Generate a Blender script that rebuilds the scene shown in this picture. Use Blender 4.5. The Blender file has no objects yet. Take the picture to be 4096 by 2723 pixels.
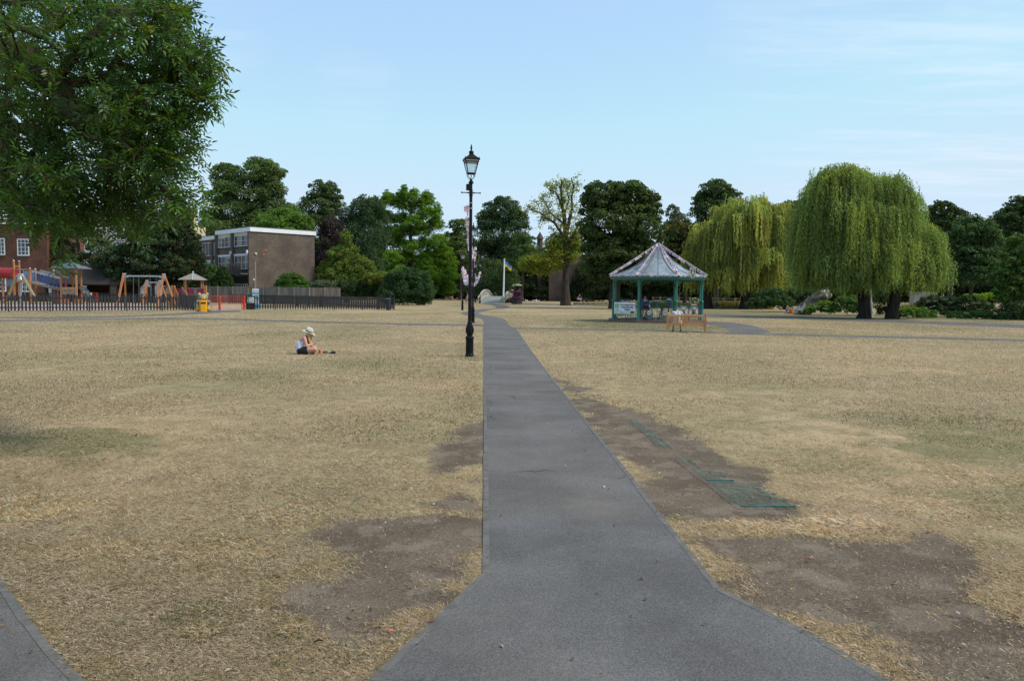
import bpy, bmesh, math, random
import numpy as np
from mathutils import Vector, Matrix, Quaternion
random.seed(7)
S = bpy.context.scene
COL = S.collection
R = math.radians
V3 = Vector
# ------------------------------------------------------------------ camera
F, CX, CY, HC = 3137.0, 2048.0, 1361.5, 1.75
PITCH, ROLL = R(-3.48), R(0.6)
fwd = V3((0, math.cos(PITCH), math.sin(PITCH)))
r0, u0 = V3((1, 0, 0)), V3((0, -math.sin(PITCH), math.cos(PITCH)))
cr = r0 * math.cos(ROLL) + u0 * math.sin(ROLL)
cu = u0 * math.cos(ROLL) - r0 * math.sin(ROLL)
def ray(px, py):
    return fwd + cr * ((px - CX) / F) + cu * (-(py - CY) / F)
def G(px, py, z=0.0):
    d = ray(px, py)
    return V3((0, 0, HC)) + d * ((z - HC) / d.z)
def A(px, py, Y):
    d = ray(px, py)
    return V3((0, 0, HC)) + d * (Y / d.y)
def GX(px, Y, z=0.0):
    """ground point at depth Y under picture column px"""
    p = A(px, 1170, Y)
    return V3((p.x, Y, z))
def ZA(px, py, Y):
    return A(px, py, Y).z
cam = bpy.data.cameras.new('camera'); co = bpy.data.objects.new('camera', cam); COL.objects.link(co)
cam.sensor_width = 23.5; cam.lens = 23.5 * F / 4096; cam.clip_end = 6000; cam.clip_start = 0.05
mr = Matrix((cr, cu, -fwd)).transposed().to_4x4()
mr.translation = V3((0, 0, HC)); co.matrix_world = mr
S.camera = co
# ------------------------------------------------------------------ tagging
def tag(o, label=None, cat=None, group=None, kind=None):
    if label: o['label'] = label
    if cat: o['category'] = cat
    if group: o['group'] = group
    if kind: o['kind'] = kind
    return o
def thing(name, label, cat, loc=(0, 0, 0), rz=0.0, group=None, sc=1.0):
    o = bpy.data.objects.new(name, None); COL.objects.link(o)
    o.location = loc; o.rotation_euler = (0, 0, rz); o.scale = (sc, sc, sc); o.empty_display_size = 0.2
    return tag(o, label, cat, group)
def dup(o, parent=None):
    c = o.copy(); COL.objects.link(c)
    if parent is not None: c.parent = parent
    for ch in list(o.children): dup(ch, c)
    return c
# ------------------------------------------------------------------ materials
def nmat(name):
    m = bpy.data.materials.new(name); m.use_nodes = True
    return m, m.node_tree, m.node_tree.nodes['Principled BSDF']
def node(nt, t, **kw):
    n = nt.nodes.new(t)
    for k, v in kw.items():
        if k in n.inputs.keys(): n.inputs[k].default_value = v
        else: setattr(n, k, v)
    return n
def rgba(c): return (c[0], c[1], c[2], 1)
def mixc(nt, fac, a, b, mode='MIX'):
    n = nt.nodes.new('ShaderNodeMix'); n.data_type = 'RGBA'; n.blend_type = mode
    for sock, v in ((n.inputs[0], fac), (n.inputs[6], a), (n.inputs[7], b)):
        if hasattr(v, 'links') or isinstance(v, bpy.types.NodeSocket): nt.links.new(v, sock)
        else: sock.default_value = v if not isinstance(v, tuple) else rgba(v)
    return n.outputs[2]
def noise(nt, vec, scale, detail=4, rough=.55):
    n = node(nt, 'ShaderNodeTexNoise'); n.inputs['Scale'].default_value = scale
    n.inputs['Detail'].default_value = detail; n.inputs['Roughness'].default_value = rough
    if vec is not None: nt.links.new(vec, n.inputs['Vector'])
    return n.outputs['Fac']
def ramp(nt, f, a, b):
    n = node(nt, 'ShaderNodeMapRange', interpolation_type='SMOOTHSTEP')
    n.inputs[1].default_value = a; n.inputs[2].default_value = b
    nt.links.new(f, n.inputs[0]); return n.outputs[0]
def bump(nt, bs, h, strength, dist=.02):
    b = node(nt, 'ShaderNodeBump'); b.inputs['Strength'].default_value = strength; b.inputs['Distance'].default_value = dist
    nt.links.new(h, b.inputs['Height']); nt.links.new(b.outputs[0], bs.inputs['Normal'])
_mc = {}
def M(name, c, rough=.6, metal=0., var=.2, scale=6., st=(1, 1, 1), bp=0., c2=None, spec=.5, alpha=None):
    """plain procedural paint / cloth / timber: two noises vary the colour, optional bump, st stretches the grain"""
    if name in _mc: return _mc[name]
    m, nt, bs = nmat(name); _mc[name] = m
    tc = node(nt, 'ShaderNodeTexCoord'); mp = node(nt, 'ShaderNodeMapping'); mp.inputs['Scale'].default_value = st
    nt.links.new(tc.outputs['Object'], mp.inputs['Vector'])
    f = noise(nt, mp.outputs[0], scale, 5, .6)
    lo = tuple(x * (1 - var) for x in c); hi = tuple(min(1, x * (1 + var)) for x in (c2 or c))
    nt.links.new(mixc(nt, ramp(nt, f, .3, .7), lo, hi), bs.inputs['Base Color'])
    bs.inputs['Roughness'].default_value = rough; bs.inputs['Metallic'].default_value = metal
    bs.inputs['Specular IOR Level'].default_value = spec
    if bp: bump(nt, bs, noise(nt, mp.outputs[0], scale * 4, 4), bp)
    return m
def brick_mat(name, c1, c2, mortar, bw=.225, bh=.075, tone=None):
    m, nt, bs = nmat(name)
    uv = node(nt, 'ShaderNodeTexCoord')
    b = node(nt, 'ShaderNodeTexBrick'); b.offset = .5
    b.inputs['Color1'].default_value = rgba(c1); b.inputs['Color2'].default_value = rgba(c2); b.inputs['Mortar'].default_value = rgba(mortar)
    b.inputs['Scale'].default_value = 1; b.inputs['Mortar Size'].default_value = .008; b.inputs['Bias'].default_value = 0
    b.inputs['Brick Width'].default_value = bw; b.inputs['Row Height'].default_value = bh
    nt.links.new(uv.outputs['UV'], b.inputs['Vector'])
    f = ramp(nt, noise(nt, uv.outputs['UV'], .45, 5), .3, .7)
    col = mixc(nt, f, (.72, .7, .7), (1.18, 1.15, 1.1))
    nt.links.new(mixc(nt, 1.0, b.outputs['Color'], col, 'MULTIPLY'), bs.inputs['Base Color'])
    bs.inputs['Roughness'].default_value = .9
    bump(nt, bs, b.outputs['Fac'], -.35, .01)
    return m
def leaf_mat(name, transl=.3, rough=.5, spec=.14, tm=(1.25, 1.25, .6)):
    if name in _mc: return _mc[name]
    m, nt, bs = nmat(name); _mc[name] = m
    a = node(nt, 'ShaderNodeAttribute', attribute_name='col')
    nt.links.new(a.outputs['Color'], bs.inputs['Base Color'])
    bs.inputs['Roughness'].default_value = rough; bs.inputs['Specular IOR Level'].default_value = spec
    t = node(nt, 'ShaderNodeBsdfTranslucent'); nt.links.new(mixc(nt, 1.0, a.outputs['Color'], tm, 'MULTIPLY'), t.inputs['Color'])
    mx = node(nt, 'ShaderNodeMixShader'); mx.inputs[0].default_value = transl
    nt.links.new(bs.outputs[0], mx.inputs[1]); nt.links.new(t.outputs[0], mx.inputs[2])
    nt.links.new(mx.outputs[0], nt.nodes['Material Output'].inputs['Surface'])
    return m
def bark_mat(name, c, c2=None, rough=.95):
    return M(name, c, rough, 0, .45, 5, (1, 1, .22), .8, c2, .2)
# ------------------------------------------------------------------ mesh building
def frame_of(d):
    d = V3(d).normalized()
    u = d.cross(V3((0, 0, 1)))
    if u.length < 1e-4: u = V3((1, 0, 0))
    u.normalize(); return d, u, u.cross(d)
class MB:
    def __init__(s): s.v, s.f, s.m = [], [], []
    def add(s, vs, fs, mi=0):
        o = len(s.v); s.v += [tuple(v) for v in vs]
        s.f += [tuple(i + o for i in f) for f in fs]; s.m += [mi] * len(fs); return s
    def box(s, c, sz, rz=0, mi=0, rot=None):
        q = rot if rot is not None else Matrix.Rotation(rz, 3, 'Z'); c = V3(c)
        vs = [c + q @ V3((x * sz[0] / 2, y * sz[1] / 2, z * sz[2] / 2)) for z in (-1, 1) for y in (-1, 1) for x in (-1, 1)]
        return s.add(vs, [(0, 2, 3, 1), (4, 5, 7, 6), (0, 1, 5, 4), (2, 6, 7, 3), (0, 4, 6, 2), (1, 3, 7, 5)], mi)
    def bar(s, a, b, w, h, mi=0):
        a, b = V3(a), V3(b); d, u, w2 = frame_of(b - a)
        q = Matrix((u, d, w2)).transposed()
        return s.box((a + b) / 2, (w, (b - a).length, h), rot=q, mi=mi)
    def tube(s, pts, rs, n=8, mi=0, caps=True):
        pts = [V3(p) for p in pts]; k = len(pts)
        if not hasattr(rs, '__len__'): rs = [rs] * k
        vs, fs = [], []; pu = None
        for i, p in enumerate(pts):
            d = pts[min(i + 1, k - 1)] - pts[max(i - 1, 0)]
            d, u, w = frame_of(d)
            if pu is not None:
                u = (pu - d * pu.dot(d));
                u = u.normalized() if u.length > 1e-5 else frame_of(d)[1]
                w = u.cross(d)
            pu = u
            vs += [p + (u * math.cos(2 * math.pi * j / n) + w * math.sin(2 * math.pi * j / n)) * rs[i] for j in range(n)]
        for i in range(k - 1):
            for j in range(n):
                a, b = i * n + j, i * n + (j + 1) % n
                fs.append((a, a + n, b + n, b))
        if caps: fs += [tuple(range(n)), tuple(reversed(range((k - 1) * n, k * n)))]
        return s.add(vs, fs, mi)
    def cyl(s, a, b, r, r2=None, n=10, mi=0):
        return s.tube([a, b], [r, r if r2 is None else r2], n, mi)
    def lathe(s, prof, c=(0, 0, 0), n=20, mi=0, ph=0, flute=0.):
        c = V3(c); vs, fs = [], []; k = len(prof)
        for r, z in prof:
            for j in range(n):
                rr = r * (1 - flute * (j % 2)); t = 2 * math.pi * j / n + ph
                vs.append(c + V3((rr * math.cos(t), rr * math.sin(t), z)))
        for i in range(k - 1):
            for j in range(n):
                a, b = i * n + j, i * n + (j + 1) % n; fs.append((a, b, b + n, a + n))
        fs += [tuple(reversed(range(n))), tuple(range((k - 1) * n, k * n))]
        return s.add(vs, fs, mi)
    def ell(s, c, r, n=12, mi=0, q=None):
        c = V3(c); r = (r, r, r) if not hasattr(r, '__len__') else r
        h = n // 2; vs, fs = [], []
        for i in range(1, h):
            t = math.pi * i / h
            for j in range(n):
                p = 2 * math.pi * j / n
                v = V3((r[0] * math.sin(t) * math.cos(p), r[1] * math.sin(t) * math.sin(p), r[2] * math.cos(t)))
                vs.append(c + (q @ v if q is not None else v))
        e = V3((0, 0, r[2])); e = q @ e if q is not None else e
        vs += [c + e, c - e]; T, B = len(vs) - 2, len(vs) - 1
        for i in range(h - 2):
            for j in range(n):
                a, b = i * n + j, i * n + (j + 1) % n; fs.append((a, a + n, b + n, b))
        for j in range(n):
            fs.append((T, j, (j + 1) % n)); o = (h - 2) * n; fs.append((B, o + (j + 1) % n, o + j))
        return s.add(vs, fs, mi)
    def prism(s, poly, o, u, v, t, mi=0):
        """polygon poly (2-D) in plane o,u,v, extruded by t along u x v"""
        o, u, v = V3(o), V3(u), V3(v); w = u.cross(v).normalized() * t; n = len(poly)
        vs = [o + u * a + v * b for a, b in poly]; vs += [p + w for p in vs]
        fs = [tuple(reversed(range(n))), tuple(range(n, 2 * n))] + [(i, (i + 1) % n, n + (i + 1) % n, n + i) for i in range(n)]
        return s.add(vs, fs, mi)
    def quad(s, a, b, c, d, mi=0): return s.add([a, b, c, d], [(0, 1, 2, 3)], mi)
    def build(s, name, mats, parent=None, smooth=None, bev=0):
        me = bpy.data.meshes.new(name); me.from_pydata(s.v, [], s.f)
        if not isinstance(mats, (list, tuple)): mats = [mats]
        for m in mats: me.materials.append(m)
        me.polygons.foreach_set('material_index', s.m)
        bm = bmesh.new(); bm.from_mesh(me)
        if bev: bmesh.ops.bevel(bm, geom=[e for e in bm.edges], offset=bev, segments=1, affect='EDGES', profile=.5)
        bmesh.ops.recalc_face_normals(bm, faces=bm.faces)
        uvl = bm.loops.layers.uv.new('UVMap')
        for f in bm.faces:
            n = f.normal
            if abs(n.z) > .95: u, v = V3((1, 0, 0)), V3((0, 1, 0))
            else:
                u = V3((0, 0, 1)).cross(n).normalized(); v = n.cross(u)
            for l in f.loops: l[uvl].uv = (l.vert.co.dot(u), l.vert.co.dot(v))
        bm.to_mesh(me); bm.free()
        if smooth is not None:
            me.shade_smooth()
            if smooth > 0: me.set_sharp_from_angle(angle=R(smooth))
        o = bpy.data.objects.new(name, me); COL.objects.link(o)
        if parent is not None: o.parent = parent
        return o
def np_mesh(name, Vt, Fa, mat, parent=None, col=None, smooth=False):
    me = bpy.data.meshes.new(name); Vt = np.ascontiguousarray(Vt, dtype=np.float32); Fa = np.ascontiguousarray(Fa, dtype=np.int32)
    n, k = Fa.shape
    me.vertices.add(len(Vt)); me.vertices.foreach_set('co', Vt.ravel())
    me.loops.add(n * k); me.loops.foreach_set('vertex_index', Fa.ravel())
    me.polygons.add(n); me.polygons.foreach_set('loop_start', np.arange(n, dtype=np.int32) * k)
    me.update(calc_edges=True)
    if col is not None:
        a = me.color_attributes.new('col', 'FLOAT_COLOR', 'POINT')
        c = np.ones((len(Vt), 4), np.float32); c[:, :3] = col; a.data.foreach_set('color', c.ravel())
    me.materials.append(mat)
    if smooth: me.shade_smooth()
    o = bpy.data.objects.new(name, me); COL.objects.link(o)
    if parent is not None: o.parent = parent
    return o
def text_mesh(txt, size, mat, parent, name, loc, rot, align='CENTER', thick=.002, bold=0.):
    cu_ = bpy.data.curves.new('t', 'FONT'); cu_.body = txt; cu_.size = size; cu_.align_x = align; cu_.extrude = thick; cu_.offset = bold
    o = bpy.data.objects.new('t', cu_); COL.objects.link(o)
    dg = bpy.context.evaluated_depsgraph_get(); me = bpy.data.meshes.new_from_object(o.evaluated_get(dg))
    bpy.data.objects.remove(o); bpy.data.curves.remove(cu_)
    me.name = name; me.materials.clear(); me.materials.append(mat)
    t = bpy.data.objects.new(name, me); COL.objects.link(t); t.parent = parent; t.location = loc; t.rotation_euler = rot
    return t
# ------------------------------------------------------------------ numpy noise
def vnoise(x, y, seed=0):
    xi, yi = np.floor(x).astype(np.int64), np.floor(y).astype(np.int64); xf, yf = x - xi, y - yi
    def h(a, b):
        n = (a * 374761393 + b * 668265263 + seed * 1442695041) & 0x7fffffff
        n = ((n ^ (n >> 13)) * 1274126177) & 0x7fffffff
        return ((n ^ (n >> 16)) & 0xffff) / 65535.0
    u, v = xf * xf * (3 - 2 * xf), yf * yf * (3 - 2 * yf)
    return (h(xi, yi) * (1 - u) + h(xi + 1, yi) * u) * (1 - v) + (h(xi, yi + 1) * (1 - u) + h(xi + 1, yi + 1) * u) * v
def fbm(x, y, seed=0, o=4):
    r, a, t = 0, .5, 0
    for i in range(o):
        r = r + a * vnoise(x * 2 ** i, y * 2 ** i, seed + i); t += a; a *= .5
    return r / t
def sstep(x, a, b):
    t = np.clip((x - a) / (b - a), 0, 1); return t * t * (3 - 2 * t)
def poly_sdf(X, Y, poly):
    """negative inside"""
    ins = np.zeros(X.shape, bool); d = np.full(X.shape, 1e9); n = len(poly)
    for i in range(n):
        (x1, y1), (x2, y2) = poly[i], poly[(i + 1) % n]
        c = ((y1 > Y) != (y2 > Y)) & (X < (x2 - x1) * (Y - y1) / ((y2 - y1) or 1e-9) + x1); ins ^= c
        ex, ey = x2 - x1, y2 - y1; t = np.clip(((X - x1) * ex + (Y - y1) * ey) / (ex * ex + ey * ey + 1e-12), 0, 1)
        d = np.minimum(d, np.hypot(X - x1 - t * ex, Y - y1 - t * ey))
    return np.where(ins, -d, d)
def gpoly(pts): return [tuple(G(x, y).xy) for x, y in pts]
# ------------------------------------------------------------------ daylight
W = bpy.data.worlds.new("World"); S.world = W; W.use_nodes = True
SUN_EL, SUN_AZ = R(50), R(100)
def world():
    nt = W.node_tree; bg = nt.nodes['Background']
    sky = node(nt, 'ShaderNodeTexSky', sky_type='NISHITA', sun_disc=False)
    sky.sun_elevation = SUN_EL; sky.sun_rotation = SUN_AZ; sky.air_density = 1.0; sky.dust_density = 0.6; sky.ozone_density = 2.0
    tc = node(nt, 'ShaderNodeTexCoord')
    # thin high cirrus, laid out on the dome by direction / height
    sep = node(nt, 'ShaderNodeSeparateXYZ'); nt.links.new(tc.outputs['Generated'], sep.inputs[0])
    zz = node(nt, 'ShaderNodeMath', operation='MAXIMUM'); nt.links.new(sep.outputs[2], zz.inputs[0]); zz.inputs[1].default_value = .03
    dv = node(nt, 'ShaderNodeVectorMath', operation='DIVIDE'); nt.links.new(tc.outputs['Generated'], dv.inputs[0])
    cb = node(nt, 'ShaderNodeCombineXYZ')
    for i in range(3): nt.links.new(zz.outputs[0], cb.inputs[i])
    nt.links.new(cb.outputs[0], dv.inputs[1])
    mp = node(nt, 'ShaderNodeMapping'); mp.inputs['Rotation'].default_value = (0, 0, R(25)); mp.inputs['Scale'].default_value = (.55, 1.7, 1); mp.inputs['Location'].default_value = (-.8, 1.3, 0)
    nt.links.new(dv.outputs[0], mp.inputs['Vector'])
    parts = []
    for px, py, lo, hi, amt in ((3980, 230, .955, .998, 1.0), (3250, 60, .992, .9995, .6), (1430, 370, .998, .9999, .5), (820, 115, .997, .9999, .7)):
        dt = node(nt, 'ShaderNodeVectorMath', operation='DOT_PRODUCT'); nt.links.new(tc.outputs['Generated'], dt.inputs[0]); dt.inputs[1].default_value = ray(px, py).normalized()
        k = node(nt, 'ShaderNodeMath', operation='MULTIPLY'); nt.links.new(ramp(nt, dt.outputs['Value'], lo, hi), k.inputs[0]); k.inputs[1].default_value = amt; parts.append(k.outputs[0])
    big = parts[0]
    for q in parts[1:]:
        mx = node(nt, 'ShaderNodeMath', operation='MAXIMUM'); nt.links.new(big, mx.inputs[0]); nt.links.new(q, mx.inputs[1]); big = mx.outputs[0]
    fine = ramp(nt, noise(nt, mp.outputs[0], 1.5, 7, .66), .42, .72)
    ml = node(nt, 'ShaderNodeMath', operation='MULTIPLY'); nt.links.new(big, ml.inputs[0]); nt.links.new(fine, ml.inputs[1])
    m2 = node(nt, 'ShaderNodeMath', operation='MULTIPLY'); nt.links.new(ml.outputs[0], m2.inputs[0]); m2.inputs[1].default_value = .36
    tint = mixc(nt, 1.0, sky.outputs[0], SKY_TINT, 'MULTIPLY')
    veil = mixc(nt, SKY_VEIL, tint, SKY_VEILC)
    veil = mixc(nt, 1.0, veil, (3.75, 4.82, 5.75), 'DARKEN')
    out = mixc(nt, m2.outputs[0], veil, CLOUDC)
    nt.links.new(out, bg.inputs['Color']); bg.inputs['Strength'].default_value = SKY_STR
SKY_STR, SKY_TINT, SKY_VEIL, SKY_VEILC, CLOUDC = .1, (.87, 1.035, 1.06), .27, (6.1, 8.0, 9.8), (5.4, 5.9, 6.5)
world()
sd = bpy.data.lights.new('sun', 'SUN'); sd.energy = 2.1; sd.angle = R(14); sd.color = (1, .92, .8)
so = bpy.data.objects.new('sun', sd); COL.objects.link(so)
so.rotation_euler = V3((math.cos(SUN_EL) * math.sin(SUN_AZ), math.cos(SUN_EL) * math.cos(SUN_AZ), math.sin(SUN_EL))).to_track_quat('Z', 'Y').to_euler()
S.view_settings.view_transform = 'Standard'; S.view_settings.look = 'None'; S.view_settings.gamma = 1; S.view_settings.exposure = 0.75
S.render.filter_size = 1.1
S.cycles.max_bounces = 6; S.cycles.transparent_max_bounces = 6; S.cycles.diffuse_bounces = 3; S.cycles.glossy_bounces = 3; S.cycles.transmission_bounces = 4

# ------------------------------------------------------------------ where the turf is worn (ground coordinates)
P_MAIN_L = [(1932, 1302), (1933, 1425), (1934, 1700), (1934, 2000), (1931, 2292), (1470, 2723), (700, 3450)]
P_MAIN_R = [(2063, 1312), (2133, 1413), (2220, 1526), (2428, 1782), (2667, 2086), (2880, 2356), (3280, 2551), (3549, 2721), (4500, 3330)]
EDGE_W = .045
main_poly = gpoly(P_MAIN_L) + list(reversed(gpoly(P_MAIN_R)))
corner_poly = gpoly([(-700, 1900), (0, 2300), (120, 2480), (215, 2600), (335, 2723), (560, 2950), (-1400, 2950)])
DIRT = [gpoly(p) for p in (
    [(2215, 1515), (2300, 1530), (2400, 1600), (2600, 1680), (2800, 1790), (3000, 1890), (3100, 1950), (3250, 2000), (3330, 2030), (3200, 2062), (2900, 2075), (2720, 2060), (2640, 2020), (2428, 1770)],
    [(2780, 2150), (2950, 2135), (3400, 2160), (3700, 2150), (3860, 2200), (3900, 2300), (3850, 2420), (4000, 2480), (4400, 2520), (4500, 2800), (3800, 2800), (3420, 2590), (3150, 2450), (3000, 2360), (2900, 2240)],
    [(1940, 1690), (1900, 1700), (1820, 1760), (1740, 1800), (1760, 1880), (1850, 1860), (1940, 1850)],
    [(1945, 1900), (1820, 1940), (1740, 1960), (1720, 2020), (1800, 2035), (1945, 2040)],
    [(1945, 2085), (1700, 2085), (1400, 2100), (1330, 2200), (1290, 2330), (1230, 2470), (1260, 2560), (1480, 2610), (1700, 2500), (1945, 2310)],
    [(700, 2130), (1200, 2150), (1280, 2230), (900, 2260), (650, 2200)])]
DIRT.append(gpoly([(1120, 2280), (1420, 2090), (1560, 2300), (1500, 2660), (1130, 2660)])); DIRT.append(gpoly([(330, 2560), (520, 2600), (560, 2760), (330, 2740)])); DIRT.append(gpoly([(3700, 2120), (4150, 2180), (4200, 2420), (3850, 2440)]))
DW = [1.0, 1.0, .95, .95, 1.0, .42, .55, .5, .5]
def dirt_at(X, Y):
    n = (fbm(X * 1.6, Y * 1.6, 3) - .5) * .75 + (fbm(X * 9, Y * 9, 11, 3) - .5) * .3
    m = np.zeros(X.shape)
    for p, w in zip(DIRT, DW):
        s = poly_sdf(X, Y, p); m = np.maximum(m, w * sstep(-(s + n * 1.15 - .07), -.28, .3))
    bare = sstep(fbm(X * 1.1 + 5, Y * 1.9, 21, 5), .64, .74) * .5 * sstep(9 - Y, 0, 4)
    far = sstep(fbm(X * .8 + 9, Y * .8, 77, 4), .66, .74) * .3
    return np.clip(np.maximum(np.maximum(m, bare), far), 0, 1)
GREEN = [(3950, 1790, 1.5, .72), (3700, 1700, 1.6, .55), (200, 1780, 1.3, .7), (250, 1240, 14, .35), (2560, 1302, 5.5, .9), (2900, 1250, 12, .8), (3300, 1262, 11, .8), (3600, 1268, 9, .75), (3200, 1330, 5, .45), (1500, 1222, 9, .4), (560, 1420, 3, .4), (900, 1500, 2.4, .35), (800, 2480, .3, .75), (1180, 2500, .3, .55), (2950, 1700, 1.0, .35), (3300, 1840, .9, .45), (4080, 2000, .9, .6), (2720, 2060, .16, .9), (2250, 1265, 9, .3), (1870, 1432, .8, .5), (1620, 1500, 1.5, .3)]  # greener grass; the near left patch also paints in the ash tree's shade
def green_and_shade_at(X, Y):
    g = np.clip((fbm(X * .3, Y * .16, 31, 6) - .4) * 2.2, 0, 1) * .62
    nz = fbm(X * 2.3, Y * 2.3, 41, 4)
    for px, py, r, w in GREEN:
        c = G(px, py); d = np.hypot((X - c.x) / r, (Y - c.y) / (r * (1.0 if c.y < 20 else 1.6)))
        g = np.maximum(g, w * sstep(1.25 - d - (nz - .5) * 1.3, 0, .9))
    return np.clip(g, 0, 1)
def axis(a, b, st, lim, q=1.13):
    xs = list(np.arange(a, b, st)); s = st; x = xs[-1]
    while x < lim[1]: s *= q; x += s; xs.append(x)
    s = st; x = xs[0]; pre = []
    while x > lim[0]: s *= q; x -= s; pre.append(x)
    return np.array(list(reversed(pre)) + xs)
def ground():
    xs, ys = axis(-6, 8, .045, (-2500, 2500), 1.07), axis(1.5, 15, .04, (-300, 3500), 1.06)
    X, Y = np.meshgrid(xs, ys); nx, ny = len(xs), len(ys)
    d, g = dirt_at(X, Y), green_and_shade_at(X, Y)
    near = sstep(30 - np.hypot(X, Y), 0, 15)
    Z = ((fbm(X * .5, Y * .5, 51, 4) - .5) * .05 + (fbm(X * 6, Y * 6, 61, 3) - .5) * .014 - d * .012) * near
    onp = np.minimum(poly_sdf(X, Y, main_poly), poly_sdf(X, Y, corner_poly))
    Z = np.where(onp < .35, np.minimum(Z, 0) * sstep(onp, 0, .35) - .004 * (onp < .02), Z)
    Vt = np.stack([X, Y, Z], -1).reshape(-1, 3)
    i = (np.arange(ny - 1)[:, None] * nx + np.arange(nx - 1)[None]).ravel()
    Fa = np.stack([i, i + 1, i + nx + 1, i + nx], -1)
    m, nt, bs = nmat('dry_turf')
    tc = node(nt, 'ShaderNodeTexCoord'); ob = tc.outputs['Object']
    at = node(nt, 'ShaderNodeAttribute', attribute_name='col'); sp = node(nt, 'ShaderNodeSeparateColor'); nt.links.new(at.outputs['Color'], sp.inputs[0])
    n_f = noise(nt, ob, 55, 6, .75); n_m = noise(nt, ob, 7, 6, .65); n_l = noise(nt, ob, .9, 5, .6); n_x = noise(nt, ob, .12, 4, .55)
    straw = mixc(nt, ramp(nt, n_f, .3, .7), STRAW0, STRAW1)
    straw = mixc(nt, ramp(nt, n_l, .35, .65), straw, mixc(nt, .5, straw, STRAW2))
    straw = mixc(nt, ramp(nt, n_m, .5, .72), straw, mixc(nt, .45, straw, (.2, .165, .085)))
    straw = mixc(nt, ramp(nt, n_x, .35, .65), mixc(nt, 1.0, straw, (.86, .9, .86), 'MULTIPLY'), mixc(nt, 1.0, straw, (1.1, 1.07, 1.0), 'MULTIPLY'))
    n_s = noise(nt, ob, .33, 6, .7); n_t = noise(nt, ob, 2.4, 5, .7)
    straw = mixc(nt, ramp(nt, n_s, .42, .62), mixc(nt, 1.0, straw, (.8, .84, .8), 'MULTIPLY'), straw)
    straw = mixc(nt, ramp(nt, n_t, .4, .6), mixc(nt, 1.0, straw, (.84, .84, .8), 'MULTIPLY'), mixc(nt, 1.0, straw, (1.08, 1.07, 1.06), 'MULTIPLY'))
    grn = mixc(nt, ramp(nt, n_f, .3, .75), (.1, .1, .045), (.21, .2, .1))
    # the green comes through in tufts, not as a wash
    gs = node(nt, 'ShaderNodeMath', operation='MULTIPLY_ADD'); nt.links.new(n_m, gs.inputs[0]); gs.inputs[1].default_value = 1.3; gs.inputs[2].default_value = -.65
    ga = node(nt, 'ShaderNodeMath', operation='ADD'); nt.links.new(sp.outputs[1], ga.inputs[0]); nt.links.new(gs.outputs[0], ga.inputs[1])
    gf = node(nt, 'ShaderNodeMath', operation='MULTIPLY'); nt.links.new(ramp(nt, ga.outputs[0], .05, .85), gf.inputs[0]); gf.inputs[1].default_value = .8
    turf = mixc(nt, gf.outputs[0], straw, grn)
    vo = node(nt, 'ShaderNodeTexVoronoi'); vo.inputs['Scale'].default_value = 70; nt.links.new(ob, vo.inputs['Vector'])
    soil = mixc(nt, ramp(nt, n_f, .35, .7), (.1, .077, .056), (.215, .17, .128))
    soil = mixc(nt, ramp(nt, noise(nt, ob, 1.3, 5, .65), .35, .65), mixc(nt, 1.0, soil, (.78, .76, .74), 'MULTIPLY'), mixc(nt, 1.0, soil, (1.15, 1.15, 1.13), 'MULTIPLY'))
    dust = ramp(nt, noise(nt, ob, 2.9, 4, .55), .53, .6)
    soil = mixc(nt, dust, soil, mixc(nt, .42, soil, (.26, .21, .158)))
    peb = node(nt, 'ShaderNodeMath', operation='LESS_THAN'); nt.links.new(vo.outputs['Distance'], peb.inputs[0]); peb.inputs[1].default_value = .17
    pm = node(nt, 'ShaderNodeMath', operation='MULTIPLY'); nt.links.new(peb.outputs[0], pm.inputs[0]); nt.links.new(ramp(nt, noise(nt, ob, 11, 3), .55, .7), pm.inputs[1])
    soil = mixc(nt, pm.outputs[0], soil, (.3, .25, .18))
    ds = node(nt, 'ShaderNodeMath', operation='MULTIPLY_ADD'); nt.links.new(noise(nt, ob, 26, 5, .7), ds.inputs[0]); ds.inputs[1].default_value = .9; ds.inputs[2].default_value = -.45
    da = node(nt, 'ShaderNodeMath', operation='ADD'); nt.links.new(sp.outputs[0], da.inputs[0]); nt.links.new(ds.outputs[0], da.inputs[1])
    nt.links.new(mixc(nt, ramp(nt, da.outputs[0], .2, .78), turf, soil), bs.inputs['Base Color'])
    bs.inputs['Roughness'].default_value = 1; bs.inputs['Specular IOR Level'].default_value = .1
    hb = node(nt, 'ShaderNodeMath', operation='ADD'); nt.links.new(n_f, hb.inputs[0]); nt.links.new(n_m, hb.inputs[1])
    bump(nt, bs, hb.outputs[0], .55, .03)
    o = np_mesh('ground', Vt, Fa, m, None, np.stack([d, g, 0 * d], -1).reshape(-1, 3), True)
    tag(o, 'parched straw coloured park lawn with bare earth patches beside the path', 'lawn', kind='structure')
STRAW0, STRAW1, STRAW2 = (.27, .2, .128), (.52, .4, .262), (.4, .285, .172)
ground()

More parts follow.
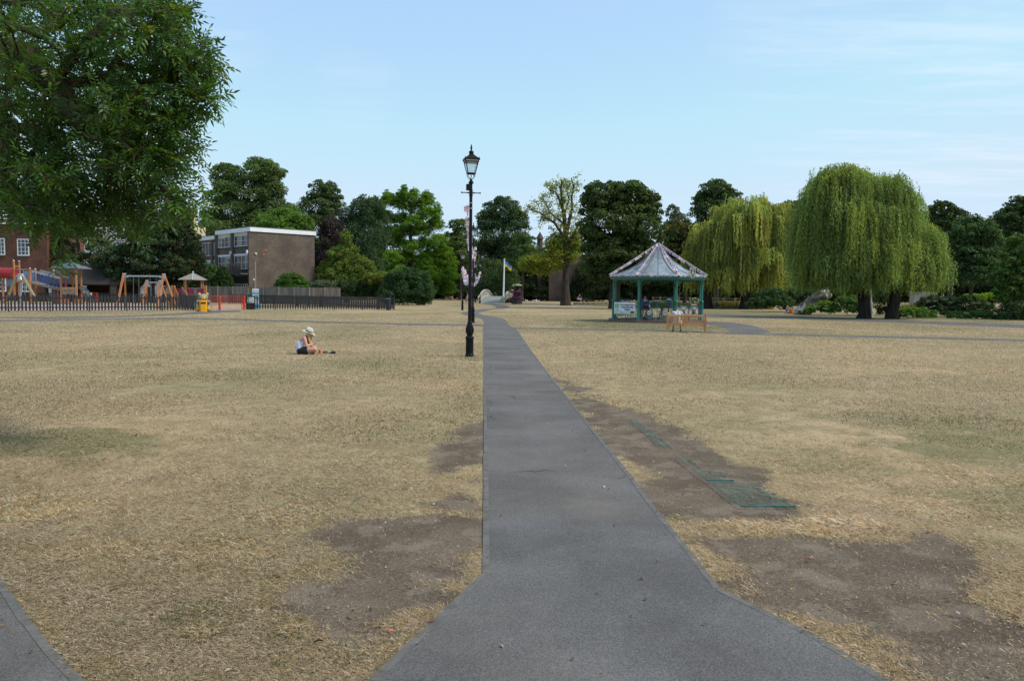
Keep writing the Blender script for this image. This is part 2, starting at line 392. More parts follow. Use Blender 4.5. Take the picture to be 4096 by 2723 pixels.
# ------------------------------------------------------------------ paths
def asphalt(name, c, var=.25):
    m, nt, bs = nmat(name); tc = node(nt, 'ShaderNodeTexCoord'); ob = tc.outputs['Object']
    f = noise(nt, ob, 110, 5, .75); g = noise(nt, ob, .8, 5, .6); sc = noise(nt, ob, 5, 5, .7)
    k = tuple(x * .55 for x in c); h = tuple(x * 1.5 for x in c)
    a = mixc(nt, ramp(nt, f, .32, .7), k, h)
    a = mixc(nt, ramp(nt, g, .3, .7), mixc(nt, 1.0, a, (.76, .75, .74), 'MULTIPLY'), mixc(nt, 1.0, a, (1.16, 1.17, 1.18), 'MULTIPLY'))
    a = mixc(nt, ramp(nt, sc, .58, .75), a, mixc(nt, .4, a, (.19, .165, .135)))
    vo = node(nt, 'ShaderNodeTexVoronoi'); vo.inputs['Scale'].default_value = 120; nt.links.new(ob, vo.inputs['Vector'])
    sp = ramp(nt, vo.outputs['Distance'], .22, .1)
    sm = node(nt, 'ShaderNodeMath', operation='MULTIPLY'); nt.links.new(sp, sm.inputs[0]); nt.links.new(ramp(nt, noise(nt, ob, 31, 2), .5, .68), sm.inputs[1])
    a = mixc(nt, sm.outputs[0], a, (.34, .33, .31))
    # dust and trodden soil along part of the way
    a = mixc(nt, ramp(nt, noise(nt, ob, .45, 4, .6), .5, .75), a, mixc(nt, .5, a, (.2, .168, .135)))
    # one old hairline crack pattern
    wv = node(nt, 'ShaderNodeTexVoronoi', feature='DISTANCE_TO_EDGE'); wv.inputs['Scale'].default_value = .22; wv.inputs['Randomness'].default_value = 1
    dis = node(nt, 'ShaderNodeVectorMath', operation='ADD'); nt.links.new(ob, dis.inputs[0])
    nn = node(nt, 'ShaderNodeTexNoise'); nn.inputs['Scale'].default_value = 2.2; nn.inputs['Detail'].default_value = 6; nt.links.new(ob, nn.inputs['Vector']); nt.links.new(nn.outputs['Color'], dis.inputs[1])
    nt.links.new(dis.outputs[0], wv.inputs['Vector'])
    ck = ramp(nt, wv.outputs['Distance'], .0045, .0015)
    cm = node(nt, 'ShaderNodeMath', operation='MULTIPLY'); nt.links.new(ck, cm.inputs[0]); nt.links.new(ramp(nt, noise(nt, ob, .6, 2), .46, .54), cm.inputs[1])
    a = mixc(nt, cm.outputs[0], a, (.035, .033, .03))
    nt.links.new(a, bs.inputs['Base Color']); bs.inputs['Roughness'].default_value = .85; bs.inputs['Specular IOR Level'].default_value = .25
    bump(nt, bs, f, .5, .006); return m
ASP = asphalt('path_asphalt', (.122, .112, .104))
ASP2 = asphalt('old_asphalt', (.115, .105, .098))
def sheet(name, poly, mat, label, z=.004, cat='path'):
    from mathutils.geometry import tessellate_polygon
    vs = [V3((x, y, z)) for x, y in poly]; fs = [tuple(t) for t in tessellate_polygon([vs])]
    mb = MB(); mb.add(vs, fs); o = mb.build(name, mat)
    for p in o.data.polygons:
        if p.normal.z < 0: p.flip()
    return tag(o, label, cat, kind='structure')
STRIPS = []
def strip(name, L, Rr, mat, label, z=.004):
    STRIPS.append([tuple(G(x, y).xy) for x, y in L] + [tuple(G(x, y).xy) for x, y in reversed(Rr)])
    """band between two picked polylines, each cut into finer steps"""
    def fine(p):
        p = [G(x, y, z) for x, y in p]; out = []
        for i in range(len(p) - 1):
            p0, p1, p2, p3 = p[max(i - 1, 0)], p[i], p[i + 1], p[min(i + 2, len(p) - 1)]
            for k in range(8):
                t = k / 8; out.append(.5 * ((2 * p1) + (p2 - p0) * t + (2 * p0 - 5 * p1 + 4 * p2 - p3) * t * t + (3 * p1 - p0 - 3 * p2 + p3) * t ** 3))
        return out + [p[-1]]
    a, b = fine(L), fine(Rr); mb = MB(); n = len(a); mb.add(a + b, [(i, n + i, n + i + 1, i + 1) for i in range(n - 1)])
    for v in range(len(mb.v)): mb.v[v] = (mb.v[v][0], mb.v[v][1], z)
    o = mb.build(name, mat)
    for p in o.data.polygons:
        if p.normal.z < 0: p.flip()
    return tag(o, label, 'path', kind='structure')
sheet('path', main_poly, ASP, 'grey asphalt park path running straight away from the viewer and widening in front')
ASP3 = asphalt('newer_asphalt', (.116, .11, .106))
sheet('path_patch', gpoly([(1934, 2076), (1931, 2292), (1470, 2723), (700, 3450)]) + list(reversed(gpoly([(2655, 2062), (2667, 2086), (2880, 2356), (3280, 2551), (3549, 2721), (4500, 3330)]))), ASP3, 'slightly darker relaid stretch of asphalt where the path widens', .0055)
sheet('corner_path', corner_poly, ASP2, 'dark asphalt path cutting across the near left corner of the lawn')
CONC = M('edging_concrete', (.115, .106, .095), .9, 0, .25, 9, bp=.3)
def edging(name, pts, side, label):
    p = [G(x, y, 0).xy for x, y in pts]; mb = MB(); acc = 0
    for i in range(len(p) - 1):
        a, b = V3((*p[i], 0)), V3((*p[i + 1], 0)); L = (b - a).length; d = (b - a) / L; nrm = V3((d.y, -d.x, 0)) * side
        n = max(1, int(L / .91))
        for k in range(n):
            s, e = a + d * (L * k / n + .004), a + d * (L * (k + 1) / n - .004); j = random.uniform(-.004, .004)
            q = [s + nrm * j, e + nrm * j, e + nrm * (EDGE_W + j), s + nrm * (EDGE_W + j)]
            mb.add([v + V3((0, 0, -.05)) for v in q] + [v + V3((0, 0, .0068 + random.uniform(-.0008, .0012))) for v in q], [(4, 5, 6, 7), (0, 1, 5, 4), (1, 2, 6, 5), (2, 3, 7, 6), (3, 0, 4, 7)])
    o = mb.build(name, CONC); tag(o, label, 'edging', kind='structure')
edging('path_edging', P_MAIN_L, -1, 'narrow concrete edging along the left side of the straight path')
edging('path_edging', P_MAIN_R, 1, 'narrow concrete edging along the right side of the straight path')
edging('path_edging', [(-700, 1900), (0, 2300), (120, 2480), (215, 2600), (335, 2723), (560, 2950)], 1, 'concrete edging of the corner path')
S_R = [(2063, 1312), (2037, 1300), (2022, 1279), (1987, 1268.5), (1945, 1261), (1915, 1253.7), (1927, 1247.7), (1975, 1237), (2028, 1233), (2040, 1228), (2022, 1221), (1975, 1212)]
S_L = [(1932, 1302), (1935, 1300), (1932, 1280), (1909, 1270), (1871, 1262.6), (1843, 1252), (1868, 1246), (1915, 1237), (1972, 1233), (1985, 1228.5), (1966, 1221), (1925, 1212)]
strip('winding_path', S_L, S_R, ASP, 'asphalt path winding from the straight path towards the humped bridge', .005)
strip('cross_path', [(-60, 1268), (110, 1267.5), (220, 1268), (500, 1262), (700, 1254), (800, 1246), (840, 1242.5), (960, 1240)], [(-60, 1272), (110, 1273), (220, 1274), (500, 1267), (700, 1260), (820, 1254), (900, 1249), (960, 1246)], ASP2, 'asphalt path curving across the lawn to the red playground gate')
strip('cross_path', [(-300, 1276), (0, 1280), (700, 1271), (1200, 1282.5), (1600, 1293), (1935, 1298)], [(-300, 1281), (0, 1285), (700, 1276), (1200, 1288), (1600, 1299), (1935, 1305)], ASP2, 'thin asphalt path crossing the lawn on the left of the lamp posts')
strip('cross_path', [(2055, 1309), (2300, 1313), (2660, 1319), (2910, 1329), (3500, 1343), (4200, 1359)], [(2060, 1314), (2300, 1318), (2660, 1325), (2910, 1335), (3500, 1350), (4200, 1367)], ASP2, 'thin asphalt path crossing the lawn on the right under the wooden bench')
strip('bandstand_path', [(2815, 1288), (2868, 1287), (2960, 1294), (3040, 1310), (3085, 1330)], [(2800, 1298), (2845, 1300), (2890, 1310), (2915, 1322), (2925, 1334)], ASP, 'grey paved path leading from the bandstand to the cross path', .006)
strip('far_path', [(2800, 1252), (3000, 1260), (3472, 1275), (3800, 1287), (4300, 1304)], [(2800, 1259), (3000, 1268), (3472, 1286), (3800, 1300), (4300, 1321)], ASP2, 'dark asphalt path running past the willows on the right')
strip('far_path', [(2040, 1209), (2200, 1214), (2433, 1221.5), (2560, 1226)], [(2040, 1215), (2200, 1219.5), (2433, 1226), (2560, 1231)], ASP2, 'far asphalt path running behind the oak trunk')
strip('far_path', [(1700, 1188), (1800, 1192), (1900, 1197)], [(1700, 1190), (1800, 1195), (1900, 1200)], ASP2, 'far asphalt path behind the laurel bush')
RUB = M('playground_rubber', (.36, .27, .25), .95, 0, .25, .6, bp=.2)
sheet('playground_surface', gpoly([(-260, 1243), (480, 1240), (640, 1238), (560, 1218), (-180, 1214)]), RUB, 'pinkish paved safety surface inside the playground fence', .005, 'paving')
SAND = M('worn_sand', (.4, .33, .22), 1, 0, .2, 1.2)
sheet('play_sand', gpoly([(845, 1241), (978, 1239), (978, 1220), (900, 1217), (850, 1222)]), SAND, 'pale worn sandy ground behind the red gate', .005, 'sand')
CHIP = M('bark_chips', (.26, .15, .09), 1, 0, .4, 5)
sheet('bark_chip_bed', gpoly([(1972, 1213), (2020, 1210.5), (2052, 1212), (2050, 1217.5), (2010, 1217.5)]), CHIP, 'reddish bark chip bed round the flagpole foot', .007, 'flower bed')

# ------------------------------------------------------------------ dry grass blades and earth crumbs near the viewer
def grass():
    rg = np.random.default_rng(5); N = 1250000
    y = 1.9 / np.sqrt(rg.random(N) * (1 - (1.9 / 15) ** 2) + (1.9 / 15) ** 2) * 1.25
    x = (rg.random(N) * 2 - 1) * (y * .85 + .9)
    on = np.minimum(poly_sdf(x, y, main_poly), poly_sdf(x, y, corner_poly))
    d, g = dirt_at(x, y), green_and_shade_at(x, y)
    clump = fbm(x * 3.1, y * 3.1, 91, 3)
    keep = (on > .015 - .07 * (rg.random(N) < .12) * rg.random(N)) & (rg.random(N) > np.clip(d * 1.15, 0, .978)) & (rg.random(N) < .55 + .7 * clump)
    x, y, d, g, clump = x[keep], y[keep], d[keep], g[keep], clump[keep]; n = len(x)
    tall = np.zeros(n)
    for px, py, r, w in ((150, 2030, .75, 1), (300, 1990, .5, .7), (1760, 2070, .35, .7), (1150, 2060, .5, .6), (3000, 2110, .35, .8), (3400, 2090, .4, .8), (3250, 2120, .4, .8), (900, 2200, .5, .6), (450, 2200, .5, .5), (820, 2530, .12, .8), (1180, 2520, .1, .8), (2720, 2062, .07, 1), (3900, 1900, .7, .45), (3700, 2030, .5, .5)):
        c = G(px, py); tall = np.maximum(tall, w * sstep(1 - np.hypot(x - c.x, (y - c.y) * 1.2) / r, 0, .6))
    h = rg.uniform(.005, .0125, n) * (1 + 1.9 * tall * rg.random(n)) * (.8 + .6 * clump) * (1 - .45 * d)
    az = rg.uniform(0, 2 * np.pi, n); lean = np.where(rg.random(n) < .88, rg.uniform(1.25, 1.5, n), rg.uniform(.5, 1.2, n)) * (1 - .25 * tall * rg.random(n))
    L = h / np.maximum(np.cos(lean), .22); w = rg.uniform(.0009, .0017, n) * (1 + y * .06)
    dx, dy = np.cos(az) * np.sin(lean), np.sin(az) * np.sin(lean); dz = np.cos(lean)
    px_, py_ = -np.sin(az), np.cos(az)
    z0 = np.full(n, -.004)
    b1 = np.stack([x - px_ * w, y - py_ * w, z0], -1); b2 = np.stack([x + px_ * w, y + py_ * w, z0], -1)
    mid = np.stack([x + dx * L * .55, y + dy * L * .55, z0 + dz * L * .75 + .004], -1)
    tip = np.stack([x + dx * L * 1.1, y + dy * L * 1.1, z0 + dz * L + .004], -1)
    pw = np.stack([px_ * w * .8, py_ * w * .8, 0 * w], -1)
    V1 = np.stack([b1, b2, mid + pw, tip, mid - pw], 1).reshape(-1, 3)
    t = rg.random(n)[:, None]; s = rg.random(n)[:, None]
    c = np.array(STRAW1) * (1 - t) + np.array((.68, .58, .44)) * t
    c = np.where(s < .3, np.array((.54, .43, .31)), c); c = np.where(s > .9, np.array((.78, .7, .56)), c)
    isg = (rg.random(n) < g * .62)[:, None]; c = np.where(isg, np.array((.25, .235, .12)) * (.75 + .8 * t), c)
    yl = ((rg.random(n) < .6) & (d > .25))[:, None]; c = np.where(yl & ~isg, np.array((.53, .42, .26)) * (.7 + .6 * t), c)
    c = np.minimum(.85, c * rg.uniform(.85, 1.2, n)[:, None] * (1 + .35 * tall[:, None]))
    # short tufts over the middle distance
    M2 = 560000; y2 = 9 * (62 / 9) ** (rg.random(M2) ** .8); x2 = (rg.random(M2) * 2 - 1) * (y2 * 1.05 + 1.5)
    on2 = np.minimum(poly_sdf(x2, y2, main_poly), poly_sdf(x2, y2, corner_poly)); k2 = (on2 > .03) & (rg.random(M2) > dirt_at(x2, y2) * 1.1)
    for sp_ in STRIPS: k2 &= poly_sdf(x2, y2, sp_) > .05
    x2, y2 = x2[k2], y2[k2]; n2 = len(x2); g2 = green_and_shade_at(x2, y2); h2 = rg.uniform(.012, .036, n2); w2 = rg.uniform(.0022, .005, n2) * (1 + y2 * .05); a2 = rg.uniform(0, 6.28, n2)
    B = np.stack([x2, y2, np.full(n2, -.004)], -1); pw2 = np.stack([np.cos(a2) * w2, np.sin(a2) * w2, 0 * w2], -1); tp = B + np.stack([rg.normal(size=n2) * h2 * .8, rg.normal(size=n2) * h2 * .8, h2], -1)
    V2 = np.stack([B - pw2, B + pw2, (B + tp) / 2 + pw2, tp, (B + tp) / 2 - pw2], 1).reshape(-1, 3)
    t2 = rg.random(n2)[:, None]; c2 = np.array(STRAW1) * (1 - t2) + np.array((.64, .53, .39)) * t2; c2 = np.where(rg.random((n2, 1)) < .28, np.array((.36, .26, .15)), c2); c2 = np.where(rg.random((n2, 1)) < (.08 + .75 * g2)[:, None], np.array((.2, .19, .09)), c2) * rg.uniform(.75, 1.2, (n2, 1))
    Vt = np.concatenate([V1, V2]); Fa = np.arange(len(Vt)).reshape(-1, 5); n += n2; c = np.concatenate([c, c2])
    o = np_mesh('grass', Vt, Fa, leaf_mat('straw_blade', .5, .85, .05, (1.05, 1.02, .95)), None, np.repeat(c, 5, 0))
    tag(o, 'matted dry straw coloured grass blades covering the near lawn', 'grass', kind='stuff')
    # crumbs of earth and stones on the bare patches
    N = 110000; y = 1.9 / np.sqrt(rg.random(N) * (1 - (1.9 / 14) ** 2) + (1.9 / 14) ** 2); x = (rg.random(N) * 2 - 1) * (y * .72 + .2)
    on = np.minimum(poly_sdf(x, y, main_poly), poly_sdf(x, y, corner_poly)); d = dirt_at(x, y)
    k = (on > .05) & (rg.random(N) < d * .75 + .02); x, y = x[k], y[k]; n = len(x)
    r = rg.uniform(.0015, .0048, n) * (1 + (rg.random(n) < .02) * 1.6); base = np.array([[1, 0, 0], [0, 1, 0], [-1, 0, 0], [0, -1, 0], [0, 0, .8]])
    a = rg.uniform(0, 6.28, n); ca, sa = np.cos(a), np.sin(a)
    B = base[None] * r[:, None, None] * rg.uniform(.6, 1.3, (n, 5, 1))
    Vt = np.stack([B[..., 0] * ca[:, None] - B[..., 1] * sa[:, None] + x[:, None], B[..., 0] * sa[:, None] + B[..., 1] * ca[:, None] + y[:, None], B[..., 2] - .008], -1).reshape(-1, 3)
    f = np.array([[0, 1, 4], [1, 2, 4], [2, 3, 4], [3, 0, 4]]); Fa = (f[None] + (np.arange(n) * 5)[:, None, None]).reshape(-1, 3)
    s = rg.random(n)[:, None]; c = np.where(s < .7, np.array((.12, .09, .065)), np.where(s < .94, np.array((.27, .21, .15)), np.array((.5, .46, .4)))) * rg.uniform(.6, 1.3, (n, 1))
    o = np_mesh('earth_crumbs', Vt, Fa, leaf_mat('earth_crumb', 0, .95), None, np.repeat(c, 5, 0))
    tag(o, 'crumbled dry earth and small stones on the bare patches', 'earth', kind='stuff')
grass()
def leaf_litter():
    rg = np.random.default_rng(15); n = 260; y = 2.6 + 16 * rg.random(n) ** 1.5; x = (rg.random(n) * 2 - 1) * (y * .7)
    C = np.stack([x, y, np.full(n, .014)], -1); Nr = rg.normal(size=(n, 3)) * .35 + np.array([0, 0, 1.]); Nr /= np.linalg.norm(Nr, axis=1, keepdims=True)
    t = np.cross(Nr, rg.normal(size=(n, 3))); t /= np.linalg.norm(t, axis=1, keepdims=True); b = np.cross(Nr, t); L = rg.uniform(.008, .022, n)[:, None]
    Vt = np.stack([C - t * L, C + b * L * .5 + Nr * L * .2, C + t * L, C - b * L * .5 + Nr * L * .3], 1).reshape(-1, 3); c = np.array([(.16, .085, .045), (.24, .14, .06), (.09, .06, .04), (.33, .25, .13), (.4, .37, .3)])[rg.integers(0, 5, n)]
    tag(np_mesh('leaf_litter', Vt, np.arange(4 * n).reshape(n, 4), leaf_mat('dead_leaf', .1, .8), None, np.repeat(c, 4, 0)), 'tiny scattered dead leaf fragments over the lawn and path', 'leaf litter', kind='stuff')
leaf_litter()
# ------------------------------------------------------------------ vegetation
LEAF = leaf_mat('leaf', .38, .6)
LK, WK = 1.85, 2.4
WLEAF = leaf_mat('willow_leaf', .5, .6)
BARK = bark_mat('bark_grey_brown', (.06, .05, .04)); BARKD = bark_mat('bark_dark', (.03, .025, .02)); BARKP = bark_mat('bark_pale', (.2, .185, .16))
def unit(a): return a / np.maximum(np.linalg.norm(a, axis=-1, keepdims=True), 1e-9)
def leaf_quads(rg, C, Nr, L, Wd, col, axis_=None):
    n = len(C); t = axis_ if axis_ is not None else np.cross(Nr, rg.normal(size=(n, 3)))
    t = unit(t); b = unit(np.cross(Nr, t)); L = np.broadcast_to(L, (n,))[:, None]; Wd = np.broadcast_to(Wd, (n,))[:, None]
    k = Nr * (L * .12)
    Vt = np.stack([C - t * L / 2, C + b * Wd / 2 - t * L * .08 + k, C + t * L / 2 - k, C - b * Wd / 2 - t * L * .08 + k], 1).reshape(-1, 3)
    return Vt, np.arange(4 * n).reshape(n, 4), np.repeat(col, 4, 0)
def skeleton(trunk, targets, r_base, rg, wander=.12, tip=.02, powr=.5):
    """limbs: each target is joined to the nearest node already grown; limb thickness follows what it carries"""
    nodes = [np.array(p, float) for p in trunk]; par = [-1] + list(range(len(trunk) - 1)); dist = [0.0]
    for i in range(1, len(nodes)): dist.append(dist[-1] + np.linalg.norm(nodes[i] - nodes[i - 1]))
    lo = len(trunk) // 3
    T = np.array(targets); order = np.argsort(np.linalg.norm(T - nodes[-1], axis=1))
    for k in order:
        Pn = np.array(nodes); dd = np.linalg.norm(Pn - T[k], axis=1); cost = dd + .3 * np.array(dist) + 3 * np.maximum(0, Pn[:, 2] - T[k][2] - .1) * .25
        cost[:lo] += 50
        j = int(np.argmin(cost)); a, b = nodes[j], T[k]; L = np.linalg.norm(b - a); m = 1 if L < 1.0 else 2 if L < 4 else 3
        for s in range(1, m + 1):
            p = a + (b - a) * s / m
            if s < m: p = p + rg.normal(size=3) * L * wander * .6 + np.array([0, 0, -L * .04])
            nodes.append(p); par.append(j if s == 1 else len(nodes) - 2); dist.append(dist[par[-1]] + np.linalg.norm(p - nodes[par[-1]]))
    n = len(nodes); load = np.ones(n); hask = np.zeros(n, bool)
    for i in range(n - 1, 0, -1): load[par[i]] += load[i]; hask[par[i]] = True
    rad = tip + (r_base - tip) * (load / load[0]) ** powr
    return nodes, par, rad
def skin(mb, nodes, par, rad, n_tr, sides=6, mi=0):
    kids = {}
    for i, p in enumerate(par):
        if p >= 0: kids.setdefault(p, []).append(i)
    done = set()
    def chain(i):
        ch = [par[i], i] if par[i] >= 0 else [i]
        while kids.get(ch[-1]):
            c = max(kids[ch[-1]], key=lambda q: rad[q]); ch.append(c)
        return ch
    stack = [0]; first = True
    while stack:
        i = stack.pop()
        ch = chain(i); rs = [rad[q] for q in ch]
        if par[i] >= 0: rs[0] = rs[1]
        mb.tube([nodes[q] for q in ch], rs, 10 if first else sides, mi); first = False
        for a in range(len(ch)):
            if a == 0 and par[i] >= 0: continue
            nx = ch[a + 1] if a + 1 < len(ch) else -1
            for c in kids.get(ch[a], []):
                if c != nx: stack.append(c)
def lobe3(l, d, Y0):
    """(cx,cy,rx,ry[,dy[,rzf]]) in picture units at depth d -> centre, radii (local to base)"""
    cx, cy, rx, ry = l[:4]; dy = l[4] if len(l) > 4 else 0; zf = l[5] if len(l) > 5 else 1.0
    c = A(cx, cy, d + dy); k = (d + dy) / F
    return np.array(c), np.array([rx * k, max(rx, ry * .6) * k * zf, ry * k])
def flare(h, r, n=7, lean=(0, 0)):
    out = []
    for i in range(n):
        t = i / (n - 1); out.append((lean[0] * t + .04 * h * math.sin(3 * t) * .2, lean[1] * t, h * t - (.1 if i == 0 else 0)))
    return out
def tree(name, label, d, bx, lobes, col, leaf=.34, dens=1.0, sub=.3, trunk=.35, th=.45, bark=None, group=None, cat='tree', seed=1, flat=.75, colvar=.3, yellow=None, limbs=40, aspect=.55, hang=0., shell=.62, lean=(0, 0), limb_r=1.0, parts=True, top=None, tones=None):
    col = tuple(x * LK for x in col); yellow = yellow and (tuple(x * 1.3 for x in yellow[0]), yellow[1])
    rg = np.random.default_rng(seed); base = np.array(GX(bx, d)); root = thing(name, label, cat, tuple(base), group=group)
    L3 = [lobe3(l, d, base) for l in lobes]; L3 = [(c - base, r) for c, r in L3]
    Cs, Ns, Cl, tg = [], [], [], []; col = np.array(col)
    for c, r in L3:
        rm = (r[0] * r[1] * r[2]) ** (1 / 3); sr0 = max(sub * rm, .55 * leaf * 2)
        ns = int(max(6, 4.6 * (rm / sr0) ** 2)); dr = unit(rg.normal(size=(ns, 3))); dr[:, 2] = np.where(dr[:, 2] < -.55, -dr[:, 2], dr[:, 2])
        sc = c + dr * r * rg.uniform(shell, 1.02, (ns, 1)); sr = sr0 * rg.uniform(.65, 1.35, ns)
        tg += list(c + (sc - c) * .9)
        for q in range(ns):
            nl = int(dens * 13 * (sr[q] / leaf) ** 2 * .55 / aspect * .8) + 3
            dd = unit(rg.normal(size=(nl, 3)) + np.array([0, 0, .22]) + dr[q] * .45); rr = rg.random((nl, 1)) ** .4
            p = sc[q] + dd * sr[q] * np.array([1, 1, flat]) * (.25 + .83 * rr)
            nn = unit(dd * .75 + rg.normal(size=(nl, 3)) * .55 + np.array([0, 0, .35]))
            tone = rg.uniform(1 - colvar, 1 + colvar); cc = col * tone
            if yellow is not None and rg.random() < yellow[1]: cc = np.array(yellow[0]) * rg.uniform(.75, 1.2)
            Cs.append(p); Ns.append(nn); Cl.append(cc * rg.uniform(.72, 1.28, (nl, 1)) * (1 + rg.normal(size=(nl, 3)) * .06))
        fn = int(dens * 1.5 * math.pi * r[0] * r[2] / (leaf * leaf * aspect)); u = unit(rg.normal(size=(fn, 3))) * rg.random((fn, 1)) ** .5 * .86
        Cs.append(c + u * r); Ns.append(unit(rg.normal(size=(fn, 3)))); Cl.append(col * rg.uniform(.7, 1.1, (fn, 1)))
    C, Nn, Cc = np.concatenate(Cs), np.concatenate(Ns), np.clip(np.concatenate(Cl), .004, 1)
    k = C[:, 2] > .06; C, Nn, Cc = C[k], Nn[k], Cc[k]
    n = len(C); ax = None
    if hang:
        ax = rg.normal(size=(n, 3)) * (1 - hang); ax[:, 2] -= hang * 1.2
        Nn = unit(np.cross(ax, rg.normal(size=(n, 3))))
    Vt, Fa, Co = leaf_quads(rg, C, Nn, leaf * rg.uniform(.7, 1.35, n), leaf * aspect * rg.uniform(.7, 1.3, n), Cc, ax)
    np_mesh('crown', Vt, Fa, LEAF, root, Co)
    if trunk:
        top = top or (max(c[2] + r[2] * .3 for c, r in L3)); cx = float(np.mean([c[0] for c, r in L3])); cy = float(np.mean([c[1] for c, r in L3]))
        m = 9; tr = [(lean[0] * (i / m) ** 1.3 + cx * .6 * (i / m) ** 2 + rg.normal() * .05, lean[1] * i / m + cy * .6 * (i / m) ** 2, -.1 + (top * .8 + .1) * i / m) for i in range(m + 1)]
        T = np.array(tg); T = T[rg.permutation(len(T))[:limbs]]
        nd, pa, ra = skeleton(tr, T, trunk, rg, tip=.02, powr=th)
        ra = np.array(ra); ra[0] *= 1.35; ra[m + 1:] *= limb_r
        mb = MB(); skin(mb, nd, pa, ra, m); mb.build('trunk', bark or BARK, root, 60)
    return root
def willow(name, label, d, bx, lobes, col, col2, low, trunks, clumps=420, strands=11, seed=3, bark=None, leafL=.3, wide=.07, reach=(.5, 1.0), extra_limbs=None, mixf=.4, curtain=.4):
    col, col2 = tuple(x * WK for x in col), tuple(x * WK for x in col2)
    rg = np.random.default_rng(seed); base = np.array(GX(bx, d)); root = thing(name, label, 'tree', tuple(base))
    L3 = [(c - base, r) for c, r in (lobe3(l, d, base) for l in lobes)]
    wgt = np.array([r[0] * r[2] for c, r in L3]); wgt /= wgt.sum(); zlow = ZA(bx, low, d)
    Cs, Ax, Cc, tg = [], [], [], []
    for q in range(clumps):
        c, r = L3[rg.choice(len(L3), p=wgt)]
        u = unit(rg.normal(size=3)); u[2] = abs(u[2]) * 1.0 if rg.random() < .72 else u[2] * .5
        u = unit(u[None])[0]; an = c + u * r * (rg.uniform(.7, 1.05) + (.2 if rg.random() < .1 else 0)); out = unit(np.array([[u[0], u[1], 0.0]]))[0]
        tg.append(an - u * r * .15); room = max(.6, an[2] - zlow); fall = min(room, rg.uniform(*reach) * max(2.2, room * .75)) * rg.uniform(.75, 1.0)
        if rg.random() < curtain: fall = room * rg.uniform(.82, 1.0)
        tone = rg.uniform(.62, 1.35); cm = np.array(col) if rg.random() > mixf else np.array(col2)
        for s in range(strands):
            st = an + rg.normal(size=3) * np.array([.32, .32, .16]); Lf = fall * rg.uniform(.55, 1.08); n = max(4, int(Lf / (leafL * .36)))
            t = np.linspace(0, 1, n); sway = rg.normal(size=2) * .18; o = .55 * rg.uniform(.5, 1.2)
            x = st[0] + out[0] * o * (1 - np.exp(-3.2 * t)) + sway[0] * t; y = st[1] + out[1] * o * (1 - np.exp(-3.2 * t)) + sway[1] * t
            z = st[2] + .3 * np.sin(np.clip(t * 4, 0, 3.14)) * .8 - Lf * t ** 1.12
            P = np.stack([x, y, z], -1) + rg.normal(size=(n, 3)) * .05; dv = np.gradient(P, axis=0) + rg.normal(size=(n, 3)) * .045; dv[:, 2] -= .03
            Cs.append(P); Ax.append(dv); Cc.append(cm * tone * rg.uniform(.75, 1.25, (n, 1)))
    C, ax, cc = np.concatenate(Cs), unit(np.concatenate(Ax)), np.clip(np.concatenate(Cc), .004, 1)
    Nn = unit(np.cross(ax, rg.normal(size=C.shape))); n = len(C)
    Vt, Fa, Co = leaf_quads(rg, C, Nn, leafL * rg.uniform(.7, 1.4, n), wide * rg.uniform(.7, 1.5, n), cc, ax)
    np_mesh('crown', Vt, Fa, WLEAF, root, Co)
    T = np.array(tg); T = T[rg.permutation(len(T))]; nt_ = len(trunks)
    for i, (px, hz, r, lean) in enumerate(trunks):
        o = np.array(GX(px, d)) - base; m = 8
        tr = [(o[0] + lean * (k / m) ** 1.2 + rg.normal() * .04, o[1] + rg.normal() * .04, -.1 + (hz + .1) * k / m) for k in range(m + 1)]
        mine = T[np.argsort(np.abs(T[:, 0] - o[0] - lean))][: len(T)][i::nt_][:45]
        nd, pa, ra = skeleton(tr, mine, r, rg, .1, .03, .5); ra = np.array(ra); ra[0] *= 1.4; ra[1] *= 1.08
        mb = MB(); skin(mb, nd, pa, ra, m); mb.build('trunk', bark or BARKD, root, 60)
    return root
LIME = (.06, .092, .03); DARK = (.038, .056, .02); MID = (.058, .105, .022); BRI = (.07, .145, .018); OLIVE = (.07, .09, .024)
# --- tall trees behind the flats
tree('lime_tree', 'tallest lime with a forked open crown behind the flat roofed block', 150, 1000, [(905, 705, 60, 55), (1040, 690, 85, 50), (1000, 770, 120, 70), (1075, 760, 60, 90), (880, 790, 60, 40), (940, 850, 110, 60), (1080, 860, 100, 70), (1150, 880, 70, 60), (850, 880, 45, 50), (990, 920, 160, 60)], LIME, .42, 1.0, .3, .7, seed=11, flat=.55, limbs=70)
tree('robinia_tree', 'bright mid green round topped tree just behind the flat roof', 132, 1130, [(1130, 890, 100, 50), (1060, 905, 60, 40), (1200, 905, 55, 45), (1130, 950, 120, 50)], (.066, .118, .022), .36, 1, .2, .4, seed=12, flat=.6)
tree('lime_tree', 'narrow dark lime with a rounded top right of the flat roofed block', 160, 1290, [(1290, 770, 55, 50), (1280, 830, 85, 50), (1320, 800, 45, 60), (1290, 920, 75, 80), (1290, 1030, 70, 90)], (.05, .077, .028), .42, 1, .3, .6, seed=13, flat=.55)
tree('copper_beech', 'purple leaved beech between the flats and the dark round tree', 148, 1320, [(1330, 960, 45, 90), (1310, 1060, 60, 70)], (.034, .024, .026), .38, 1.1, .3, .4, seed=14)
tree('hornbeam_tree', 'dark upright dense tree left of the bright green cypress', 155, 1450, [(1450, 870, 70, 65), (1490, 850, 55, 55), (1400, 930, 50, 70), (1470, 960, 90, 100), (1450, 1070, 85, 90)], (.036, .062, .03), .38, 1.1, .28, .5, seed=15, flat=1.2, hang=.3)
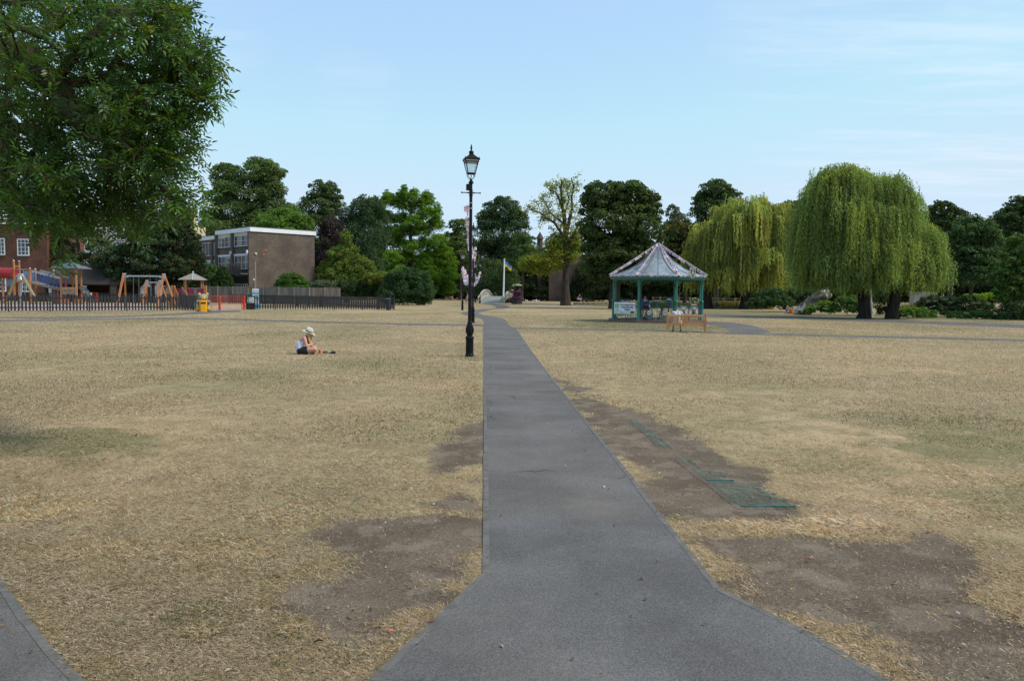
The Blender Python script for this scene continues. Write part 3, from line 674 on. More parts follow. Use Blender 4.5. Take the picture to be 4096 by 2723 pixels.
tree('young_lime', 'pale green treetop showing left of the flats above the lower roof', 190, 800, [(800, 925, 28, 25), (830, 940, 45, 30), (770, 950, 30, 25)], (.09, .125, .05), .5, 1, .3, .3, seed=16)
tree('ornamental_cherry', 'broad cone of olive green leaves beside the brown brick gable', 120, 1385, [(1385, 985, 28, 60), (1375, 1030, 65, 50), (1400, 1070, 85, 55), (1330, 1090, 55, 50), (1385, 1120, 110, 60), (1300, 1125, 30, 45), (1450, 1110, 55, 60)], (.07, .107, .022), .3, 1.1, .24, .3, seed=17, yellow=((.14, .145, .03), .2), flat=.8)
def tiers():
    out = []
    for cy, hw, n in ((765, 22, 1), (800, 50, 2), (840, 85, 4), (890, 100, 4), (940, 118, 5), (990, 128, 5), (1040, 140, 5), (1085, 150, 5), (1125, 165, 5)):
        for k in range(n):
            x = (k - (n - 1) / 2) / max(1, (n - 1) / 2) if n > 1 else 0
            out.append((1622 + x * hw * .88 + (cy - 760) * .06 + random.uniform(-8, 8), cy - 26 * abs(x) + random.uniform(-12, 16), hw * 1.0 / max(1.6, n * .55), 34, random.uniform(-3, 3), 1.1))
    return out + [(1545, 800, 22, 40), (1705, 800, 20, 40), (1520, 860, 16, 50), (1750, 860, 18, 50), (1760, 1140, 60, 35), (1700, 1150, 80, 40), (1790, 1160, 40, 30), (1730, 1100, 70, 30)]
tree('swamp_cypress', 'bright green feathery conifer with tiered branches behind the laurel bush', 178, 1640, tiers(), (.085, .155, .018), .25, 1.0, .2, .6, seed=18, flat=.7, colvar=.2, limbs=90, hang=.15, shell=.35)
tree('maple_tree', 'pale umbrella shaped treetop beside the second lamp post', 185, 1840, [(1835, 900, 42, 22), (1850, 935, 45, 25), (1800, 960, 40, 30), (1850, 985, 70, 40), (1840, 1050, 90, 60), (1780, 1010, 30, 40)], (.075, .105, .03), .42, 1, .26, .4, seed=19, flat=.5)
tree('oak_tree', 'dark round topped oak between the second lamp and the yellowing tree', 170, 2010, [(2010, 850, 75, 55), (1960, 890, 55, 50), (2070, 890, 50, 60), (2010, 950, 105, 75), (2040, 1020, 100, 70), (1960, 1030, 70, 60)], (.036, .062, .027), .4, 1.1, .26, .5, seed=20, flat=.65)
tree('field_maple', 'mid green tree below the dark oak and left of the yellowing tree', 158, 2090, [(2090, 985, 55, 50), (2070, 1040, 60, 50), (2120, 1060, 50, 60)], (.05, .084, .028), .36, 1, .26, .3, seed=21, flat=.6)
tree('weeping_willow', 'grey green weeping tree standing behind the humped bridge', 165, 1960, [(1960, 1075, 70, 35), (1900, 1110, 50, 40), (2020, 1105, 55, 40), (1960, 1130, 100, 50), (1960, 1160, 110, 30)], (.055, .085, .034), .36, 1, .3, .3, seed=22, hang=.5)
tree('horse_chestnut', 'very large dark green chestnut standing behind the bandstand roof', 92, 2460, [(2420, 790, 95, 60), (2520, 785, 90, 58), (2590, 830, 60, 60), (2370, 830, 50, 60), (2450, 900, 135, 110), (2570, 920, 95, 95), (2440, 1020, 125, 85), (2560, 1040, 110, 80), (2370, 960, 45, 60), (2480, 1100, 130, 45), (2390, 1080, 50, 50)], (.042, .064, .02), .36, 1.1, .2, .62, seed=23, flat=.62, bark=BARK, th=.5)
tree('alder_tree', 'thin grey green treetop showing between the big chestnut and the round chestnut', 130, 2705, [(2690, 850, 28, 30), (2715, 890, 45, 35), (2740, 910, 30, 30), (2690, 930, 50, 40), (2720, 980, 60, 60)], (.06, .077, .045), .34, .7, .3, .25, seed=24)
tree('horse_chestnut', 'tall round topped chestnut rising behind the yellow willow', 140, 2865, [(2865, 775, 60, 55), (2820, 810, 50, 50), (2910, 810, 55, 55), (2865, 860, 95, 60), (2890, 920, 80, 60), (2840, 920, 70, 50)], (.04, .064, .022), .42, 1, .24, .5, seed=25, flat=.6)
tree('copper_tinted_beech', 'dark tree with orange brown tinted leaf tips right behind the bandstand roof', 108, 2740, [(2720, 940, 70, 45), (2790, 930, 60, 40), (2680, 990, 60, 60), (2760, 1010, 90, 70), (2720, 1090, 110, 60), (2640, 1080, 60, 60)], (.04, .054, .017), .34, 1, .24, .3, seed=26, yellow=((.13, .095, .024), .34), flat=.5)
# --- the yellowing oak with its open crown
def oak():
    rg = np.random.default_rng(31); d = 112.0; base = np.array(GX(2262, d)); root = thing('oak_tree', 'yellowing half bare oak with a thick grey trunk left of the big chestnut', 'tree', tuple(base))
    k = d / F
    def P(x, y, dy=0.): return np.array(A(x, y, d + dy)) - base
    limbs = [([(2262, 1225), (2263, 1150), (2266, 1080), (2268, 1020), (2264, 960), (2262, 900), (2258, 840), (2248, 795), (2243, 750), (2248, 715)], .5, .11, 0),
             ([(2264, 945), (2275, 880), (2285, 840), (2292, 790), (2300, 745), (2290, 710)], .3, .07, 1.5), ([(2262, 880), (2245, 820), (2235, 790), (2225, 770), (2200, 760), (2188, 745)], .22, .05, -1),
             ([(2266, 1000), (2250, 960), (2240, 930), (2215, 900), (2190, 870), (2165, 850), (2130, 845), (2105, 825)], .3, .05, -2), ([(2190, 872), (2175, 880), (2150, 890)], .12, .04, -2),
             ([(2268, 1030), (2260, 985), (2240, 945), (2212, 930)], .28, .12, 1), ([(2268, 1060), (2255, 1020), (2225, 990), (2190, 985), (2150, 1005), (2110, 1020)], .24, .05, 2),
             ([(2272, 970), (2290, 940), (2315, 900), (2332, 868)], .22, .09, -1.5), ([(2266, 930), (2262, 860), (2272, 800), (2268, 760), (2280, 740)], .2, .05, 2),
             ([(2262, 900), (2230, 880), (2205, 850), (2180, 810), (2160, 790)], .18, .04, 2.5), ([(2268, 1050), (2290, 1010), (2310, 985), (2330, 975)], .2, .05, 2)]
    mb = MB(); tips = []; stems = []
    for pts, ra, rb, dy in limbs:
        n = len(pts); Pp = [P(x, y, dy * (i / max(1, n - 1))) + (rg.normal(size=3) * .12 if i else 0) for i, (x, y) in enumerate(pts)]
        rs = [ra + (rb - ra) * (i / (n - 1)) ** .8 for i in range(n)]
        if dy == 0: rs[0] = .85; rs[1] = .54; rs[3] = .5; rs[4] = .4
        mb.tube(Pp, rs, 10)
        for i in range(2 if dy == 0 else 1, n):
            if dy == 0 and i < 5: continue
            for q in range(3 if i < n - 1 else 5):
                a = Pp[i] + (Pp[i - 1] - Pp[i]) * rg.random(); b = a + unit(rg.normal(size=(1, 3)) + np.array([[0, 0, .35]]))[0] * rg.uniform(.6, 1.7)
                m_ = (a + b) / 2 + rg.normal(size=3) * .15; mb.tube([a, m_, b], [.045, .03, .012], 5); tips += [b, m_]
    for cx, cy, rx, ry, n in ((2140, 1040, 60, 18, 90), (2120, 1060, 45, 18, 70), (2190, 1055, 50, 20, 80), (2210, 985, 35, 20, 50), (2300, 960, 28, 40, 60), (2150, 1075, 40, 18, 50), (2225, 1015, 40, 18, 60), (2230, 960, 40, 25, 40), (2290, 1010, 25, 40, 40), (2185, 1085, 30, 16, 30), (2235, 1060, 20, 20, 30)):
        for _ in range(n):
            u = rg.normal(size=3); u /= np.linalg.norm(u); tips.append(P(cx, cy) + u * rg.random() ** .4 * np.array([rx * k, rx * k * .8, ry * k]))
    T = np.array(tips); Cs, Cc = [], []
    for t in T:
        n = rg.integers(9, 30); r = rg.uniform(.3, .62)
        Cs.append(t + rg.normal(size=(n, 3)) * r * np.array([.75, .75, .5])); hz = t[2]; yl = rg.random()
        c = np.array((.31, .33, .05)) if yl < .42 else np.array((.2, .26, .045)) if yl < .93 else np.array((.3, .24, .045)); Cc.append(c * rg.uniform(.75, 1.2) * rg.uniform(.75, 1.25, (n, 1)))
    C, cc = np.concatenate(Cs), np.concatenate(Cc); Nn = unit(rg.normal(size=C.shape) + np.array([0, 0, .5]))
    Vt, Fa, Co = leaf_quads(rg, C, Nn, .26 * rg.uniform(.7, 1.3, len(C)), .17 * rg.uniform(.7, 1.3, len(C)), cc)
    np_mesh('crown', Vt, Fa, LEAF, root, Co); mb.build('trunk', bark_mat('bark_oak', (.052, .043, .034)), root, 60)
oak()
# --- willows
willow('weeping_willow', 'yellow tinged weeping willow right of the bandstand', 98, 2960, [(2850, 960, 70, 70), (2790, 1010, 40, 70), (2980, 880, 110, 90), (3040, 850, 70, 60), (3100, 930, 70, 110), (2920, 950, 90, 80), (2830, 1050, 70, 70), (3000, 1020, 110, 90), (3130, 900, 60, 90), (3110, 1060, 50, 80), (2900, 1090, 80, 60)], (.168, .174, .05), (.1, .135, .042), 1178, [(2832, 4.5, .62, -.6), (2977, 5.0, .5, .5), (3146, 4.6, .34, -.4)], 700, 12, seed=41, leafL=.34, wide=.085, reach=(.3, .75), mixf=.33, curtain=.22, bark=BARKD)
willow('weeping_willow', 'large fresh green weeping willow with two dark trunks on the right', 62, 3500, [(3300, 770, 68, 85), (3370, 715, 75, 60), (3440, 750, 75, 60), (3540, 755, 65, 60), (3245, 880, 52, 110), (3610, 830, 50, 70), (3385, 880, 125, 110), (3520, 890, 105, 110), (3690, 960, 60, 75), (3470, 1010, 160, 90), (3660, 1060, 80, 70), (3240, 1020, 48, 90), (3320, 1050, 105, 80), (3730, 1060, 32, 70)], (.092, .128, .042), (.125, .15, .04), 1166, [(3462, 3.4, .46, -.25), (3570, 3.6, .45, .45)], 980, 14, seed=42, leafL=.22, wide=.052, reach=(.42, 1.0), mixf=.3)
# --- right edge
RG = [('lime_tree', 'dark green treetop seen just right of the big willow', 120, 3800, [(3770, 840, 50, 35), (3820, 880, 60, 40), (3780, 920, 80, 60), (3850, 960, 60, 60)], DARK, .38, 51),
      ('sycamore_tree', 'broad dark sycamore right of the big willow with a thin bare trunk below', 84, 3885, [(3890, 930, 80, 60), (3850, 990, 70, 60), (3950, 960, 60, 60), (3900, 1040, 95, 70), (3870, 1110, 90, 50), (3970, 1090, 60, 60)], (.036, .066, .026), .34, 52),
      ('plane_tree', 'tallest dark tree at the right edge of the lawn', 108, 4060, [(4080, 830, 50, 45), (4030, 880, 55, 50), (4120, 850, 60, 60), (4060, 930, 85, 60), (4110, 980, 80, 80), (3990, 930, 40, 40)], (.036, .06, .026), .36, 53),
      ('cherry_tree', 'lighter yellow green tree at the far right in front of the tallest dark tree', 64, 4090, [(4090, 985, 50, 55), (4050, 1040, 50, 45), (4120, 1060, 60, 70), (4070, 1120, 70, 60), (4010, 1110, 40, 45), (4110, 1180, 70, 60), (4030, 1180, 50, 40)], (.055, .1, .024), .26, 54)]
RG += [('oak_tree', 'dark tree filling the gap behind the right side of the big willow', 132, 3720, [(3700, 900, 70, 50), (3680, 980, 90, 80), (3760, 960, 90, 80), (3720, 1070, 130, 80)], DARK, .4, 55), ('oak_tree', 'wide dark tree low behind the sycamore at the right', 128, 3960, [(3940, 930, 90, 60), (4000, 990, 90, 80), (3920, 1030, 110, 80), (4010, 1090, 110, 70)], DARK, .4, 56), ('oak_tree', 'dark tree behind the far right cherry', 126, 4160, [(4150, 900, 100, 80), (4180, 1000, 110, 90), (4130, 1090, 110, 70)], DARK, .4, 57), ('oak_tree', 'dark tree closing the gap between the yellow and the green willow', 140, 3180, [(3170, 870, 70, 60), (3180, 960, 100, 90), (3180, 1070, 130, 80)], DARK, .42, 58)]
for nm, lb, d, bx, lo, c, lf, sd_ in RG: tree(nm, lb, d, bx, lo, c, lf, 1.05, .24, .2 if sd_ in (52, 54) else .4, seed=sd_, flat=.6, yellow=((.13, .16, .03), .12) if sd_ == 54 else None)
# --- left side, behind the playground
tree('sycamore_tree', 'big dark sycamore hung with brownish seeds behind the swings', 101, 600, [(735, 925, 45, 40), (775, 975, 30, 45), (740, 880, 30, 30), (700, 900, 70, 45), (640, 960, 95, 60), (560, 940, 70, 50), (730, 970, 50, 55), (500, 1020, 80, 45), (620, 1050, 110, 60), (430, 1050, 60, 40), (560, 1110, 100, 45), (700, 1060, 70, 60), (480, 1080, 60, 50)], (.03, .05, .024), .3, 1.1, .2, .5, seed=61, flat=.55, yellow=((.085, .066, .026), .12))
tree('elder_tree', 'thin dark tree with gaps showing the white building behind', 106, 330, [(250, 1000, 50, 45), (330, 1050, 60, 40), (280, 1070, 60, 40), (400, 990, 50, 35), (320, 930, 60, 30), (240, 930, 50, 40)], (.04, .064, .028), .28, .75, .24, .3, seed=62, flat=.5)
tree('yew_tree', 'almost black yew standing left of the flats behind the play hut', 106, 770, [(770, 1010, 30, 50), (745, 1060, 50, 60), (790, 1070, 30, 60), (760, 1130, 60, 50), (700, 1120, 40, 50)], (.022, .034, .016), .24, 1.3, .3, .3, seed=63, hang=.4)
def bush(name, label, d, bx, lobes, c, leaf, seed, sub=.2, **k): return tree(name, label, d, bx, lobes, c, leaf, k.pop('dens', 1.35), sub, 0, seed=seed, cat='bush', shell=k.pop('shell', .8), flat=k.pop('flat', .9), **k)
bush('garden_shrub', 'light green garden shrub behind the grey board fence left of the clipped cone', 112, 835, [(835, 1100, 40, 40), (820, 1130, 45, 40), (860, 1135, 40, 40)], (.05, .09, .03), .24, 64)
tree('clipped_yew_cone', 'neatly clipped dark green cone in front of the flats', 110, 891, [(891, 1085, 15, 18, 0, 1), (891, 1100, 26, 20, 0, 1), (891, 1120, 36, 24, 0, 1), (891, 1142, 45, 28, 0, 1), (891, 1165, 50, 28, 0, 1), (891, 1190, 52, 24, 0, 1)], (.026, .05, .016), .13, 1.7, .12, 0, seed=65, cat='topiary', shell=.93, colvar=.12)
bush('round_laurel', 'round glossy green bush in front of the brown brick gable', 108.5, 1168, [(1168, 1128, 58, 32), (1130, 1140, 32, 22), (1208, 1138, 28, 22), (1168, 1150, 68, 20)], (.046, .095, .02), .22, 66, flat=.7)
bush('lavender_shrub', 'low grey green bush over the board fence right of the gable', 108.5, 1290, [(1290, 1140, 40, 16), (1320, 1150, 30, 15), (1265, 1148, 25, 10)], (.07, .09, .06), .2, 67, hang=.2)
bush('laurel_bush', 'very large dark green laurel bush beside the right end of the black fence', 103, 1645, [(1640, 1110, 55, 35), (1600, 1130, 60, 45), (1690, 1140, 38, 50), (1650, 1165, 85, 45), (1590, 1175, 70, 42), (1680, 1185, 50, 30), (1620, 1203, 80, 16), (1690, 1203, 40, 14), (1560, 1203, 40, 14)], (.032, .06, .024), .24, 68, sub=.22)
bush('privet_hedge', 'dark hedge with a yellow green top left of the laurel bush', 108, 1520, [(1525, 1110, 40, 20), (1480, 1120, 30, 25)], (.1, .12, .022), .22, 69)
bush('privet_hedge', 'dark green lower hedge behind the far end of the black fence', 110, 1450, [(1400, 1165, 70, 40), (1480, 1160, 70, 45), (1540, 1170, 50, 40), (1340, 1175, 40, 30)], (.03, .052, .018), .24, 70)
# --- dark thicket that closes the view under the trees
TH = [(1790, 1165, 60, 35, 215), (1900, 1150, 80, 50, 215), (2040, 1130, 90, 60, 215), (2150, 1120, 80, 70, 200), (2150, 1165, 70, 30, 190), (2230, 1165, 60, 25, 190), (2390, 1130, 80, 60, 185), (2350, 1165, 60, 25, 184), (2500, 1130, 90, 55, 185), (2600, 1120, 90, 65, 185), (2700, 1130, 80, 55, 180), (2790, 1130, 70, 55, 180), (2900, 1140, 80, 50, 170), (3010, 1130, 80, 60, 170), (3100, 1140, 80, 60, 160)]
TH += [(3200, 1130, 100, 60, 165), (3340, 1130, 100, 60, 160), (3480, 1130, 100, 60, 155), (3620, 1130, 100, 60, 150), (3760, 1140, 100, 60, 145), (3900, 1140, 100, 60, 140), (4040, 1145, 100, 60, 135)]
TL = ['behind the group resting under the conifer', 'behind the left bridge rail', 'behind the right bridge rail', 'behind the flower planter', 'low behind the gulls', 'low left of the oak trunk', 'behind the far seated man', 'low right of the far bench', 'behind the banner end of the bandstand', 'behind the woman in the bandstand', 'behind the middle of the bandstand', 'behind the right columns of the bandstand', 'behind the camp chair', 'under the middle of the yellow willow', 'under the right side of the yellow willow', 'behind the leaning cut trunk', 'behind the dead branches', 'behind the first willow trunk', 'behind the second willow trunk', 'behind the pale board fence', 'behind the dark sycamore', 'at the far right edge']
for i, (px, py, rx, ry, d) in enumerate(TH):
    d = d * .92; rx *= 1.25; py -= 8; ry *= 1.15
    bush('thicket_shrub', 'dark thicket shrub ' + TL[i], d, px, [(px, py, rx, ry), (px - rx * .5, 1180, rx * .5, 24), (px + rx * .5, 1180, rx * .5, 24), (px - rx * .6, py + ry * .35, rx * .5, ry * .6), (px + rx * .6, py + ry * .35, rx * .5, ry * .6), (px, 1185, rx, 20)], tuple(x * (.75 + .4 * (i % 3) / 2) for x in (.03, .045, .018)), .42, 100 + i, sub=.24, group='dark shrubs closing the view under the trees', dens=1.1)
# --- undergrowth along the stream on the right
UG = [('elder_shrub', 'leafy green shrub right of the yellow willow trunks', 84, 3075, [(3080, 1195, 60, 38), (3030, 1215, 40, 25), (3120, 1215, 50, 30)], (.036, .064, .024), 81), ('elder_shrub', 'dark shrub behind the leaning cut trunk', 86, 3190, [(3190, 1200, 60, 40), (3240, 1190, 50, 40)], (.028, .048, .018), 82),
      ('nettle_patch', 'bright green nettles with white flowers right of the leaning trunk', 72, 3290, [(3290, 1228, 40, 22), (3250, 1240, 25, 14), (3320, 1240, 35, 15)], (.075, .14, .02), 83), ('bramble_bush', 'dark bramble left of the first willow trunk', 71, 3390, [(3390, 1225, 60, 36), (3430, 1220, 40, 36)], (.042, .082, .02), 84),
      ('bramble_bush', 'low dark growth between the two willow trunks', 74, 3520, [(3520, 1200, 50, 50), (3535, 1250, 25, 16)], (.026, .044, .018), 85), ('nettle_patch', 'bright low growth right of the second willow trunk', 66, 3640, [(3630, 1255, 50, 20), (3690, 1258, 50, 20), (3600, 1262, 20, 12)], (.055, .11, .02), 86),
      ('ivy_mound', 'dark ivy mound with white flowers under the willow edge', 72, 3745, [(3740, 1220, 65, 32), (3790, 1225, 50, 32), (3700, 1235, 40, 24)], (.022, .036, .016), 87), ('ivy_mound', 'dark ivy under the sycamore trunk', 70, 3880, [(3870, 1225, 60, 36), (3930, 1240, 50, 30), (3820, 1250, 50, 22)], (.024, .04, .017), 88),
      ('nettle_patch', 'green weeds with white umbels along the path at the right', 65, 3930, [(3900, 1268, 50, 20), (3970, 1275, 50, 18), (3830, 1266, 40, 14)], (.05, .095, .022), 89), ('bramble_bush', 'dark growth at the right edge beside the path', 63, 4070, [(4070, 1250, 70, 40), (4020, 1270, 50, 24), (4120, 1275, 50, 22)], (.028, .05, .018), 90),
      ('golden_shrub', 'lime green shrub glowing behind the sycamore trunk', 92, 3900, [(3900, 1192, 45, 14), (3960, 1188, 30, 14)], (.1, .16, .015), 91)]
for nm, lb, d, bx, lo, c, sd_ in UG: bush(nm, lb, d, bx, lo, c, .2, sd_, sub=.24, dens=1.2, flat=.8)
# white umbels and daisies in the growth
def umbels():
    rg = np.random.default_rng(9); mb = []; C = []
    for px, py, d, n, sx, sy in ((3290, 1222, 70, 7, 35, 10), (3760, 1205, 69, 5, 30, 10), (3720, 1230, 68, 4, 30, 14), (3900, 1235, 66, 7, 30, 20), (3960, 1260, 63, 6, 45, 12), (3650, 1262, 64, 4, 40, 8), (4000, 1240, 63, 6, 40, 16)):
        for _ in range(n):
            c = np.array(A(px + rg.normal() * sx, py + rg.normal() * sy, d)); m = 14
            C.append(c + rg.normal(size=(m, 3)) * np.array([.09, .09, .03]))
    C = np.concatenate(C); Nn = unit(rg.normal(size=C.shape) + np.array([0, -.4, 1.])); Vt, Fa, Co = leaf_quads(rg, C, Nn, .05, .05, np.full(C.shape, .5))
    tag(np_mesh('white_umbels', Vt, Fa, LEAF, None, Co), 'small white flower heads scattered through the undergrowth on the right', 'flowers', kind='stuff')
umbels()
def meadow():
    rg = np.random.default_rng(19); C, H, cc = [], [], []
    for px0, px1, d0, d1, n, h, c in ((2790, 3090, 100, 116, 5200, 1.0, (.26, .22, .075)), (2600, 2760, 100, 125, 1600, .8, (.12, .16, .05)), (2290, 2430, 122, 130, 700, .35, (.22, .19, .07)), (3590, 3670, 70, 74, 900, 1.2, (.26, .22, .08)), (800, 1560, 70.5, 71.5, 0, .2, (.2, .2, .08))):
        d = rg.uniform(d0, d1, n); px = rg.uniform(px0, px1, n); x = (px - CX) / F * d
        C.append(np.stack([x, d, 0 * d], -1)); H.append(h * rg.uniform(.4, 1.1, n)); cc.append(np.where(rg.random((n, 1)) < .3, np.array((.08, .12, .03)), np.array(c)) * rg.uniform(.6, 1.25, (n, 1)))
    B, H, cc = np.concatenate(C), np.concatenate(H), np.concatenate(cc); n = len(B); ln = rg.normal(size=(n, 2)) * .28; w = rg.uniform(.02, .05, n); a = rg.uniform(0, 3.14, n)
    pw = np.stack([np.cos(a) * w, np.sin(a) * w, 0 * w], -1); tip = B + np.stack([ln[:, 0] * H, ln[:, 1] * H, H], -1)
    Vt = np.stack([B - pw, B + pw, (B + tip) / 2 + pw * .8, tip, (B + tip) / 2 - pw * .8], 1).reshape(-1, 3)
    tag(np_mesh('rough_grass', Vt, np.arange(5 * n).reshape(n, 5), LEAF, None, np.repeat(cc, 5, 0)), 'tall straw coloured rough grass growing along the rail fence and under the willows', 'grass', kind='stuff')
meadow()
# --- saplings
def sapling(label, px, py, d, h, c, seed, guard):
    b = G(px, py) if d is None else GX(px, d); rg = np.random.default_rng(seed); root = thing('sapling', label, 'young tree', tuple(b), group='staked saplings')
    MB().tube([(0, 0, 0), (.03, 0, h * .5), (0, .02, h * .95)], [.05, .035, .012], 7).build('trunk', BARKP, root, 60)
    n = 620; z = rg.uniform(.42, 1.02, n) * h; r = .95 * np.sin(np.clip((z / h - .38) / .66, 0, 1) * math.pi) ** .7 * rg.random(n) ** .5 * h * .16; a = rg.uniform(0, 6.28, n)
    C = np.stack([np.cos(a) * r, np.sin(a) * r, z], -1); Vt, Fa, Co = leaf_quads(rg, C, unit(rg.normal(size=(n, 3)) + np.array([0, 0, .5])), .2 * rg.uniform(.7, 1.3, n), .12, np.array(c) * rg.uniform(.7, 1.3, (n, 1)))
    np_mesh('crown', Vt, Fa, LEAF, root, Co)
    w = M('stake_timber', (.16, .085, .05), .85); s = .5
    for x in (-s, s):
        for y in (-s, s): MB().box((x, y, guard / 2), (.06, .06, guard)).build('stake', w, root)
    for zz in (guard * .3, guard * .62, guard * .95):
        g = MB()
        for q in (-s, s): g.box((0, q, zz), (2 * s, .03, .06)); g.box((q, 0, zz), (.03, 2 * s, .06))
        g.build('guard_rail', w, root)
sapling('slender staked sapling with a pale stem in front of the laurel bush', 1578, 1211.5, None, 4.4, (.08, .11, .03), 71, 1.9)
sapling('small leafy sapling in a dark timber guard beside the white flagpole', 2036, 1213, None, 4.6, (.05, .085, .03), 72, 2.1)
# --- overhanging ash tree on the left
def ash():
    rg = np.random.default_rng(77); base = np.array((-10.6, 9.8, 0.0)); root = thing('ash_tree', 'large ash overhanging from the left with dense feathery leaves near the viewer', 'tree', tuple(base))
    blobs = [(330, 250, 330, 250, 9.0, 700), (640, 170, 200, 150, 8.6, 330), (790, 260, 110, 95, 8.6, 150), (240, 560, 290, 200, 9.2, 520), (560, 480, 220, 170, 8.6, 420), (745, 430, 120, 90, 8.4, 150), (640, 660, 180, 110, 8.6, 300), (440, 740, 260, 110, 8.8, 380), (760, 800, 70, 50, 8.4, 60), (250, 860, 150, 80, 8.4, 120), (430, 880, 220, 55, 9.4, 130), (640, 850, 130, 45, 9.0, 90), (120, 750, 150, 110, 8.6, 170), (20, 500, 150, 400, 9.6, 420), (880, 230, 45, 60, 8.5, 36), (870, 370, 55, 50, 8.4, 44), (815, 585, 40, 45, 8.5, 22), (700, 30, 90, 60, 8.7, 110), (460, 20, 120, 60, 9.2, 120), (270, 1000, 40, 45, 8.2, 12), (830, 850, 35, 40, 8.4, 16), (550, 950, 35, 25, 8.3, 9), (160, 20, 260, 180, 9.6, 240)]
    T = []
    for cx, cy, rx, ry, d, n in blobs:
        n = int(n * .3); u = unit(rg.normal(size=(n, 3))) * (rg.random((n, 1)) ** .45); c = np.array(A(cx - 32 - max(0, cx - 700) * .1, cy, d)); k = d / F
        T.append(c + u * np.array([rx * k, min(1.35, max(.3, rx * k * 1.4)), ry * k]))
    # the rest of the crown, over and to the left of the frame
    for c, r, n in (((-9.5, 10.5, 6.4), (3.2, 3.2, 2.0), 300), ((-8.2, 9.5, 7.6), (3.0, 2.8, 1.5), 200), ((-12.8, 9, 6), (2.6, 3, 2.6), 160), ((-7.4, 12, 5.2), (1.6, 1.8, 1.6), 110)):
        u = unit(rg.normal(size=(n, 3))) * (rg.random((n, 1)) ** .4); T.append(np.array(c) + u * np.array(r))
    T = np.concatenate(T) - base; T = T[T[:, 2] > 1.75]
    tr = [(0, 0, -.1), (.05, 0, .8), (.1, -.05, 1.7), (.3, -.1, 2.6), (.8, -.2, 3.5), (1.5, -.3, 4.2)]
    arms = [np.array(q) - base for q in [A(-60, 560, 9.3), A(140, 520, 9.1), A(330, 430, 8.9), A(560, 330, 8.7), A(40, 700, 9.0), A(260, 690, 8.8), A(480, 700, 8.7), A(640, 690, 8.6), A(150, 300, 9.2), A(300, 150, 9.2), A(160, 780, 8.8), A(380, 820, 8.7), A(600, 520, 8.6), A(760, 470, 8.5)]]
    nd, pa, ra = skeleton(tr + [], np.concatenate([np.array(arms), T]), .36, rg, .16, .0032, .62)
    mb = MB(); skin(mb, nd, pa, np.array(ra), 5, 5)
    mb.build('trunk', bark_mat('bark_ash', (.055, .046, .034), (.085, .07, .035)), root, 60)
    # pinnate leaves at and near the twig ends
    par = np.array(pa[len(tr):]); P1 = np.array(nd)[len(tr):]; P0 = np.array(nd)[par]
    dirs = unit(P1 - P0 + 1e-6); reps = 5; n = len(P1) * reps
    t = rg.random((n, 1)) ** .6; O = np.repeat(P0, reps, 0) * (1 - t) + np.repeat(P1, reps, 0) * t; D = np.repeat(dirs, reps, 0)
    k = np.linalg.norm(np.repeat(P1 - P0, reps, 0), axis=1) * (1 - t[:, 0]) < .8; O, D = O[k], D[k]; n = len(O)
    ax = unit(D * .45 + rg.normal(size=(n, 3)) * .75 + np.array([.12, 0, -.05])); up = unit(np.array([0, 0, 1.]) + rg.normal(size=(n, 3)) * .45); sd = unit(np.cross(ax, up)); up = np.cross(sd, ax)
    Ln = rg.uniform(.13, .235, n); col = np.array((.07, .15, .026)) * rg.uniform(.65, 1.3, (n, 1)); yg = rg.random(n) < .13; col[yg] = np.array((.13, .165, .025)) * rg.uniform(.7, 1.1, (yg.sum(), 1)); bl = rg.random(n) < .2; col[bl] = np.array((.075, .14, .06))
    Vs, Cs = [], []
    for s, side in [(x, q) for x in (.25, .45, .65, .85) for q in (-1, 1)] + [(1.0, 0)]:
        p = O + ax * (Ln * s)[:, None] - up * (Ln * s * s * .28)[:, None]
        ld = unit(ax * (.55 if side else 1) + sd * side * .85 - up * .25 + rg.normal(size=(n, 3)) * .12); ll = Ln * rg.uniform(.3, .4, n) * (.8 + .3 * s); nn = unit(up + rg.normal(size=(n, 3)) * .3)
        b = unit(np.cross(nn, ld)); w = (ll * rg.uniform(.13, .19, n))[:, None]; l = ll[:, None]
        Vs.append(np.stack([p, p + ld * l * .42 + b * w + nn * l * .05, p + ld * l * .75 + b * w * .62, p + ld * l - nn * l * .12, p + ld * l * .75 - b * w * .62, p + ld * l * .42 - b * w + nn * l * .05], 1)); Cs.append(np.repeat((col * rg.uniform(.85, 1.15, (n, 1)))[:, None], 6, 1))
    Vt = np.concatenate(Vs).reshape(-1, 3); Co = np.concatenate(Cs).reshape(-1, 3)
    np_mesh('crown', Vt, np.arange(len(Vt)).reshape(-1, 6), leaf_mat('ash_leaf', .45, .36, .3), root, Co)
    print('ash', len(nd), n)
ash()
# ------------------------------------------------------------------ buildings
WHITE = M('white_paint', (.78, .8, .82), .45, 0, .05, 2); CREAM = M('cream_render', (.6, .5, .33), .9, 0, .1, .6); WREND = M('white_render', (.62, .6, .57), .9, 0, .1, .6)
FLATB = brick_mat('flats_brick', (.135, .097, .07), (.06, .047, .04), (.17, .15, .128)); HOUSEB = brick_mat('house_tile', (.21, .075, .042), (.1, .05, .038), (.07, .04, .032), .17, .11)
ROOFT = brick_mat('roof_tile', (.115, .075, .062), (.08, .056, .05), (.045, .035, .032), .18, .12); BARNT = brick_mat('barn_tile', (.045, .034, .026), (.032, .025, .02), (.02, .016, .013), .18, .12)
PINKB = brick_mat('pink_brick', (.12, .075, .058), (.09, .06, .05), (.12, .1, .085)); DARKIN = M('dark_interior_shade', (.02, .019, .018), .9); FELT = M('roof_felt', (.05, .05, .052), .9)
LEAD = M('grey_lead', (.17, .18, .19), .6, .2)
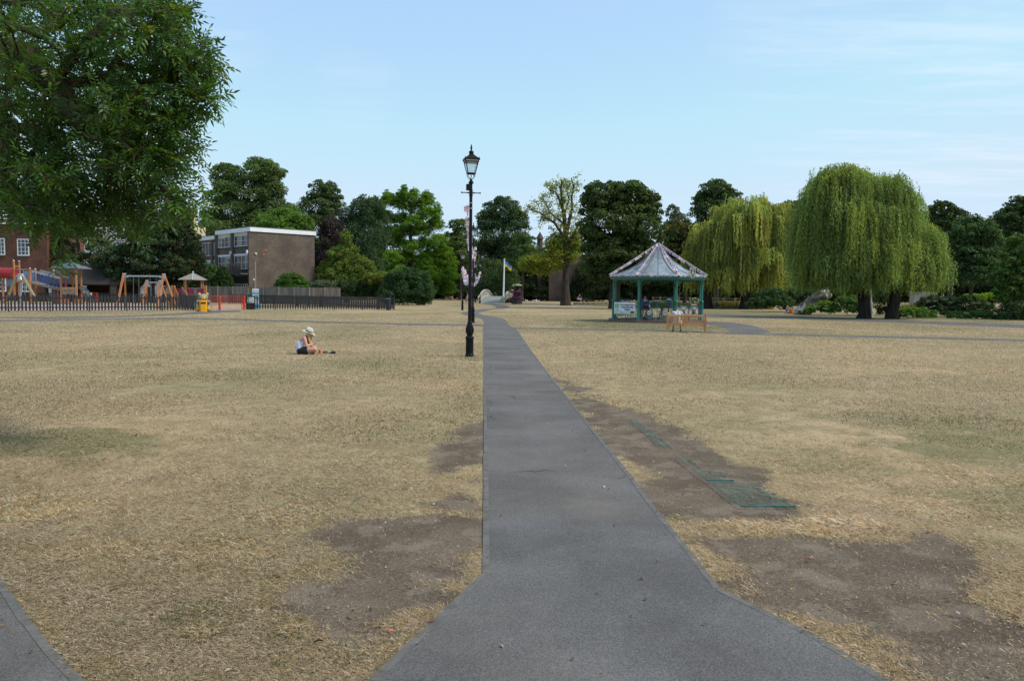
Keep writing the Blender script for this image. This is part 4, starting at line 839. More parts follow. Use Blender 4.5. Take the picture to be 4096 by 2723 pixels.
def glass(name, c=(.03, .036, .042), rough=.06):
    if name in _mc: return _mc[name]
    m, nt, bs = nmat(name); _mc[name] = m; bs.inputs['Base Color'].default_value = rgba(c); bs.inputs['Roughness'].default_value = rough; bs.inputs['Specular IOR Level'].default_value = .7
    tc = node(nt, 'ShaderNodeTexCoord'); bump(nt, bs, noise(nt, tc.outputs['Object'], .8, 2), .04); return m
GLASS = glass('window_glass'); CURT = glass('window_curtain', (.2, .2, .19), .25)
class Wall:
    """local wall frame: u along the wall, w outwards, z up"""
    def __init__(s, o, u):
        s.o = V3(o); s.u = V3(u).normalized(); s.w = V3((s.u.y, -s.u.x, 0))
    def p(s, a, z, out=0.): return s.o + s.u * a + s.w * out + V3((0, 0, z))
    def box(s, mb, a0, a1, z0, z1, o0, o1, mi=0):
        q = Matrix((s.u, s.w, V3((0, 0, 1)))).transposed()
        return mb.box(s.p((a0 + a1) / 2, (z0 + z1) / 2, (o0 + o1) / 2), (a1 - a0, o1 - o0, z1 - z0), rot=q, mi=mi)
def window(W_, root, a0, a1, z0, z1, cols, rows, fw=.07, bar=.035, out=.02, sill=True, curtain=(), open_=None, mat=None):
    fr = MB(); mat = mat or WHITE
    W_.box(fr, a0, a0 + fw, z0, z1, out, out + .07); W_.box(fr, a1 - fw, a1, z0, z1, out, out + .07); W_.box(fr, a0 + fw, a1 - fw, z1 - fw, z1, out, out + .07); W_.box(fr, a0 + fw, a1 - fw, z0, z0 + fw, out, out + .07)
    for i in range(1, cols): x = a0 + (a1 - a0) * i / cols; W_.box(fr, x - bar / 2, x + bar / 2, z0 + fw, z1 - fw, out, out + .06)
    for j in range(1, rows): z = z0 + (z1 - z0) * j / rows; W_.box(fr, a0 + fw, a1 - fw, z - bar / 2, z + bar / 2, out, out + .055)
    f = fr.build('window', mat, root)
    pn = MB(); W_.box(pn, a0 + .02, a1 - .02, z0 + .02, z1 - .02, .004, .03, 0); pn.build('pane', GLASS, f)
    if curtain:
        for i in curtain:
            c = MB(); W_.box(c, a0 + (a1 - a0) * i / cols + bar, a0 + (a1 - a0) * (i + 1) / cols - bar, z0 + fw, z1 - fw, .02, .036); c.build('curtain', CURT, f)
    if sill: s = MB(); W_.box(s, a0 - .06, a1 + .06, z0 - .09, z0 - .004, 0, .16); s.build('sill', LEAD if mat is WHITE else mat, f)
    if open_:
        x0, x1, zz0, zz1, tilt = open_; o = MB(); q = Matrix((W_.u, W_.w, V3((0, 0, 1)))).transposed() @ Matrix.Rotation(tilt, 3, 'X')
        c = W_.p((x0 + x1) / 2, zz1, .1) + q @ V3((0, 0, -(zz1 - zz0) / 2))
        o.box(c, (x1 - x0, .03, zz1 - zz0), rot=q, mi=0); o.box(c + q @ V3((0, .018, 0)), (x1 - x0 - .16, .006, zz1 - zz0 - .16), rot=q, mi=1)
        o.build('opened_casement', [mat, CURT], f)
    return f
def flats():
    c0 = V3((A(1005, 1170, 112).x, 112, 0)); c1 = V3((A(1259, 1170, 119).x, 119, 0)); ug = (c1 - c0).normalized(); uf = V3((-ug.y, ug.x, 0)); Lg = (c1 - c0).length
    Hb, Lf, L2, H2 = 10.05, 11.6, 12.5, 9.45
    root = thing('apartment_block', 'three storey brown brick flats with white fascia and flat roof behind the playground', 'building', tuple(c0))
    O = V3((0, 0, 0)); wg = Wall(O, ug); q = uf
    def solid(a0, a1, b0, b1, z0, z1, mat, name, mb=None):
        m = mb or MB(); pts = [ug * a0 + uf * b0, ug * a1 + uf * b0, ug * a1 + uf * b1, ug * a0 + uf * b1]
        m.add([p + V3((0, 0, z0)) for p in pts] + [p + V3((0, 0, z1)) for p in pts], [(3, 2, 1, 0), (4, 5, 6, 7), (0, 1, 5, 4), (1, 2, 6, 5), (2, 3, 7, 6), (3, 0, 4, 7)])
        return m.build(name, mat, root) if mb is None else m
    solid(0, Lg, 0, Lf, -.2, Hb, FLATB, 'wall'); solid(.35, Lg, Lf, Lf + L2, -.2, H2, FLATB, 'wall')
    f = solid(-.16, Lg + .16, -.16, Lf + .1, Hb, Hb + .62, WHITE, 'fascia'); solid(.2, Lg + .1, Lf + .1, Lf + L2 + .1, H2, H2 + .6, WHITE, 'fascia')
    solid(-.2, Lg + .2, -.2, Lf + .14, Hb + .623, Hb + .7, FELT, 'roof'); solid(.15, Lg + .14, Lf + .14, Lf + L2 + .14, H2 + .603, H2 + .68, FELT, 'roof')
    wf = Wall(uf * Lf, -uf)                       # facade: a runs from the far end (0) to the near corner (Lf)
    A_ = lambda t: Lf - t
    pr = MB()
    for t0, t1 in ((0, .38), (5.3, 6.0), (10.9, Lf)): wf.box(pr, A_(t1), A_(t0) - (.002 if t0 == 0 else 0), 0, Hb - .002, 0, .32)
    pr.build('pier', FLATB, root)
    def panel(t0, t1, z0, z1, m, nm, o0=.0, o1=.05):
        b = MB(); wf.box(b, A_(t1), A_(t0), z0, z1, o0, o1); return b.build(nm, m, root)
    for t0, t1 in ((.4, 5.28), (6.02, 10.88)):
        panel(t0, t1, Hb - .42, Hb - .01, CREAM, 'lintel'); panel(t0, t1, 6.72, 6.95, WHITE, 'lintel', 0, .14)
    window(wf, root, A_(5.2), A_(.5), 8.05, Hb - .45, 4, 2, curtain=(1,), open_=None)
    window(wf, root, A_(10.8), A_(6.1), 8.05, Hb - .45, 4, 2, curtain=(0, 3), open_=(A_(10.2), A_(8.4), 8.1, 9.5, R(-24)))
    window(wf, root, A_(5.2), A_(.5), 4.75, 6.68, 4, 2, curtain=(3,)); window(wf, root, A_(10.8), A_(6.1), 4.75, 6.68, 4, 2, curtain=(2,), open_=(A_(8.2), A_(6.4), 4.85, 6.5, R(-20)))
    # balcony with slatted screen and dark ground floor
    b = MB(); wf.box(b, A_(10.8), A_(.1), 3.95, 4.12, .33, 1.5); bal = b.build('balcony', M('balcony_concrete', (.1, .09, .085), .9), root)
    s = MB()
    for k in range(7): wf.box(s, A_(4.9), A_(.25), 4.2 + k * .2, 4.34 + k * .2, 1.4, 1.44)
    s.build('timber_screen', M('screen_timber', (.16, .095, .07), .8), bal)
    r = MB(); wf.box(r, A_(10.8), A_(.1), 5.02, 5.07, 1.44, 1.49)
    for k in range(28): wf.box(r, A_(10.7 - k * .39), A_(10.68 - k * .39), 4.12, 5.02, 1.45, 1.475)
    r.build('railing', M('black_steel', (.02, .02, .022), .5, .3), bal)
    panel(.4, 5.28, .1, 3.7, DARKIN, 'recess_shade_sheet', .0, .03); panel(6.02, 10.88, .1, 3.7, DARKIN, 'recess_shade_sheet', .0, .03)  # flat dark sheets: shade of the open ground floor put into colour
    window(wf, root, A_(4.9), A_(2.9), .2, 2.6, 3, 2, out=.04, sill=False); window(wf, root, A_(2.4), A_(.8), .2, 2.6, 2, 2, out=.04, sill=False)
    for t in (.12, 5.55): x = MB(); wf.box(x, A_(t + .28), A_(t), 6.95, 7.4, .33, .55); x.build('wall_lamp', WHITE, root)
    w2 = Wall(uf * (Lf + L2) + ug * .35, -uf); B_ = lambda t: L2 - t
    pr = MB()
    for t0, t1 in ((0, .3), (1.7, 2.4), (7.3, 8.0), (12, L2)): w2.box(pr, B_(t1), B_(t0), 0, H2 - .002, 0, .28)
    pr.build('pier', FLATB, root)
    for t0, t1, n in ((.4, 1.6, 1), (2.6, 7.1, 4), (8.2, 11.8, 3)):
        window(w2, root, B_(t1), B_(t0), 7.0, H2 - .4, n, 2 if n == 1 else 1, curtain=(0,)); window(w2, root, B_(t1), B_(t0), 3.9, 6.0, n, 2 if n == 3 else 1, curtain=(n - 1,))
        x = MB(); w2.box(x, B_(t1), B_(t0), 6.1, 6.3, 0, .12); x.build('lintel', WHITE, root)
    RED = M('red_vent', (.5, .08, .04), .6)
    for a, z in ((2.1, 7.35), (1.75, 6.72)): x = MB(); wg.box(x, a, a + .3, z, z + .22, 0, .05); x.build('vent', RED, root)
    x = MB(); x.cyl(wg.p(.72, 6.95, .0), wg.p(.72, 6.95, .14), .16, .16, 14); x.build('wall_lamp', M('lamp_cream', (.6, .55, .42), .4), root)
flats()
def house():
    d = 104; x1 = A(193, 1170, d).x; x0 = x1 - 26; u = V3((1, 0.0, 0)); root = thing('brick_house', 'tile hung red brick house with white sash windows half hidden by the ash leaves', 'building', (x1, d, 0))
    w = Wall(V3((-26, 0, 0)), u); He = 10.2
    b = MB(); b.box((-13, 4.5, He / 2 - .1), (26, 9, He + .2)); b.build('wall', HOUSEB, root)
    r = MB(); e = .45; rz = He + 5.2
    r.add([(-26.5, -e, He), (e, -e, He), (e, 9 + e, He), (-26.5, 9 + e, He), (-26.5, 4.5, rz), (-3.2, 4.5, rz)], [(0, 1, 5, 4), (1, 2, 5), (2, 3, 4, 5), (3, 0, 4), (3, 2, 1, 0)])
    rf = r.build('roof', ROOFT, root)
    g = MB(); g.box((-13, -e - .06, He - .08), (26.8, .12, .16)); g.build('gutter', WHITE, root)
    k = d / F
    def wx(px): return A(px, 1170, d).x - x0
    for pa, pb, za, zb in ((75, 122, 956, 1023), (-20, 26, 953, 1020), (-120, -74, 950, 1017)): window(w, root, wx(pa), wx(pb), ZA(pb, zb, d), ZA(pb, za, d), 3, 4, .12, .05)
    for pa, pb in ((75, 122), (-20, 26)): window(w, root, wx(pa), wx(pb), 1.2, 3.6, 3, 4, .12, .05)
    v = MB(); w.box(v, wx(55), wx(70), ZA(60, 942, d), ZA(60, 928, d), 0, .06); v.build('vent', M('terracotta', (.22, .06, .04), .8), root)
    # dormer
    dm = MB(); wx0, wx1 = wx(-30) - 26, wx(36) - 26; dm.box(((wx0 + wx1) / 2, 1.3, ZA(0, 840, d)), (wx1 - wx0, 3.2, 2.4)); dm.build('dormer', WHITE, root)
    wd = Wall(V3((-26, -.302, 0)), u); window(wd, root, wx(-22), wx(30), ZA(0, 863, d), ZA(0, 818, d), 3, 2, .1, .06, out=.01)
house()
def white_house():
    d = 128; x0, x1 = A(170, 1170, d).x, A(752, 1170, d).x; root = thing('white_building', 'large white rendered building glimpsed through the trees behind the playground', 'building', (x0, d, 0)); Lw = x1 - x0
    h = ZA(500, 858, d); b = MB(); b.box((Lw / 2 - 2, 5, h / 2), (Lw - 4, 10, h)); b.build('wall', WREND, root)
    c = MB(); c.box((Lw - 1.9, 4, (h - 1.4) / 2), (3.6, 7.9, h - 1.4)); c.box((Lw - .8, 4, h + .1), (1.2, 1.2, 3.0)); c.build('wall', CREAM, root)
    r = MB(); r.box((Lw / 2 - 2, 5, h + .15), (Lw - 3.4, 10.6, .3)); r.build('roof', LEAD, root)
    w = Wall(V3((0, 0, 0)), (1, 0, 0))
    for i in range(6):
        for z in (2.2, 6.0, 9.6): window(w, root, 2 + i * 3.4, 3.3 + i * 3.4, z, z + 1.9, 2, 2, .1)
white_house()
def barn():
    d = 99; x0, x1 = A(172, 1170, d).x, A(486, 1170, d).x; L = x1 - x0; root = thing('open_barn', 'low open fronted barn with dark tiled roof and pale columns behind the playground', 'shelter', (x0, d, 0))
    he, hr = ZA(330, 1132, d), ZA(330, 1060, d)
    r = MB(); r.add([(-.3, -.4, he - .1), (L + .3, -.4, he - .1), (L + .3, 2.5, hr), (-.3, 2.5, hr), (-.3, 5.4, he - .1), (L + .3, 5.4, he - .1), (-.3, -.4, he - .25), (L + .3, -.4, he - .25), (L + .3, 5.4, he - .25), (-.3, 5.4, he - .25)], [(0, 1, 2, 3), (3, 2, 5, 4), (6, 7, 8, 9), (0, 1, 7, 6), (4, 5, 8, 9), (0, 3, 4, 9, 6), (1, 2, 5, 8, 7)]); r.build('roof', BARNT, root)
    b = MB(); b.box((L / 2, 4.9, he / 2 - .2), (L, .3, he - .1)); b.box((.15, 2.5, he / 2 - .2), (.3, 4.4, he - .1)); b.build('wall', brick_mat('barn_brick', (.06, .04, .03), (.045, .032, .026), (.06, .05, .04)), root)
    for px in (337, 200): c = MB(); x = A(px, 1170, d).x - x0; c.lathe([(.3, 0), (.3, .2), (.22, .25), (.2, he - .6), (.28, he - .5), (.3, he - .3)], (x, .1, 0), 16); c.build('column', WREND, root, 40)
    c = MB(); c.box((A(453, 1170, d).x - x0, .2, he / 2 - .15), (.8, .5, he - .2)); c.build('pier', brick_mat('barn_pier', (.19, .12, .075), (.13, .09, .065), (.16, .13, .1)), root)
barn()
def pink_building():
    d = 170; x0, x1 = A(2195, 1170, d).x, A(2330, 1170, d).x; root = thing('brick_building', 'pinkish brick building with a tiled roof glimpsed behind the yellowing oak', 'building', (x0, d, 0)); L = x1 - x0
    h = ZA(2260, 985, d); b = MB(); b.box((L / 2, 4, h / 2), (L, 8, h)); b.build('wall', PINKB, root)
    r = MB(); t = ZA(2215, 940, d); r.add([(-.4, -.4, h), (L + .4, -.4, h), (L + .4, 8.4, h), (-.4, 8.4, h), (1.2, 4, t), (L - 1.2, 4, t)], [(0, 1, 5, 4), (1, 2, 5), (2, 3, 4, 5), (3, 0, 4), (3, 2, 1, 0)]); r.build('roof', ROOFT, root)
    w = Wall((0, 0, 0), (1, 0, 0))
    t = thing('turret', 'small brick turret with a pointed tile roof left of the yellowing oak', 'tower', tuple(GX(2157, 172))); h0, h1 = ZA(2157, 955, 172), ZA(2157, 927, 172)
    MB().lathe([(.62, 0), (.62, h0)], n=8).build('wall', PINKB, t); MB().lathe([(.95, h0), (.5, h0 + (h1 - h0) * .45), (.03, h1)], n=8).build('roof', ROOFT, t)
pink_building()
# ------------------------------------------------------------------ fences
BLACKW = M('black_fence_timber', (.014, .0145, .017), .6, 0, .35, 3, (1, 1, .3), .3); GREYB = M('weathered_board', (.2, .185, .165), .9, 0, .3, 3.2, (1, 1, .12), .4, (.25, .235, .21)); RED = M('red_paint', (.48, .035, .02), .45, 0, .12, 3)
def picket(name, label, p0, p1, h=1.2, pitch=.222, pw=.125, bay=2.7, post_h=None, cut=True):
    p0, p1 = V3(p0), V3(p1); L = (p1 - p0).length; root = thing(name, label, 'fence', tuple(p0), math.atan2(p1.y - p0.y, p1.x - p0.x), 'black picket fences round the playground'); n = max(1, round(L / bay)); b = L / n
    for i in range(n):
        m = MB(); x0 = i * b + .06; k = int((b - .12) / pitch); rr = random.Random(i)
        m.box((i * b + b / 2, .03, .3), (b - .12, .035, .085)); m.box((i * b + b / 2, .03, h - .2), (b - .12, .035, .085))
        for j in range(k):
            x = x0 + (j + .5) * (b - .12) / k + rr.uniform(-.006, .006); hh = h + rr.uniform(-.012, .012); w = pw / 2; t = rr.uniform(-.004, .004)
            vs = [(x - w, -.014, .07), (x + w, -.014, .07), (x + w + t, -.014, hh - .03), (x + t + w * .45, -.014, hh), (x + t - w * .45, -.014, hh), (x - w + t, -.014, hh - .03)]
            vs = vs + [(a, .011, c) for a, _, c in vs]; m.add(vs, [(0, 1, 2, 3, 4, 5), (11, 10, 9, 8, 7, 6)] + [(q, q + 6, (q + 1) % 6 + 6, (q + 1) % 6) for q in range(6)])
        m.build('picket_panel', BLACKW, root)
    for i in range(n + 1): MB().box((i * b, .05, h / 2), (.1, .1, h + .04 - 0)).build('post', BLACKW, root)
    return root
gl = lambda px, py: tuple(G(px, py))
FA, FB, FC, FD = V3(gl(-330, 1248.5)), V3(gl(784, 1242)), V3(gl(978, 1238.5)), V3(gl(1562, 1239.5))
picket('picket_fence', 'long black picket fence in front of the climbing frame and swings', FA, FB)
picket('picket_fence', 'black picket fence running right from the red gate to the black bin', FC, FD)
BK = [V3((A(-300, 1170, 96).x, 96, 0)), V3((A(345, 1170, 96).x, 96, 0)), V3((A(388, 1170, 96).x, 96, 0)), V3((A(690, 1170, 97).x, 97, 0)), V3((A(1015, 1170, 98).x, 98, 0))]
picket('picket_fence', 'far black picket fence left of the small red gate', BK[0], BK[1]); picket('picket_fence', 'far black picket fence between the small red gate and the play hut', BK[2], BK[3])
picket('picket_fence', 'far black picket fence in front of the grey board fence', BK[3] + V3((7, 0, 0)), BK[4]); picket('picket_fence', 'far black picket fence slanting forward to the bin corner', BK[4], FD + V3((.2, .6, 0)))
picket('picket_fence', 'black picket fence running back beside the play hut', FB + V3((-.3, .3, 0)), BK[3])
def board_fence():
    a, b = V3(GX(690, 106)), V3(GX(1362, 104)); L = (b - a).length; root = thing('board_fence', 'tall grey weathered closeboard fence below the flats', 'fence', tuple(a), math.atan2(b.y - a.y, b.x - a.x)); n = 11; bay = L / n
    for i in range(n):
        m = MB(); rr = random.Random(i + 50); k = 20; st = rr.uniform(-.05, .05); tone = 0
        for j in range(k): w = bay / k; m.box((i * bay + (j + .5) * w, .01 * (j % 2), 1.08 + st / 2), (w * .985, .022, 2.16 + st + rr.uniform(-.02, .02)))
        c = (.165, .152, .135) if i < 9 else (.22, .165, .13); f = rr.uniform(.8, 1.12); m.build('board_panel', M('weathered_board_%s' % 'abcdefghijk'[i], tuple(x * f for x in c), .9, 0, .3, 2.5, (1, 1, .15), .4), root)
        MB().box((i * bay, -.06, 1.1), (.1, .1, 2.24)).build('post', GREYB, root)
    return root
board_fence()
def red_gate():
    a, b = FB + V3((.55, 0, 0)), FC; L = (b - a).length; root = thing('gate', 'bright red barred playground gate beside the bear litter bin', 'gate', tuple(a), math.atan2(b.y - a.y, b.x - a.x)); x1 = L * (891 - 835) / (978 - 835)
    THIN = M('thin_red_bar', (.4, .05, .035), .5)
    for x in (x1, L - .04): MB().box((x, 0, .62), (.17, .1, 1.26)).build('gate_post', RED, root)
    g = MB(); h = 1.22
    for x0, xe in ((-.3, x1 - .1), (x1 + .1, L - .15)):
        g.box(((x0 + xe) / 2, 0, h), (xe - x0, .03, .035)); g.box(((x0 + xe) / 2, 0, .1), (xe - x0, .03, .035)); n = int((xe - x0) / .105)
        for i in range(n + 1): g.box((x0 + (xe - x0) * i / n, 0, h / 2 + .05), (.014, .014, h - .1))
    g.build('bars', THIN, root)
    MB().lathe([(.2, 0), (.2, .02)], (L - .3, 0, 1.2), 3).build('hinge_plate', RED, root); MB().box((L - .3, 0, .64), (.05, .05, 1.2)).build('closing_bar', RED, root)
    a, b = BK[1], BK[2]; L = (b - a).length; r2 = thing('gate', 'small red gate with a white notice behind the slide', 'gate', tuple(a)); g = MB()
    for z in (.12, 1.2): g.box((L / 2, 0, z), (L, .04, .05))
    for i in range(12): g.box((L * i / 11, 0, .65), (.025 if i < 11 else .16, .025, 1.1))
    g.build('bars', RED, r2); MB().box((L * .35, -.05, 1.05), (.5, .02, .32)).build('notice', WHITE, r2)
red_gate()
def rail_fence():
    WD = M('rail_timber', (.2, .17, .12), .9, 0, .3, 3, bp=.3); pts = [V3((A(px, 1170, d).x, d, 0)) for px, d in ((2612, 140), (2641, 139), (2715, 136), (2760, 134), (2804, 132), (2848, 130), (2895, 128), (2942, 126), (2990, 124), (3040, 122), (3095, 120))]
    root = thing('rail_fence', 'grey timber post and rail fence behind the bandstand and yellow willow', 'fence', tuple(pts[0]))
    for i, p in enumerate(pts): MB().box(p - pts[0] + V3((0, 0, .66)), (.2, .2, 1.38), .3 * i).build('post', WD, root)
    for i in range(len(pts) - 1):
        for z in (.72, 1.16): MB().bar(pts[i] - pts[0] + V3((0, 0, z)), pts[i + 1] - pts[0] + V3((0, 0, z - .02)), .07, .13).build('rail', WD, root)
rail_fence()
def right_board():
    a = V3(GX(3640, 80)); root = thing('board_fence', 'short pale grey board fence behind the flowers under the willow edge', 'fence', tuple(a)); m = MB()
    for j in range(22): m.box((j * .125, .01 * (j % 2), 1.15), (.122, .02, 2.3 + random.uniform(-.02, .02)))
    m.build('board_panel', GREYB, root)
    for x in (0, 2.7): MB().box((x, -.06, 1.15), (.1, .1, 2.4)).build('post', GREYB, root)
right_board()
def humped_bridge():
    TB = M('bridge_board', (.27, .245, .2), .9, 0, .3, 3, (1, 1, .12), .3); TR = M('bridge_rail', (.4, .38, .33), .85, 0, .2, 3); DK = M('bridge_deck', (.2, .225, .2), .8, 0, .12, 3)
    n0 = V3(GX(1965, 130)); ax = (V3((A(2016, 1170, 138).x, 138, 0)) - n0).normalized(); L = 9.0; rt = V3((ax.y, -ax.x, 0)); hw = 2.15
    root = thing('footbridge', 'humped wooden footbridge with arched board sides at the end of the path', 'bridge', tuple(n0)); N = 18
    zd = lambda t: 1.1 * math.sin(math.pi * t) ** .9 + .03; zt = lambda t: .75 + .62 * zd(t) + .72 * math.sin(math.pi * t) ** .8
    m = MB()
    for i in range(N):
        t0, t1 = i / N, (i + 1) / N; p = [ax * L * t0 - rt * hw, ax * L * t0 + rt * hw, ax * L * t1 + rt * hw, ax * L * t1 - rt * hw]; z = [zd(t0), zd(t0), zd(t1), zd(t1)]
        m.add([q + V3((0, 0, a)) for q, a in zip(p, z)] + [q + V3((0, 0, a - .15)) for q, a in zip(p, z)], [(0, 1, 2, 3), (7, 6, 5, 4), (0, 4, 5, 1), (3, 2, 6, 7), (0, 3, 7, 4), (1, 5, 6, 2)])
    m.build('deck', DK, root)
    for sgn in (-1, 1):
        m = MB(); K = 34
        for i in range(K):
            t = (i + .5) / K; c = ax * L * t + rt * sgn * (hw + .06); z0, z1 = zd(t) - .25 if sgn < 0 else zd(t) + .08, zt(t); m.box(c + V3((0, 0, (z0 + z1) / 2)), (.05, L / K * (.97 if sgn < 0 else .72), z1 - z0), rot=Matrix((rt, ax, V3((0, 0, 1)))).transposed())
        m.build('side_boards', TB, root)
        r = MB()
        for i in range(N):
            t0, t1 = i / N, (i + 1) / N; r.bar(ax * L * t0 + rt * sgn * (hw + .05) + V3((0, 0, zt(t0) + .05)), ax * L * t1 + rt * sgn * (hw + .05) + V3((0, 0, zt(t1) + .05)), .26, .12)
        r.build('handrail', TR, root)
        r = MB()
        for i in range(N):
            t0, t1 = i / N, (i + 1) / N; r.bar(ax * L * t0 + rt * sgn * (hw - .05) + V3((0, 0, zd(t0) + .09)), ax * L * t1 + rt * sgn * (hw - .05) + V3((0, 0, zd(t1) + .09)), .12, .16)
        r.build('kerb_beam', TR, root)
    return n0, ax, rt, zd, L
BR = humped_bridge()
def far_wood():
    rg = np.random.default_rng(203); C, cc = [], []
    for i in range(170):
        px = -600 + i * 32 + rg.normal() * 12; d = rg.uniform(225, 270); h = rg.uniform(11, 18.5); c = np.array(A(px, 1170, d)); c[2] = 0; r = rg.uniform(3, 5)
        n = 1500; u = unit(rg.normal(size=(n, 3))); u[:, 2] = np.abs(u[:, 2]); C.append(c + u * np.array([r, r, h]) * rg.uniform(.6, 1.03, (n, 1)) + rg.normal(size=(n, 3)) * .35); cc.append(np.array((.045, .066, .026)) * rg.uniform(.65, 1.3) * rg.uniform(.75, 1.25, (n, 1)))
    C, cc = np.concatenate(C), np.concatenate(cc); Nn = unit(rg.normal(size=C.shape) + np.array([0, -.4, .6])); Vt, Fa, Co = leaf_quads(rg, C, Nn, .8, .6, cc)
    tag(np_mesh('far_wood', Vt, Fa, LEAF, None, Co), 'dark belt of far trees closing the view beyond the park', 'trees', kind='stuff')
far_wood()
# ------------------------------------------------------------------ lamp posts, bunting, bandstand
BLK = M('black_gloss_iron', (.008, .009, .011), .45, .0, .3, 6, spec=.2); LGL = None
def lamp_glass():
    m, nt, bs = nmat('lantern_glass'); bs.inputs['Base Color'].default_value = (.82, .88, .92, 1); bs.inputs['Roughness'].default_value = .3; bs.inputs['Transmission Weight'].default_value = .75; bs.inputs['IOR'].default_value = 1.05; return m
LGL = lamp_glass(); REFL = M('lantern_reflector', (.62, .6, .56), .5)
def make_lamp(label, loc, rz):
    t = thing('street_lamp', label, 'street lamp', loc, rz, 'black lamp posts along the park path')
    MB().lathe([(.125, -.02), (.125, .05), (.108, .07), (.105, .48), (.115, .5), (.12, .53), (.11, .56), (.075, .58), (.085, .62), (.1, .66), (.098, .7), (.085, .8), (.07, .9), (.066, .94), (.07, .96), (.052, .98)], n=24).build('base', BLK, t, 35)
    mb = MB(); mb.lathe([(.055, .97), (.052, 1.2), (.042, 4.45)], n=24, flute=.1); mb.lathe([(.042, 4.44), (.05, 4.47), (.05, 4.64), (.04, 4.66), (.04, 4.8), (.068, 4.82), (.07, 4.86), (.04, 4.88), (.038, 4.93)], n=18); mb.build('post', BLK, t, 35)
    # cast leaves on the vase of the base
    mb = MB()
    for k in range(8):
        a = k * math.pi / 4; r = .098; mb.ell((r * math.cos(a), r * math.sin(a), .74), (.018, .018, .09), 8); mb.ell((.083 * math.cos(a + .4), .083 * math.sin(a + .4), .84), (.012, .012, .05), 8)
    mb.build('leaf_ornament', BLK, t, 40)
    mb = MB(); mb.cyl((-.25, 0, 4.56), (.25, 0, 4.56), .013); mb.ell((-.25, 0, 4.56), .024); mb.ell((.25, 0, 4.56), .024); mb.ell((-.08, 0, 4.56), .025); mb.ell((.08, 0, 4.56), .025); mb.build('ladder_bar', BLK, t, 40)
    MB().box((-.055, -.01, 4.71), (.15, .13, .17)).build('control_box', BLK, t, bev=.008)
    mb = MB()
    for a in range(4):
        c, s = math.cos(a * math.pi / 2 + math.pi / 4), math.sin(a * math.pi / 2 + math.pi / 4)
        pts = [(.03, 4.93), (.09, 4.97), (.13, 5.02), (.14, 5.07), (.115, 5.1), (.1, 5.07), (.11, 5.04)]; mb.tube([(r * c, r * s, z) for r, z in pts], .008, 6)
    mb.cyl((0, 0, 4.92), (0, 0, 5.1), .012); mb.build('scroll_bracket', BLK, t, 40)
    b0, b1, z0, z1 = .098, .185, 5.09, 5.47; mb = MB()
    for sx, sy in ((1, 1), (1, -1), (-1, 1), (-1, -1)): mb.bar((sx * b0, sy * b0, z0), (sx * b1, sy * b1, z1), .018, .018)
    def ring(b, z, w, h):
        for s in (-1, 1): mb.box((0, s * b, z), (2 * b + w, w, h)); mb.box((s * b, 0, z), (w, 2 * b - w, h))
    ring(b0, z0, .022, .03); ring(.169, 5.4, .02, .025); ring(b1 + .008, z1, .035, .035)
    for sx, sy in ((1, 1), (1, -1), (-1, 1), (-1, -1)): mb.add([(sx * .19, sy * .19, 5.48), (sx * .16, sy * .19, 5.48), (sx * .19, sy * .16, 5.48), (sx * .205, sy * .205, 5.545)], [(0, 1, 3), (0, 3, 2), (1, 2, 3), (0, 2, 1)])
    fr = mb.build('lantern_frame', BLK, t)
    for k in range(4):
        q = Matrix.Rotation(k * math.pi / 2, 3, 'Z'); e = .006
        p = [q @ V3(v) for v in ((-b0 + .01, -b0 + e, z0 + .012), (b0 - .01, -b0 + e, z0 + .012), (.163, -.169 + e, 5.39), (-.163, -.169 + e, 5.39))]; MB().quad(*p).build('glass_pane', LGL, fr)
    MB().lathe([(.235, 5.41), (.25, 5.463)], n=4, ph=math.pi / 4).build('reflector', REFL, fr)
    mb = MB(); mb.lathe([(.28, 5.48), (.245, 5.51), (.17, 5.55), (.1, 5.6), (.075, 5.62)], n=4, ph=math.pi / 4); mb.lathe([(.062, 5.6), (.058, 5.63), (.064, 5.64), (.066, 5.68), (.05, 5.71), (.02, 5.725), (.016, 5.75), (.03, 5.77), (.026, 5.8), (.014, 5.87), (.0, 5.9)], n=16); mb.build('lantern_roof', BLK, t, 40)
    return t
LP = [(1878, 1425, None, 1.0), (1892, 1292, 45.0, 1.0), (1850, 1241.6, 76.0, 1.0), (1920, 1214, 125, 1.17), (1901, 1206, 132, 1.2)]
LL = ['nearest tall black iron lamp post beside the straight path', 'second black lamp post half hidden right behind the nearest one', 'third black lamp post standing left of the winding path', 'black lamp post right in front of the left bridge rail', 'far black lamp post just left of the humped bridge']
lamps = []
for i, (px, py, d, sc) in enumerate(LP):
    p = G(px, py) if d is None else GX(px, d)
    if i == 0: o = make_lamp(LL[0], tuple(p), R(12)); o.rotation_euler = (0, R(.1), R(12))
    else: o = dup(lamps[0]); o['label'] = LL[i]; o.location = p; o.scale = (sc,) * 3; o.rotation_euler = (0, 0, R((12, -20, 35, 5, 50)[i]))
    o.scale.z *= .972; lamps.append(o)
WB = M('white_plastic', (.75, .75, .74), .5)
mb = MB(); mb.box((.14, -.06, 4.35), (.12, .12, .16)); mb.bar((.04, 0, 4.36), (.1, -.04, 4.36), .03, .03); mb.build('camera_box', WB, lamps[1])
mb = MB()
for z in (4.28, 4.13): mb.lathe([(.05, z - .012), (.05, z + .012)], n=14)
mb.build('clamp_band', M('steel_band', (.5, .5, .5), .4, .8), lamps[0], 40)
